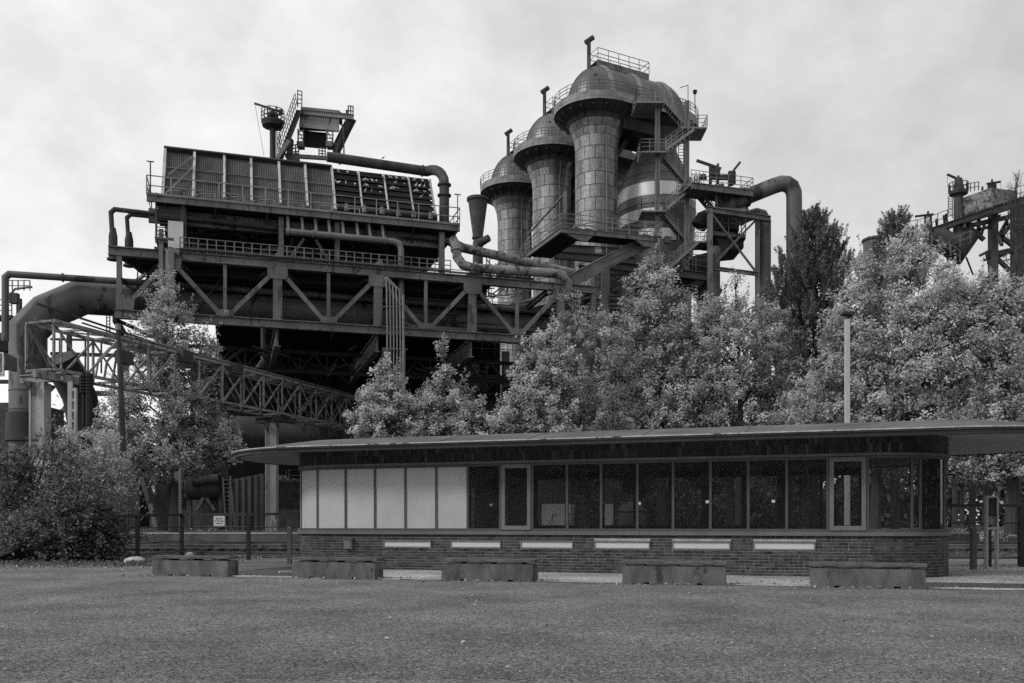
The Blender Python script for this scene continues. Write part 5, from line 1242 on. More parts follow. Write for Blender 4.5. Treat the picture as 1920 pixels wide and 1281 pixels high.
b = MB(); a, c = P(945, 520, 84), P(985, 478, 86); b.bar(a, c, .1, .3); b.bar(a + Vector((0, 1.2, 0)), c + Vector((0, 1.2, 0)), .1, .3); b.rail([a, c], 1.1, .9, (.4, .75, 1.05), .03); b.rail([P(900, 540, 80), P(960, 500, 84)], 1.1, .9, (.4, .75, 1.05), .03); b.bar(P(900, 545, 80), P(962, 500, 84), .1, .3); b.build('flight', M['steel_lt'], sb)
b = MB()
for k in range(70):
    x = 905 + rng.random() * 85; y = 560 - rng.random() * 60; a = P(x, y, 82); b.bar(a, P(x + rng.uniform(-20, 26), y + rng.choice((0, -26, -18, 4)), 82 + rng.random() * 2), .1)
tag(b.build('bracing', M['steel'], sb), kind='stuff')
for k, py in enumerate((553, 560, 570, 578, 588)):
    a, c = P(1050, py, 86), P(1240, py + 2, 88)
    pipe('yard_pipe', [a, c], .11 + .05 * (k % 2), M['steel'] if k % 2 else M['steel_lt'], 'thin horizontal yard pipe between the truss end and the trees, number %s from the top' % ('one', 'two', 'three', 'four', 'five')[k], 7)
wl = thing('yard_wall', P(1150, 700, 92), 'plain dark shed wall behind the treetops at the truss end', 'shed')
b = MB(); a, c = P(1000, 983, 97), P(1345, 640, 97); b.box(((a.x + c.x) / 2, 98.5, (c.z + .8) / 2), (c.x - a.x, 3, c.z - .8)); b.build('wall', M['black'], wl); b = MB(); b.box(((a.x + c.x) / 2, 98.4, c.z + .15), (c.x - a.x + .6, 3.6, .3)); b.build('roof', M['steel_dk'], wl)

# funnel
Yf = 88; c = P(896, 983, Yf)
fz = lambda py: P(0, py, Yf).z; s_ = Yf / F
fn = thing('funnel', (c.x, c.y, fz(590)), 'rusty funnel shaped hood on a pipe, standing apart left of the stoves', 'funnel')
b = MB(); b.lathe((c.x, c.y, 0), [(.5, fz(600)), (.5, fz(456)), (.44, fz(451)), (.93, fz(380)), (.96, fz(376))], 20); b.build('hood', M['rust'], fn, True)
b = MB(); b.lathe((c.x, c.y, 0), [(.93, fz(379)), (1.08, fz(377)), (1.08, fz(372)), (.9, fz(371))], 20); b.lathe((c.x, c.y, 0), [(.46, fz(449)), (.58, fz(448)), (.58, fz(445)), (.46, fz(444))], 20); b.each('rim', M['rust'], fn)
b = MB(); b.tube(P(899, 456, Yf - .5), P(917, 446, Yf - 1), .42, 12, .34); b.build('side_outlet', M['rust'], fn, True)

# ================================================================== VALVE DECK, PIPES AND FRAME TO THE RIGHT OF THE STOVES
vd = thing('valve_deck', P(1360, 350, 84), 'railed valve deck with lever arms right of the stair tower', 'deck')
a, c = P(1296, 343, 83), P(1412, 356, 85)
c.z = a.z
b = MB(); ev = (c - a).normalized(); b.prism([a, c, c + Vector((-.8, 3, 0)), a + Vector((-.8, 3, 0))], (0, 0, -.2)); b.ibeam(a - Vector((0, 0, .25)), c - Vector((0, 0, .25)), .25, .6, .06); b.build('deck_plate', M['steel'], vd)
b = MB(); b.rail([a, c, c + Vector((-.8, 3, 0)), a + Vector((-.8, 3, 0))], 1.2, 1.2, (.35, .7, 1.05), .03); b.build('railing', M['steel_lt'], vd)
b = MB(); b.bar(P(1306, 301, 84.5), P(1352, 317, 84.5), .22); b.bar(P(1346, 307, 84.5), P(1346, 345, 84.5), .2); b.bar(P(1332, 312, 84.5), P(1332, 345, 84.5), .25); b.bar(P(1373, 323, 84.5), P(1388, 304, 84.5), .2); b.bar(P(1370, 322, 84.5), P(1370, 348, 84.5), .45); b.bar(P(1376, 322, 84.8), P(1376, 346, 84.8), .3); b.box(P(1340, 324, 84.5), (.9, .6, .7)); b.box(P(1358, 332, 84.5), (1.6, .5, .25)); b.bar(P(1330, 335, 84.3), P(1370, 336, 84.3), .2); b.lathe(P(1318, 338, 84), [(0, 0), (.4, .1), (.3, .5), (0, .6)], 8); b.build('lever_gear', M['rust'], vd)
b = MB()
for px in (1345, 1362): b.rail([P(px, 384, 85.5), P(px + 14, 384, 85.5)], 1.2, .5, (.35, .7, 1.05), .04)
b.bar(P(1330, 392, 85), P(1400, 396, 85), .6, .25); b.bar(P(1343, 345, 85), P(1343, 392, 85), .2); b.bar(P(1366, 350, 86), P(1366, 392, 86), .25); b.poly([P(1352, 346, 86), P(1352, 392, 86)], .3, 8); b.build('lower_cage', M['steel'], vd)
pipe('bent_gas_pipe', [P(1350, 392, 86), P(1378, 378, 86), P(1450, 349, 86.5), P(1464, 344.5, 86.5), P(1475, 345, 86.5), P(1484, 351, 86.5), P(1488.5, 362, 86.5), P(1489, 376, 86.5), P(1489, 700, 86.5)], .74, M['pipe'], 'large pale gas pipe bending like a knee right of the stoves, dropping behind the pine', 18, ((1, .28),))
pipe('mitred_pipe', [P(1385, 414, 88), P(1404, 405, 88), P(1418, 401, 88), P(1429, 404, 88), P(1435, 415, 88), P(1435, 700, 88)], .54, M['pipe'], 'shorter mitred gas pipe beside the steel frame', 16)
pipe('hooked_pipe', [P(1338, 700, 86.5), P(1338, 486, 86.5), P(1345, 472, 86.5), P(1356, 468, 86.8)], .62, M['pipe'], 'hooked gas pipe at the foot of the hanging valve platform', 16)
fr = thing('braced_tower', P(1380, 590, 84), 'open steel frame with a crossed brace right of the stair tower', 'steel tower')
for nm, a, c, w_, h_ in (('column', P(1331, 700, 84), P(1331, 392, 84), .45, .4), ('column', P(1420, 700, 85.5), P(1420, 408, 85.5), .36, .36), ('top_beam', P(1325, 393, 83.9), P(1444, 411, 85.6), .45, .5), ('lower_beam', P(1336, 503, 84.1), P(1421, 514, 85.4), .3, .35), ('brace', P(1335, 402, 84), P(1419, 512, 85.4), .16, .16), ('brace', P(1334, 499, 84.2), P(1418, 412, 85.7), .2, .16)):
    b = MB(); (b.ibeam(a, c, w_, h_, .06) if nm != 'brace' else b.bar(a, c, w_, h_)); b.build(nm, M['steel'], fr)
vp = thing('valve_platform', P(1366, 450, 86.5), 'hanging platform with a round valve housing inside the steel frame', 'platform')
a, c = P(1334, 437, 85.5), P(1398, 439, 86.5); c.z = a.z
b = MB(); b.prism([a, c, c + Vector((0, 4.5, 0)), a + Vector((0, 4.5, 0))], (0, 0, -.3)); b.prism([a + Vector((.4, .3, -.3)), c + Vector((-.1, .3, -.3)), c + Vector((-.1, .3, -1.0)), a + Vector((1.2, .3, -1.5))], (0, 4, 0)); b.build('floor', M['black'], vp)
b = MB(); b.ibeam(a, c, .2, .35, .05); b.rail([a + Vector((0, 0, .15)), c + Vector((0, 0, .15)), c + Vector((0, 4.5, .15))], 1.9, 1.5, (.5, 1.05), .04); b.build('railing', M['steel'], vp)
b = MB(); q = P(1360, 436, 87.5); b.lathe((q.x, q.y, q.z), [(1.25, 0), (1.3, .1), (1.3, 1.3), (1.45, 1.35), (1.45, 1.5), (.9, 1.9), (.8, 2.6)], 18); b.build('valve_housing', M['rust'], vp, True)
b = MB(); b.poly([P(1310, 425, 89), P(1318, 412, 89), P(1335, 405, 89), P(1400, 402, 89)], .8, 14); b.poly([P(1318, 500, 89), P(1318, 545, 89), P(1345, 560, 89)], 1.0, 14); b.prism([P(1300, 480, 90), P(1340, 470, 90), P(1335, 530, 90), P(1300, 540, 90)], (0, 3, 0)); b.build('bustle_duct', M['steel_dk'], vp, True)
b = MB(); b.poly([P(1245, 515, 87), P(1290, 515, 87), P(1316, 525, 87), P(1300, 545, 87)], .5, 12); b.prism([P(1310, 540, 87), P(1332, 512, 87), P(1332, 600, 87), P(1322, 600, 87)], (0, 2, 0)); b.build('lower_duct', M['steel_dk'], vp, True)

# ================================================================== HOIST HOUSE AND MAST ABOVE THE COOLER
Yh = 88.0
hh = thing('hoist_house', P(598, 240, Yh), 'corrugated hoist house on slanting struts above the cooler roof', 'hoist house')
b = MB(); n = 18; A, B_, C_, D_ = P(560, 238, Yh), P(636, 246, Yh), P(636, 217, Yh), P(563, 212, Yh); vs = []
for k in range(2 * n + 1):
    e = k / (2 * n); o_ = -.02 if k % 2 else .03; lo, hi = A.lerp(B_, e), D_.lerp(C_, e); vs += [lo + Vector((0, o_, 0)), hi + Vector((0, o_, 0)), hi + Vector((0, o_ + .05, 0)), lo + Vector((0, o_ + .05, 0))]
b.add(vs, [(k * 4 + j, k * 4 + (j + 1) % 4, k * 4 + 4 + (j + 1) % 4, k * 4 + 4 + j) for k in range(2 * n) for j in range(4)]); b.build('corrugated_front', M['corr_lt'], hh)
b = MB(); b.hexa([P(561, 245, Yh + .3), P(635, 248, Yh + .3), P(635, 248, Yh + 6), P(561, 245, Yh + 6), P(565, 205, Yh + .3), P(636, 212, Yh + .3), P(636, 212, Yh + 6), P(565, 205, Yh + 6)]); b.build('body', M['steel_dk'], hh)
b = MB(); b.hexa([P(564, 205, Yh - .3), P(637, 212, Yh - .3), P(637, 212, Yh + 6.3), P(564, 205, Yh + 6.3), P(564, 200, Yh - .3), P(637, 207, Yh - .3), P(637, 207, Yh + 6.3), P(564, 200, Yh + 6.3)]); b.build('roof', M['steel'], hh)
b = MB(); b.ibeam(P(564, 210, Yh - .5), P(663, 220, Yh - .5), .3, .5, .06); b.build('front_beam', M['pipe_lt'], hh)
b = MB(); b.hexa([P(569, 244, Yh + .3), P(613, 249, Yh + .3), P(613, 249, Yh + 3), P(569, 244, Yh + 3)][::1] + [P(569, 244, Yh + .3) + Vector((0, 0, -.01)), P(613, 249, Yh + .3), P(613, 249, Yh + 3), P(569, 244, Yh + 3)]) if False else b.hexa([P(570, 276, Yh + .6), P(612, 280, Yh + .6), P(612, 280, Yh + 4), P(570, 276, Yh + 4), P(570, 245, Yh + .6), P(612, 249, Yh + .6), P(612, 249, Yh + 4), P(570, 245, Yh + 4)]); b.build('opening_shade', M['near_black'], hh)  # solid near-black block, painted in for the shaded opening
b = MB(); b.hexa([P(517, 303, Yh - 2), P(529, 303, Yh - 2), P(532, 296, Yh + 4), P(522, 296, Yh + 4), P(556, 206, Yh - 1.5), P(567, 207, Yh - 1.5), P(567, 207, Yh + 4), P(556, 206, Yh + 4)]); b.build('skip_bridge', M['black'], hh)
b = MB(); b.bar(P(519, 300, Yh - 2.1), P(542, 264, Yh - 2), .35, .35); b.build('pale_strut', M['pipe_lt'], hh)
b = MB(); a, c = P(524, 290, Yh - 2), P(558, 201, Yh - 1.6); 
m_ = 12
for k in range(m_ + 1): q = a.lerp(c, k / m_); b.bar(q, q + Vector((-.25, 0, 1.3)), .06)
for h in (.45, .9, 1.3): b.bar(a + Vector((-.25 * h / 1.3, 0, h)), c + Vector((-.25 * h / 1.3, 0, h)), .055)
q = P(558, 201, Yh - 1.6); b.rail([q, P(566, 203, Yh - 1.6)], 1.6, .4, (.26, .53, .8, 1.05), .04); b.build('bridge_railing', M['steel_dk'], hh)
b = MB(); b.bar(P(660, 221, Yh), P(628, 285, Yh + 1), .55, .8); b.bar(P(645, 240, Yh), P(630, 290, Yh - .5), .2); b.bar(P(644, 238, Yh - .5), P(645, 292, Yh - .5), .12); b.bar(P(612, 275, Yh), P(640, 270, Yh), .25); b.bar(P(625, 290, Yh), P(634, 272, Yh), .3); b.each('right_strut', M['steel_dk'], hh)
b = MB(); b.rail([P(653, 216, Yh), P(662, 217, Yh)], .9, .3, (.5, 1.05), .05); b.rail([P(636, 232, Yh + 2), P(641, 236, Yh)], 1.2, .4, (.35, .7, 1.05), .05); b.bar(P(651, 217, Yh), P(651, 207, Yh), .25); b.build('end_platform', M['steel_dk'], hh)
b = MB()
for x0, x1 in ((559, 569), (613, 624)):
    for x in (x0, x1): b.bar(P(x, 242, Yh - .2), P(x, 273, Yh - .2), .12)
    for k in range(5): b.bar(P(x0, 246 + k * 6.4, Yh - .2), P(x1, 247 + k * 6.4, Yh - .2), .08)
    b.bar(P(x0, 245, Yh - .2), P(x1, 265, Yh - .2), .08); b.box(P((x0 + x1) / 2, 273, Yh), (.6, .9, .5))
tag(b.build('guard_cages', M['steel'], hh), kind='stuff')
b = MB(); b.rail([P(548, 292, Yh), P(560, 290, Yh)], 1.0, .3, (.35, .7, 1.05), .05); b.rail([P(598, 293, Yh), P(610, 294, Yh)], .8, .3, (.35, .7, 1.05), .05); b.bar(P(535, 292, Yh), P(614, 297, Yh), .3, .35); b.bar(P(545, 262, Yh), P(543, 292, Yh), .5); b.bar(P(538, 300, Yh), P(560, 294, Yh), .5, .7); b.build('lower_walk', M['steel'], hh)
Ym = 90.0; c = P(511.5, 983, Ym); mz = lambda py: P(0, py, Ym).z
ms = thing('bleeder_mast', (c.x, c.y, mz(300)), 'dark bleeder mast with a round railed platform and a jib left of the hoist house', 'mast')
b = MB(); b.tube((c.x, c.y, mz(330)), (c.x, c.y, mz(233)), .30, 14); b.tube((c.x, c.y, mz(233)), (c.x, c.y, mz(208)), .24, 12); b.lathe((c.x, c.y, 0), [(.3, mz(222)), (.55, mz(220)), (.55, mz(214)), (.3, mz(212))], 12); b.build('pipe', M['steel_dk'], ms, True)
b = MB(); b.lathe((c.x, c.y, 0), [(.35, mz(242)), (1.0, mz(238)), (1.12, mz(231)), (1.12, mz(228)), (.2, mz(228))], 20); b.build('platform', M['steel_dk'], ms)
b = MB(); pts = [Vector((c.x + 1.12 * math.cos(2 * PI * k / 12), c.y + 1.12 * math.sin(2 * PI * k / 12), mz(228))) for k in range(13)]; b.rail(pts, 1.05, .6, (.35, .7, 1.05), .035); b.build('railing', M['steel_dk'], ms)
b = MB(); b.bar(P(477, 194, Ym), P(530, 211, Ym), .13, .18); b.bar(P(502, 204, Ym), P(502, 230, Ym), .12); b.bar(P(519, 200, Ym), P(519, 232, Ym), .12); b.box(P(526, 210, Ym), (.4, .3, .4)); b.bar(P(478, 195, Ym), P(495, 292, Ym), .03); b.build('jib', M['steel_dk'], ms)
b = MB(); b.bar(P(519, 232, Ym), P(519, 292, Ym), .07); b.bar(P(525, 232, Ym), P(525, 292, Ym), .07)
for k in range(18): b.bar(P(519, 235 + k * 3.3, Ym), P(525, 236 + k * 3.3, Ym), .05)
b.build('ladder', M['steel_dk'], ms)

# ================================================================== FAR FURNACE TOP ON THE RIGHT
Yr = 128.0
ff = thing('far_furnace', P(1830, 500, Yr), 'distant furnace top with sheet house, bleeder pipe and inclined bridge above the big trees', 'furnace')
b = MB(); b.hexa([P(1801, 408, Yr), P(1859, 388, Yr - 2), P(1908, 375, Yr + 1), P(1850, 390, Yr + 8), P(1802, 372, Yr), P(1858, 352, Yr - 2), P(1907, 358, Yr + 1), P(1850, 370, Yr + 8)]); b.build('sheet_house', M['pipe_rust'], ff)
b = MB(); b.ibeam(P(1735, 437, Yr), P(1860, 394, Yr - 2), .5, .8, .1); b.ibeam(P(1803, 414, Yr - 1), P(1925, 375, Yr - 3), .6, 1.1, .1); b.bar(P(1810, 425, Yr), P(1925, 400, Yr), .5, .6); b.build('inclined_bridge', M['steel_dk'], ff)
b = MB(); b.rail([P(1700, 441, Yr), P(1740, 431, Yr), P(1795, 411, Yr)], 1.8, 1.4, (.5, 1.05), .05); b.rail([P(1802, 409, Yr - 1.5), P(1860, 390, Yr - 3), P(1925, 370, Yr - 3)], 1.8, 1.6, (.5, 1.05), .05); b.rail([P(1730, 445, Yr - 2), P(1800, 492, Yr - 2)], 1.6, 1.6, (.5, 1.05), .05); b.rail([P(1780, 470, Yr - 2), P(1820, 455, Yr - 2)], 1.6, 1.4, (.5, 1.05), .05); b.build('railing', M['steel'], ff)
b = MB(); c = P(1797, 983, Yr); mz = lambda py: P(0, py, Yr).z
b.lathe((c.x, c.y, 0), [(1.2, mz(455)), (.75, mz(440)), (.62, mz(412)), (.62, mz(354)), (.5, mz(350)), (.5, mz(335)), (.2, mz(333))], 16); b.poly([P(1745, 445, Yr), P(1760, 448, Yr), P(1795, 468, Yr), P(1820, 440, Yr)], [1.2, 1.6, 1.7, 1.2], 14); b.build('bleeder_pipe', M['steel_dk'], ff, True)
b = MB(); b.lathe((c.x, c.y, 0), [(.6, mz(368)), (1.2, mz(365)), (1.3, mz(360)), (.6, mz(359))], 18); pts = [Vector((c.x + 1.25 * math.cos(2 * PI * k / 12), c.y + 1.25 * math.sin(2 * PI * k / 12), mz(360))) for k in range(13)]; b.rail(pts, 1.2, .7, (.5, 1.05), .05); b.rail([P(1812, 361, Yr), P(1835, 357, Yr)], 1.2, .7, (.5, 1.05), .05); b.build('round_platform', M['steel_dk'], ff)
def jib(mb, x0, y0, x1, y1, cx_, cyb, Y):
    mb.bar(P(x0, y0, Y), P(x1, y1, Y), .22, .26); e = (cx_ - x0) / (x1 - x0); yj = y0 + (y1 - y0) * e
    for dx in (-5, 5): mb.bar(P(cx_ + dx, yj, Y), P(cx_ + dx, cyb, Y), .25)
    mb.bar(P(cx_, yj - 7, Y), P(cx_, yj + 4, Y), .2); mb.box(P(cx_, (yj + cyb) / 2 + 3, Y), (1.0, .6, .7)); mb.bar(P(x0 + .5, y0, Y), P(x0 + .5, y0 + 24, Y), .03)
b = MB(); jib(b, 1776, 327, 1803, 339, 1797, 354, Yr); jib(b, 1716, 406, 1750, 402, 1740, 436, Yr); jib(b, 1876, 341, 1850, 345, 1860, 353, Yr); b.bar(P(1842, 350, Yr), P(1842, 357, Yr), .2); tag(b.build('jibs', M['black'], ff), kind='stuff')
b = MB(); c2 = P(1740, 983, Yr); b.lathe((c2.x, c2.y, 0), [(.8, mz(470)), (.7, mz(435)), (.5, mz(420))], 12); b.bar(P(1778, 368, Yr), P(1778, 402, Yr), .08); b.bar(P(1786, 368, Yr), P(1786, 410, Yr), .08)
for k in range(12): b.bar(P(1778, 372 + k * 3, Yr), P(1786, 372 + k * 3, Yr), .06)
tag(b.build('ladder', M['steel_dk'], ff), kind='stuff')
b = MB()
for a, c, w_ in ((P(1862, 395, Yr), P(1862, 540, Yr), 1.0), (P(1908, 385, Yr), P(1908, 560, Yr), 1.4), (P(1812, 422, Yr), P(1845, 450, Yr), .5), (P(1905, 410, Yr), P(1868, 455, Yr), .5), (P(1866, 435, Yr), P(1900, 462, Yr), .5), (P(1850, 480, Yr), P(1920, 465, Yr), .7), (P(1865, 480, Yr), P(1905, 520, Yr), .5), (P(1770, 432, Yr), P(1790, 440, Yr), .25), (P(1835, 400, Yr), P(1835, 440, Yr), .4), (P(1810, 438, Yr), P(1860, 424, Yr), .4)): b.bar(a, c, w_)
b.each('support_leg', M['steel_dk'], ff)
b = MB(); rr = random.Random(5)
for k in range(34):
    x, y = rr.uniform(1745, 1915), rr.uniform(425, 520); q = rr.random(); b.bar(P(x, y, Yr + rr.uniform(-2, 3)), P(x + (rr.uniform(15, 50) if q < .5 else rr.uniform(-16, 16)), y - (rr.uniform(4, 14) if q < .5 else rr.uniform(20, 45)), Yr), rr.uniform(.12, .4))
tag(b.build('small_struts', M['steel_dk'], ff), kind='stuff')
Yq = 110; c = P(1643, 983, Yq); mz = lambda py: P(0, py, Yq).z
o = thing('funnel', (c.x, c.y, mz(560)), 'round rimmed funnel top peeping out between the pine and the big trees', 'funnel')
b = MB(); b.lathe((c.x, c.y, 0), [(1.2, mz(620)), (1.25, mz(540)), (1.55, mz(452))], 18); b.build('hood', M['pipe'], o, True); b = MB(); b.lathe((c.x, c.y, 0), [(1.5, mz(455)), (1.68, mz(453)), (1.68, mz(449)), (1.4, mz(448))], 18); b.build('rim', M['rust'], o)
# pale wall far behind the trunks on the right; pipe rack and cabin sign far left
o = thing('white_hall', P(1900, 945, 190), 'long low white building far behind the tree trunks on the right', 'building')
b = MB(); a, c = P(1845, 950, 190), P(2050, 912, 190); b.box(((a.x + c.x) / 2, 193, (c.z + 1) / 2), (c.x - a.x, 6, c.z - 1)); b.build('wall', M['white'], o); b = MB(); b.box(((a.x + c.x) / 2, 193, c.z + .3), (c.x - a.x + 1, 7, .6)); b.build('roof', M['steel_dk'], o)
o = thing('pipe_rack', P(110, 760, 82), 'thin steel pipe rack against the sky behind the lattice bridge', 'pipe rack')
b = MB()
for y in (636, 662, 665): b.bar(P(95, y, 82), P(215, y + 3, 82), .18)
for x in (112, 130, 160, 190): b.bar(P(x, 636, 82), P(x, 700, 82), .12)
b.bar(P(130, 620, 82), P(130, 760, 82), .35); b.bar(P(165, 738, 80), P(215, 738, 80), .4); b.bar(P(200, 586, 82), P(200, 640, 82), .08); b.bar(P(206, 586, 82), P(206, 640, 82), .08)
for k in range(8): b.bar(P(200, 590 + k * 6, 82), P(206, 590 + k * 6, 82), .06)
b.build('rack', M['steel_dk'], o)
o = thing('pump_platform', P(20, 590, 80), 'railed platform with small valves at the far left edge', 'platform')
b = MB(); b.bar(P(-20, 597, 80), P(30, 597, 80), 1.5, .25); b.bar(P(-20, 690, 80), P(25, 690, 80), 1.0, .3); b.bar(P(-20, 716, 80), P(22, 716, 80), .5, .3); b.build('floor', M['steel_dk'], o); b = MB(); b.rail([P(-20, 592, 80), P(22, 592, 80)], 1.4, .6, (.35, .7, 1.05), .04); b.rail([P(12, 545, 80), P(56, 545, 80)], .9, .5, (.5, 1.05), .04); b.poly([P(12, 588, 80), P(16, 556, 80), P(28, 542, 80), P(60, 538, 80)], .1, 7); b.build('railing', M['steel'], o); b = MB(); b.bar(P(36, 560, 80), P(36, 595, 80), .35); b.box(P(27, 560, 80), (.7, .5, .9)); b.lathe(P(4, 648, 79), [(0, -1.0), (1.0, -.6), (1.2, .3), (.6, 1.0), (0, 1.1)], 10); b.each('valve', M['rust'], o)
o = thing('left_shed', P(10, 900, 84), 'x', 'shed'); o.name = 'brick_shed'; o['label'] = 'dark brick shed at the far left behind the bush'
b = MB(); a, c = P(-160, 985, 84), P(60, 755, 84); b.box(((a.x + c.x) / 2, 87, (c.z + .8) / 2), (c.x - a.x, 6, c.z - .8)); b.build('wall', M['rubble'], o); b = MB(); b.rail([P(-60, 812, 80), P(22, 812, 80)], 2, 1.5, (.35, .7, 1.05), .05); b.build('railing', M['steel_dk'], o)
# framed notice at the left edge (cut by the frame)
Ys = 60; o = thing('framed_sign', P(-12, 684, Ys), 'white framed dark sign cut off by the left edge of the picture', 'sign')
b = MB(); a, c = P(-34, 706, Ys), P(8, 661, Ys); w_, h_ = c.x - a.x, c.z - a.z; b.box(((a.x + c.x) / 2, Ys, (a.z + c.z) / 2), (w_, .08, h_)); b.build('board', M['post_gr'], o)
b = MB()
for z_ in (a.z + .05, c.z - .04, a.z + .22): b.box(((a.x + c.x) / 2, Ys - .06, z_), (w_, .04, .09))
for x in (a.x + .05, c.x - .05): b.box((x, Ys - .065, (a.z + c.z) / 2), (.1, .04, h_))
b.build('border', M['sign_w'], o)
b = MB()
for px, py in ((0, 668), (0.5, 673), (0, 691), (0.5, 695)): q = P(px, py, Ys); b.bar(q + Vector((-.9, -.06, -.06)), q + Vector((.05, -.06, .07)), .05, .12)
b.build('lettering', M['sign_w'], o)
b = MB(); q = P(8, 661, Ys); b.hexa([(q.x, Ys + .05, a.z + .5), (q.x + .2, Ys + .6, a.z + .5), (q.x + .2, Ys + 1.2, a.z + .5), (q.x, Ys + 1.2, a.z + .5), (q.x, Ys + .05, c.z), (q.x + .2, Ys + .6, c.z - .2), (q.x + .2, Ys + 1.2, c.z - .2), (q.x, Ys + 1.2, c.z)]); b.bar((a.x + .4, Ys + .4, .0), (a.x + .4, Ys + .4, c.z), .2); b.build('housing', M['steel'], o)
# ================================================================== VEGETATION
def leaf_obj(name, pos, nrm, size, mat, parent=None, aspect=.62, kind=None, var=.35, tone=None):
    """small folded leaves: one kite of two triangles each"""
    n = len(pos); sz = size * (1 + nrg.uniform(-var, var, n))[:, None]
    nrm = nrm / np.linalg.norm(nrm, axis=1, keepdims=True)
    r = nrg.normal(size=(n, 3)); t = r - nrm * np.sum(r * nrm, 1, keepdims=True); t /= np.linalg.norm(t, axis=1, keepdims=True); s = np.cross(nrm, t)
    v = np.empty((n, 4, 3)); v[:, 0] = pos - t * sz * .5; v[:, 1] = pos + s * sz * aspect * .5 + nrm * sz * .12; v[:, 2] = pos + t * sz * .5; v[:, 3] = pos - s * sz * aspect * .5 + nrm * sz * .12
    off = np.zeros(3); q = parent
    while q is not None: off += np.array(q.location); q = q.parent
    v -= off
    me = bpy.data.meshes.new(name); me.vertices.add(n * 4); me.vertices.foreach_set('co', v.reshape(-1).astype(np.float32))
    me.loops.add(n * 4); me.loops.foreach_set('vertex_index', np.arange(n * 4, dtype=np.int32)); me.polygons.add(n); me.polygons.foreach_set('loop_start', np.arange(0, n * 4, 4, dtype=np.int32))
    try: me.polygons.foreach_set('loop_total', np.full(n, 4, dtype=np.int32))
    except Exception: pass
    at = me.attributes.new('rnd', 'FLOAT', 'FACE'); at.data.foreach_set('value', (nrg.random(n) if tone is None else np.clip(tone + nrg.uniform(-.25, .25, n), 0, 1)).astype(np.float32))
    me.materials.append(mat); me.update(calc_edges=True)
    o = bpy.data.objects.new(name, me); COL.objects.link(o)
    if parent is not None: o.parent = parent
    if kind: o['kind'] = kind
    return o

def ell(cx, cy, rx, ry, Y, dy=0.0, deep=1.0):
    c = P(cx, cy, Y + dy); s = (Y + dy) / F
    return np.array(c), np.array((rx * s, rx * s * deep, ry * s))

def tree(name, base_px, Y, label, blobs, n_leaf, leaf=.2, mat='leaf', trunk_r=.2, cat='tree', group=None, base_z=.83, limbs=None, shoots=1.0, twig_len=1.2, lean=0.0):
    b0 = P(base_px, 983, Y); b0.z = base_z
    o = thing(name, b0, label, cat, group)
    E = [ell(*q[:4], Y, *(q[4:])) for q in blobs]
    vol = np.array([(e[1][0] * e[1][1] * e[1][2]) ** .62 for e in E]); share = vol / vol.sum()
    per = 64; ntw = int(n_leaf * 1.08) // per
    tops = max(e[0][2] + e[1][2] for e in E); low = min(e[0][2] - e[1][2] for e in E)
    tx = E[int(np.argmax([e[0][2] for e in E]))][0]
    wood = MB(); hz = np.array(b0)
    axis = [Vector(b0), Vector((b0.x + .15, b0.y, max(base_z + 1.5, low + .5))), Vector(((b0.x + tx[0]) / 2 + .2, b0.y, base_z + (tops - base_z) * .6)), Vector((tx[0], tx[1], tops - .6))]
    wood.poly(axis, [trunk_r * 1.25, trunk_r, trunk_r * .6, .03], 8)
    P_, N_, T_ = [], [], []
    for e, sh in zip(E, share):
        m_ = max(3, int(ntw * sh))
        c, r = e
        nl = max(1, min(6, m_ // 28))
        for _ in range(nl):                              # limbs reaching into this part of the crown
            d = nrg.normal(size=3); d /= np.linalg.norm(d); tip = c + d * r * .75
            h = np.clip(tip[2] - abs(tip[0] - b0.x) * .6 - .6, base_z + .33 * (tops - base_z), tops - 1.2); f_ = (h - base_z) / max(.1, tops - base_z)
            st_ = np.array(axis[0].lerp(axis[3], f_)); st_[2] = h
            mid = (st_ + tip) / 2 + np.array((0, 0, .25)) + nrg.normal(size=3) * .25
            wood.poly([Vector(st_), Vector(mid), Vector(tip)], [trunk_r * .5, trunk_r * .32, .03], 5)
        for _ in range(m_):
            d = nrg.normal(size=3); d /= np.linalg.norm(d); rad = nrg.uniform(.25, 1.0) ** .45 * (1.0 if nrg.random() < .8 else nrg.uniform(1.0, 1.22))
            p = c + d * r * rad
            if p[2] < base_z + .6: continue
            dr = d * np.array((.9, .9, .4)) + np.array((0, 0, .28 * shoots)) + nrg.normal(size=3) * .35; dr /= np.linalg.norm(dr)
            l = twig_len * nrg.uniform(.5, 1.25)
            k = per + nrg.integers(-16, 17)
            u = nrg.random(k)[:, None]
            w_ = (.215 * (1 - .45 * u)) * twig_len
            q = p - dr * l * .35 + dr * l * u + nrg.normal(size=(k, 3)) * w_
            P_.append(q); T_.append(np.full(k, nrg.beta(2, 2))); N_.append(nrg.normal(size=(k, 3)) * .5 + nrg.normal(size=3) * .3 + np.array((-.1, -.3, .75)) + d * .5)
            if nrg.random() < .075 and p[2] > c[2] - .3 * r[2]:           # long shoots breaking the outline
                up_ = np.array((d[0] * .35, d[1] * .35, .9)) + nrg.normal(size=3) * .15; l2 = nrg.uniform(1.2, 2.4) * twig_len; u = nrg.random(26)[:, None]
                P_.append(p + up_ * l2 * u + nrg.normal(size=(26, 3)) * .13 * (1.2 - u)); T_.append(np.full(26, .5)); N_.append(nrg.normal(size=(26, 3)) + np.array((0, 0, .5))); wood.poly([Vector(p), Vector(p + up_ * l2 * .95)], [.02, .006], 4)
            if nrg.random() < .45: wood.poly([Vector(p - dr * l * .9 - np.array((0, 0, .15))), Vector(p + dr * l * .5)], [.05, .01], 4)
    pos = np.concatenate(P_); nr = np.concatenate(N_)
    wood.build('trunk', M['bark'], o, True)
    leaf_obj('crown', pos, nr, leaf * 1.04, M[mat], o, tone=np.concatenate(T_))
    return o

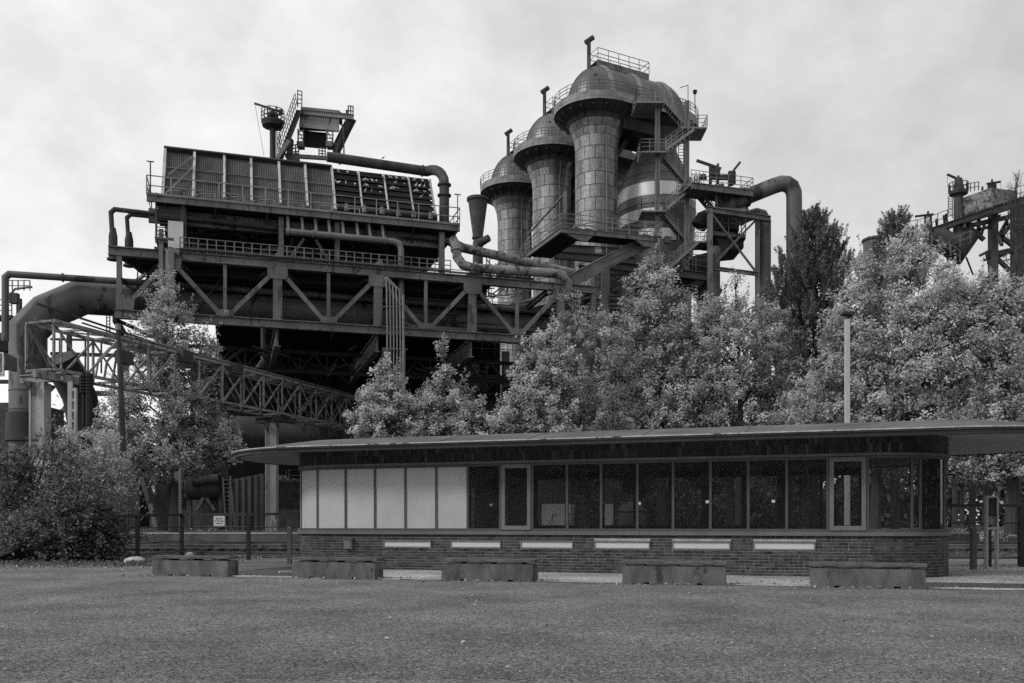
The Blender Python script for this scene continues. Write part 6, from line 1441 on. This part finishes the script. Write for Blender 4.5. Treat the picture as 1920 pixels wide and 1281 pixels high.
tree('oak_tree', 327, 61.5, 'pale leafed young oak behind the lattice bridge, with a tall thin top before the truss', [(303, 545, 24, 34), (312, 590, 42, 34), (318, 622, 60, 30), (350, 655, 60, 26), (290, 655, 40, 26), (285, 715, 62, 40), (345, 715, 60, 36), (300, 775, 100, 48), (370, 790, 72, 40), (395, 835, 58, 34), (300, 845, 110, 42), (225, 790, 48, 60), (210, 850, 50, 40), (425, 850, 34, 22), (260, 870, 90, 34), (330, 880, 80, 20)], 40000, .19, 'leaf', .36, twig_len=1.1)
tree('young_tree', 715, 60, 'small pale tree left of the conduit bundle foot, at the end of the lattice bridge', [(722, 705, 14, 32), (700, 750, 30, 30), (740, 760, 34, 46), (690, 795, 30, 36), (730, 810, 60, 46), (770, 790, 30, 46)], 15000, .19, 'leaf2', .12, twig_len=.95)
tree('young_tree', 835, 61, 'small pale tree with a narrow spire, fourth bay of the truss behind it', [(830, 690, 14, 40), (842, 735, 30, 36), (806, 745, 24, 40), (810, 790, 50, 44), (870, 775, 34, 40), (890, 810, 50, 40), (925, 800, 34, 50), (850, 820, 60, 40)], 16000, .19, 'leaf2', .12, twig_len=.95)
tree('young_tree', 1010, 61, 'pale bushy tree hiding the right foot of the truss bridge', [(1000, 690, 26, 44), (1030, 640, 22, 40), (1010, 735, 58, 66), (985, 790, 50, 46), (1050, 700, 44, 60), (1040, 790, 66, 56)], 20000, .19, 'leaf2', .14, twig_len=1.0)
tree('young_tree', 1090, 62.5, 'thin airy tree growing up past the end of the truss', [(1068, 580, 16, 44), (1060, 640, 22, 40), (1110, 600, 20, 40), (1125, 640, 34, 50), (1090, 730, 50, 50), (1120, 790, 60, 50)], 7500, .19, 'leaf', .13, twig_len=.9)
tree('maple_tree', 1238, 66, 'pale crowned tree with a pointed top in front of the stove feet', [(1228, 512, 20, 26), (1232, 548, 42, 34), (1190, 590, 30, 36), (1236, 600, 68, 46), (1205, 660, 66, 52), (1265, 650, 56, 60), (1170, 720, 54, 56), (1235, 745, 90, 62), (1240, 800, 100, 40)], 30000, .2, 'leaf', .26)
tree('maple_tree', 1385, 64, 'pale broad tree below the steel frame, left of the dark pine', [(1330, 580, 26, 30), (1345, 610, 44, 40), (1378, 545, 12, 44), (1395, 610, 52, 44), (1440, 620, 34, 40), (1380, 670, 86, 56), (1440, 690, 50, 56), (1330, 740, 60, 62), (1400, 760, 90, 66), (1470, 770, 50, 50)], 30000, .2, 'leaf', .24)
tree('big_maple_tree', 1640, 58, 'broad pale tree behind the lamp post', [(1640, 520, 40, 36), (1620, 570, 56, 44), (1585, 610, 34, 34), (1650, 640, 100, 70), (1560, 690, 52, 60), (1600, 750, 110, 70), (1540, 780, 70, 40), (1690, 740, 70, 70), (1650, 850, 90, 50)], 34000, .19, 'leaf', .3)
tree('big_maple_tree', 1752, 56, 'largest pale tree right of the lamp post, its top before the far furnace', [(1692, 458, 34, 28), (1715, 496, 50, 40), (1740, 550, 84, 46), (1800, 545, 44, 30), (1790, 590, 90, 60), (1720, 620, 90, 60), (1760, 700, 110, 80), (1690, 800, 80, 60), (1800, 810, 90, 70), (1810, 870, 70, 34)], 36000, .19, 'leaf2', .34)
tree('big_maple_tree', 1895, 54, 'pale tree cut by the right picture edge', [(1866, 535, 28, 26), (1885, 585, 60, 44), (1920, 600, 60, 70), (1860, 640, 70, 60), (1900, 710, 90, 70), (1870, 790, 80, 60), (1930, 820, 80, 70), (1880, 868, 60, 30)], 28000, .19, 'leaf', .32)

def pine(base_px, Y, label, top_py, low_py, half, n):
    b0 = P(base_px, 983, Y); b0.z = .9; zt = P(0, top_py, Y).z; zl = P(0, low_py, Y).z; hw = half * Y / F
    o = thing('pine_tree', b0, label, 'pine'); w = MB(); w.poly([b0, Vector((b0.x + .2, b0.y, zt - .5))], [.38, .04], 8)
    P_, N_ = [], []
    nb = n // 560
    for i in range(nb):
        e = (i / nb) ** .85; z = zl + (zt - .6 - zl) * e; a = i * 2.4 + nrg.uniform(-.4, .4); l = hw * (1 - e) ** .72 * nrg.uniform(.45, 1.4) + .25
        st_ = Vector((b0.x, b0.y, z)); tip = st_ + Vector((math.cos(a) * l, math.sin(a) * l, l * .34 + .4)); w.poly([st_, st_.lerp(tip, .6) + Vector((0, 0, -.15)), tip], [.07, .05, .015], 4)
        m_ = int(4 + 5.5 * l)
        for k in range(m_):
            f_ = nrg.uniform(.3, 1.08); c = np.array(st_.lerp(tip, f_)) + nrg.normal(size=3) * np.array((.42, .42, .2)) * (.3 + .1 * l); nn = 58
            dr = np.array((math.cos(a) * .3, math.sin(a) * .3, .95)) + nrg.normal(size=3) * .16; dr /= np.linalg.norm(dr)
            u = nrg.random((nn, 1)); off = nrg.normal(size=(nn, 3)); off /= np.linalg.norm(off, axis=1, keepdims=True)
            P_.append(c + dr * u * 1.1 + off * .13 * (1.15 - u)); N_.append(off + dr * .3)
    w.build('trunk', M['bark'], o, True)
    pos = np.concatenate(P_); leaf_obj('crown', pos, np.concatenate(N_), .30, M['needle'], o, .16)
pine(1525, 72, 'dark pine tree between the pale trees, right of the bent gas pipe', 405, 800, 112, 76000)
pine(1678, 70, 'dark pine top sticking out just left of the biggest pale tree', 405, 640, 62, 26000)
pine(1462, 74, 'small dark pine spire beside the foot of the gas pipes', 495, 700, 34, 14000)

# bare poplar at the right edge
b0 = P(1905, 983, 66); b0.z = .9; o = thing('bare_tree', b0, 'nearly bare tree with fine upright twigs at the right edge', 'tree'); w = MB(); zt = P(0, 325, 66).z
w.poly([b0, Vector((b0.x, b0.y, zt))], [.3, .03], 7); rr = random.Random(4); pp = []
for k in range(90):
    z = rr.uniform(zt * .5, zt - .5); a = rr.uniform(0, 2 * PI); l = rr.uniform(.6, 1) * (2.3 * (1 - (z / zt) ** 3) + .5); s_ = Vector((b0.x, b0.y, z)); t_ = s_ + Vector((math.cos(a) * l * .6, math.sin(a) * l * .6, l * 1.2)); w.poly([s_, s_.lerp(t_, .5) + Vector((math.cos(a) * .15, math.sin(a) * .15, 0)), t_], [.035, .025, .01], 4)
    for _ in range(2): q = s_.lerp(t_, rr.uniform(.3, 1)); w.poly([q, q + Vector((rr.uniform(-.3, .3), rr.uniform(-.3, .3), rr.uniform(.3, .8)))], [.018, .008], 3); pp.append(np.array(q) + nrg.normal(size=(2, 3)) * .25)
w.build('trunk', M['bark'], o, True); pp = np.concatenate(pp); leaf_obj('crown', pp, nrg.normal(size=pp.shape), .13, M['leaf_dk'], o)

# big dark shrubs at the left
def shrub(name, base_px, Y, label, blobs, n, leaf, mat='leaf_dk'):
    b0 = P(base_px, 983, Y); b0.z = 0; o = thing(name, b0, label, 'shrub'); w = MB(); P_, N_ = [], []
    E = [ell(*q[:4], Y, *(q[4:])) for q in blobs]; vol = np.array([(e[1][0] * e[1][1] * e[1][2]) ** .62 for e in E]); sh = vol / vol.sum()
    for e, s_ in zip(E, sh):
        c, r = e
        for _ in range(int(n * s_ / 36)):
            d = nrg.normal(size=3); d /= np.linalg.norm(d); p = c + d * r * nrg.uniform(.3, 1) ** .45
            if p[2] < .05: continue
            dr = d * np.array((.9, .9, .2)) + np.array((0, -.15, .1)) + nrg.normal(size=3) * .35; dr /= np.linalg.norm(dr); l = nrg.uniform(.4, 1.35); u = nrg.random((36, 1))
            arc_ = np.concatenate([np.zeros((36, 2)), -.45 * u ** 2 * l], 1)
            q = p + dr * l * u + arc_ + nrg.normal(size=(36, 3)) * .09; q[:, 2] = np.maximum(q[:, 2], .02); P_.append(q); N_.append(nrg.normal(size=(36, 3)) * .55 + np.array((0, -.35, .9)))
        for _ in range(4):
            tip = c + nrg.normal(size=3) * r * .5; st_ = np.array((b0.x + nrg.uniform(-1.2, 1.2), b0.y + nrg.uniform(-.6, .6), 0)); w.poly([Vector(st_), Vector((st_ + tip) / 2 + nrg.normal(size=3) * .2), Vector(tip)], [.05, .035, .01], 5)
    w.build('stems', M['bark'], o, True); leaf_obj('foliage', np.concatenate(P_), np.concatenate(N_), leaf, M[mat], o, .5)
shrub('shrub', 160, 34.5, 'large dark arching shrub at the left, widest before the railing', [(150, 945, 46, 50), (120, 995, 84, 46), (172, 1000, 46, 40), (60, 1000, 50, 40), (198, 965, 20, 28), (120, 930, 30, 30), (150, 1038, 60, 16)], 21000, .15)
shrub('shrub', 20, 37, 'tall loose dark shrub at the left edge around the white pillar', [(15, 905, 34, 40), (48, 880, 16, 24), (10, 955, 46, 46), (5, 1000, 44, 36), (112, 850, 18, 30), (100, 815, 8, 22), (140, 870, 20, 26), (50, 940, 30, 30), (24, 862, 30, 30), (58, 852, 16, 22)], 9500, .15)
shrub('shrub', 190, 40, 'paler shrub behind the large arching one, under the wooden pole', [(175, 860, 40, 44), (205, 895, 34, 46), (150, 830, 30, 30), (120, 900, 40, 50)], 9000, .14, 'leaf')
shrub('shrub', 268, 57, 'small low shrub growing at the foot of the platform wall', [(262, 1008, 18, 10)], 900, .14)
shrub('shrub', 1860, 57, 'small pale weed tuft on the platform wall behind the info stele', [(1865, 1003, 14, 11)], 900, .16, 'leaf2')

# dark trees closing the view: trunks one can tell apart, then a far wood
for i, (px, Y, w_) in enumerate(((1822, 66, .26), (1850, 69, .36), (1905, 72, .4), (1790, 88, .3), (1803, 90, .25), (1243, 68, .24), (1368, 67, .3), (1480, 74, .3), (1525, 78, .25))):
    b0 = P(px, 983, Y); b0.z = .86; h = 8.5
    where = ('left of the info stele, thin', 'directly behind the info stele', 'with a flared foot right of the info stele', 'farther back left of the stele, pale', 'farther back, thin, next to a pale one', 'seen through the middle glass', 'forked, seen through the glass', 'seen near the last open window', 'seen through the last open window')[i]
    o = thing('park_tree', b0, 'dark park tree trunk ' + where, 'tree', 'park trees behind the platform'); w = MB(); w.poly([b0, b0 + Vector((.02, 0, .35)), b0 + Vector((.05, 0, 3)), b0 + Vector((.2 * (-1) ** i, 0, h))], [w_ * 1.6, w_, w_ * .85, w_ * .5], 9)
    for k in range(5): a = k * 1.3 + i; s_ = b0 + Vector((.1, 0, 4 + k * .8)); w.poly([s_, s_ + Vector((math.cos(a) * 1.2, math.sin(a) * .8, 1.0)), s_ + Vector((math.cos(a) * 2.6, math.sin(a) * 2, 2.2))], [.09, .06, .02], 5)
    w.build('trunk', M['bark'], o, True)
    n = 3600; c = np.array(b0) + np.array((0, 0, h)); d = nrg.normal(size=(n, 3)); d /= np.linalg.norm(d, axis=1, keepdims=True); pos = c + d * np.array((3.2, 2.6, 3.6)) * nrg.uniform(.3, 1, (n, 1)) ** .5 + nrg.normal(size=(n, 3)) * .3
    leaf_obj('crown', pos, nrg.normal(size=(n, 3)) + np.array((0, -.3, .8)), .22, M['leaf'], o)
n = 90000
xs = np.concatenate([nrg.uniform(22, 190, n * 3 // 4), nrg.uniform(-150, -32, n // 4)]); ys = nrg.uniform(104, 140, len(xs)); hh_ = 11 + 3.5 * np.sin(xs * .35) + 2.5 * np.sin(xs * .83 + 1); hh_ = np.where(xs < 0, hh_ * 1.0, hh_ + np.clip((xs - 28) * .5, 0, 9))
zs = 1 + hh_ * nrg.uniform(0.0, 1, len(xs)) ** .75
qx = nrg.uniform(5, 24, 9000); leaf_obj('undergrowth', np.stack([qx, nrg.uniform(77, 81, 9000), .9 + (3.6 + np.sin(qx)) * nrg.random(9000)], 1), nrg.normal(size=(9000, 3)) + np.array((0, -.4, .7)), .4, M['leaf_dk'], None, .7, 'stuff')
hx = nrg.uniform(-48, 47, 26000); hy = nrg.uniform(93, 101, 26000); leaf_obj('hedge_row', np.stack([hx, hy, 1 + (4.5 + np.sin(hx * .7)) * nrg.random(26000)], 1), nrg.normal(size=(26000, 3)) + np.array((0, -.4, .7)), .8, M['leaf_dk'], None, .7, 'stuff')
leaf_obj('far_wood', np.stack([xs, ys, zs], 1), nrg.normal(size=(len(xs), 3)) + np.array((0, -.4, .7)), .9, M['leaf_dk'], None, .7, 'stuff')
# wood and hedge behind the viewer: what the glass mirrors
n = 110000
an = nrg.uniform(-.35 * PI, 1.05 * PI, n); rad_ = nrg.uniform(62, 80, n); xs = 10 + rad_ * np.cos(-an) * 1.25; ys_ = 8 + rad_ * np.sin(-an)
zs = (15 + 4 * np.sin(an * 17) + 2.5 * np.sin(an * 41)) * nrg.random(n) ** .75 + .1
ok = (ys_ < 40); leaf_obj('wood_behind', np.stack([xs, ys_, zs], 1)[ok], (nrg.normal(size=(n, 3)) + np.array((0, 0, .6)))[ok], 2.3, M['needle'], None, .9, 'stuff')

# ================================================================== FALLEN LEAVES AND WEEDS
def scatter_ground(name, xy, z, size, mat, tilt=.35, kind='stuff'):
    n = len(xy); pos = np.concatenate([xy, np.full((n, 1), z) if np.isscalar(z) else z[:, None]], 1)
    return leaf_obj(name, pos, nrg.normal(size=(n, 3)) * tilt + np.array((0, 0, 1.0)), size, mat, None, .6, kind)
n = 1600; Yl = 8.5 + 20 * nrg.random(n) ** 1.4; xl = nrg.uniform(-.6, .6, n) * Yl
scatter_ground('pale_pebbles', np.stack([xl, Yl], 1), .008, .026, M['litter'], .6)
n = 420; Yl = nrg.uniform(8.5, 26, n); xl = nrg.uniform(-.6, .6, n) * Yl
scatter_ground('fallen_leaves', np.stack([xl, Yl], 1), .016, .058, M['litter'], .3)
a = []
for i, (px, py) in enumerate(((355, 1080.5), (624, 1085.5), (912, 1090), (1262, 1096.5), (1626, 1103))):
    q = P(px, py, gY(py)); a.append(np.stack([q.x + nrg.uniform(-1.8, 2.0, 70), q.y - np.abs(nrg.normal(size=70)) * .25 + .05], 1))
q = P(140, 1060, gY(1060)); a.append(np.stack([q.x + nrg.uniform(-4, 4.5, 900), q.y - 1.2 + nrg.normal(size=900) * .9], 1))
for px, py, m_ in ((450, 1046, 260), (560, 1040, 120), (1850, 1062, 200), (1490, 1094, 40)):
    q = P(px, py, gY(py)); a.append(np.stack([q.x + nrg.normal(size=m_) * 1.6, q.y + nrg.normal(size=m_) * .8], 1))
scatter_ground('leaf_litter', np.concatenate(a), .03, .085, M['litter'], .5)
n = 2600; xy = np.stack([P(140, 1060, gY(1060)).x + nrg.uniform(-6, 5.5, n), gY(1060) - .3 + nrg.normal(size=n) * .7], 1)
leaf_obj('weeds', np.concatenate([xy, nrg.random((n, 1)) ** 2 * .16 + .02], 1), nrg.normal(size=(n, 3)), .12, M['leaf_dk'], None, .3, 'stuff')
n = 9000; xs = nrg.uniform(-60, 60, n); ys = nrg.uniform(66.5, 110, n); leaf_obj('lawn_leaves', np.stack([xs, ys, .88 + (ys - 66) * .0055], 1), nrg.normal(size=(n, 3)) * .5 + np.array((0, 0, 1)), .2, M['litter'], None, .6, 'stuff')
n = 5000; xs = nrg.uniform(-40, 40, n); ys = nrg.uniform(38.6, 45, n); leaf_obj('track_weeds', np.stack([xs, ys, .04 + nrg.random(n) ** 3 * .15], 1), nrg.normal(size=(n, 3)), .11, M['leaf_dk'], None, .4, 'stuff')
# loose stones of the gravel square nearest to the viewer
n = 26000; Yg = 8.2 + 11 * nrg.random(n) ** 1.5; xg = nrg.uniform(-.62, .62, n) * Yg; sz = nrg.uniform(.004, .011, n)
ang = nrg.uniform(0, 2 * PI, n); v = np.empty((n, 4, 3))
for k in range(3): v[:, k, 0] = xg + sz * np.cos(ang + k * 2.09); v[:, k, 1] = Yg + sz * np.sin(ang + k * 2.09) * 1.2; v[:, k, 2] = .001
v[:, 3, 0] = xg; v[:, 3, 1] = Yg; v[:, 3, 2] = sz * 1.1
me = bpy.data.meshes.new('loose_gravel'); fi = (np.arange(n)[:, None] * 4 + np.array([0, 1, 3, 1, 2, 3, 2, 0, 3])[None]).reshape(-1, 3)
me.from_pydata(v.reshape(-1, 3).tolist(), [], fi.tolist()); at = me.attributes.new('rnd', 'FLOAT', 'FACE'); at.data.foreach_set('value', np.repeat(nrg.random(n), 3).astype(np.float32)); me.materials.append(surf('gravel_stone', .13, .2, 1.0, .9, pieces=.7)); ob = bpy.data.objects.new('loose_gravel', me); COL.objects.link(ob); ob['kind'] = 'stuff'

# ================================================================== PIGEONS
def bird_mesh():
    b = MB(); n = 8; prof = [(-.20, .012, .02), (-.13, .035, .03), (-.05, .075, .07), (.05, .08, .09), (.12, .055, .13), (.155, .04, .19), (.185, .035, .215), (.21, .012, .212), (.235, .004, .205)]
    vs = [(x, r * .8 * math.cos(2 * PI * j / n), z + r * math.sin(2 * PI * j / n) + .06) for x, r, z in prof for j in range(n)]
    b.add(vs, [(i * n + j, i * n + (j + 1) % n, (i + 1) * n + (j + 1) % n, (i + 1) * n + j) for i in range(len(prof) - 1) for j in range(n)] + [tuple(range(n)), tuple(range((len(prof) - 1) * n, len(prof) * n))])
    for s_ in (-.03, .03): b.bar((.03, s_, 0), (.02, s_, .1), .012)
    return b
bp = None
spots = []
for i, bx in enumerate(((2, .5, 9), (3, 9, 16), (0, 0, 0))): pass
rr = random.Random(9)
for bay, cnt in ((6, 6), (7, 12), (8, 14), (9, 13)):
    for k in range(cnt):
        e = rr.choice((.92, .79, .79, .66, .66, .53) if bay > 6 else (.79, .92, .66)); spots.append(SL(ribs[bay] + .3 + rr.random() * (ribs[bay + 1] - ribs[bay] - .6), round(e * 7.6) / 7.6 + .008, .08))
spots.append(W(TF.t(718, 5.4), 5.4, rz + .33))
for i, c in enumerate(spots):
    if bp is None:
        bp = bird_mesh().build('pigeon', M['bird'], None, True); o = bp
    else: o = bp.copy(); COL.objects.link(o)
    o.location = c; o.rotation_euler = (0, 0, rr.uniform(0, 2 * PI)); o.scale = (.85, .85, .85)
    top_ = i == len(spots) - 1
    tag(o, 'pigeon alone on top of the collector pipe' if top_ else 'small pale pigeon perching on the dark louvres of the cooler', 'pigeon', None if top_ else 'pigeons on the cooler louvres')
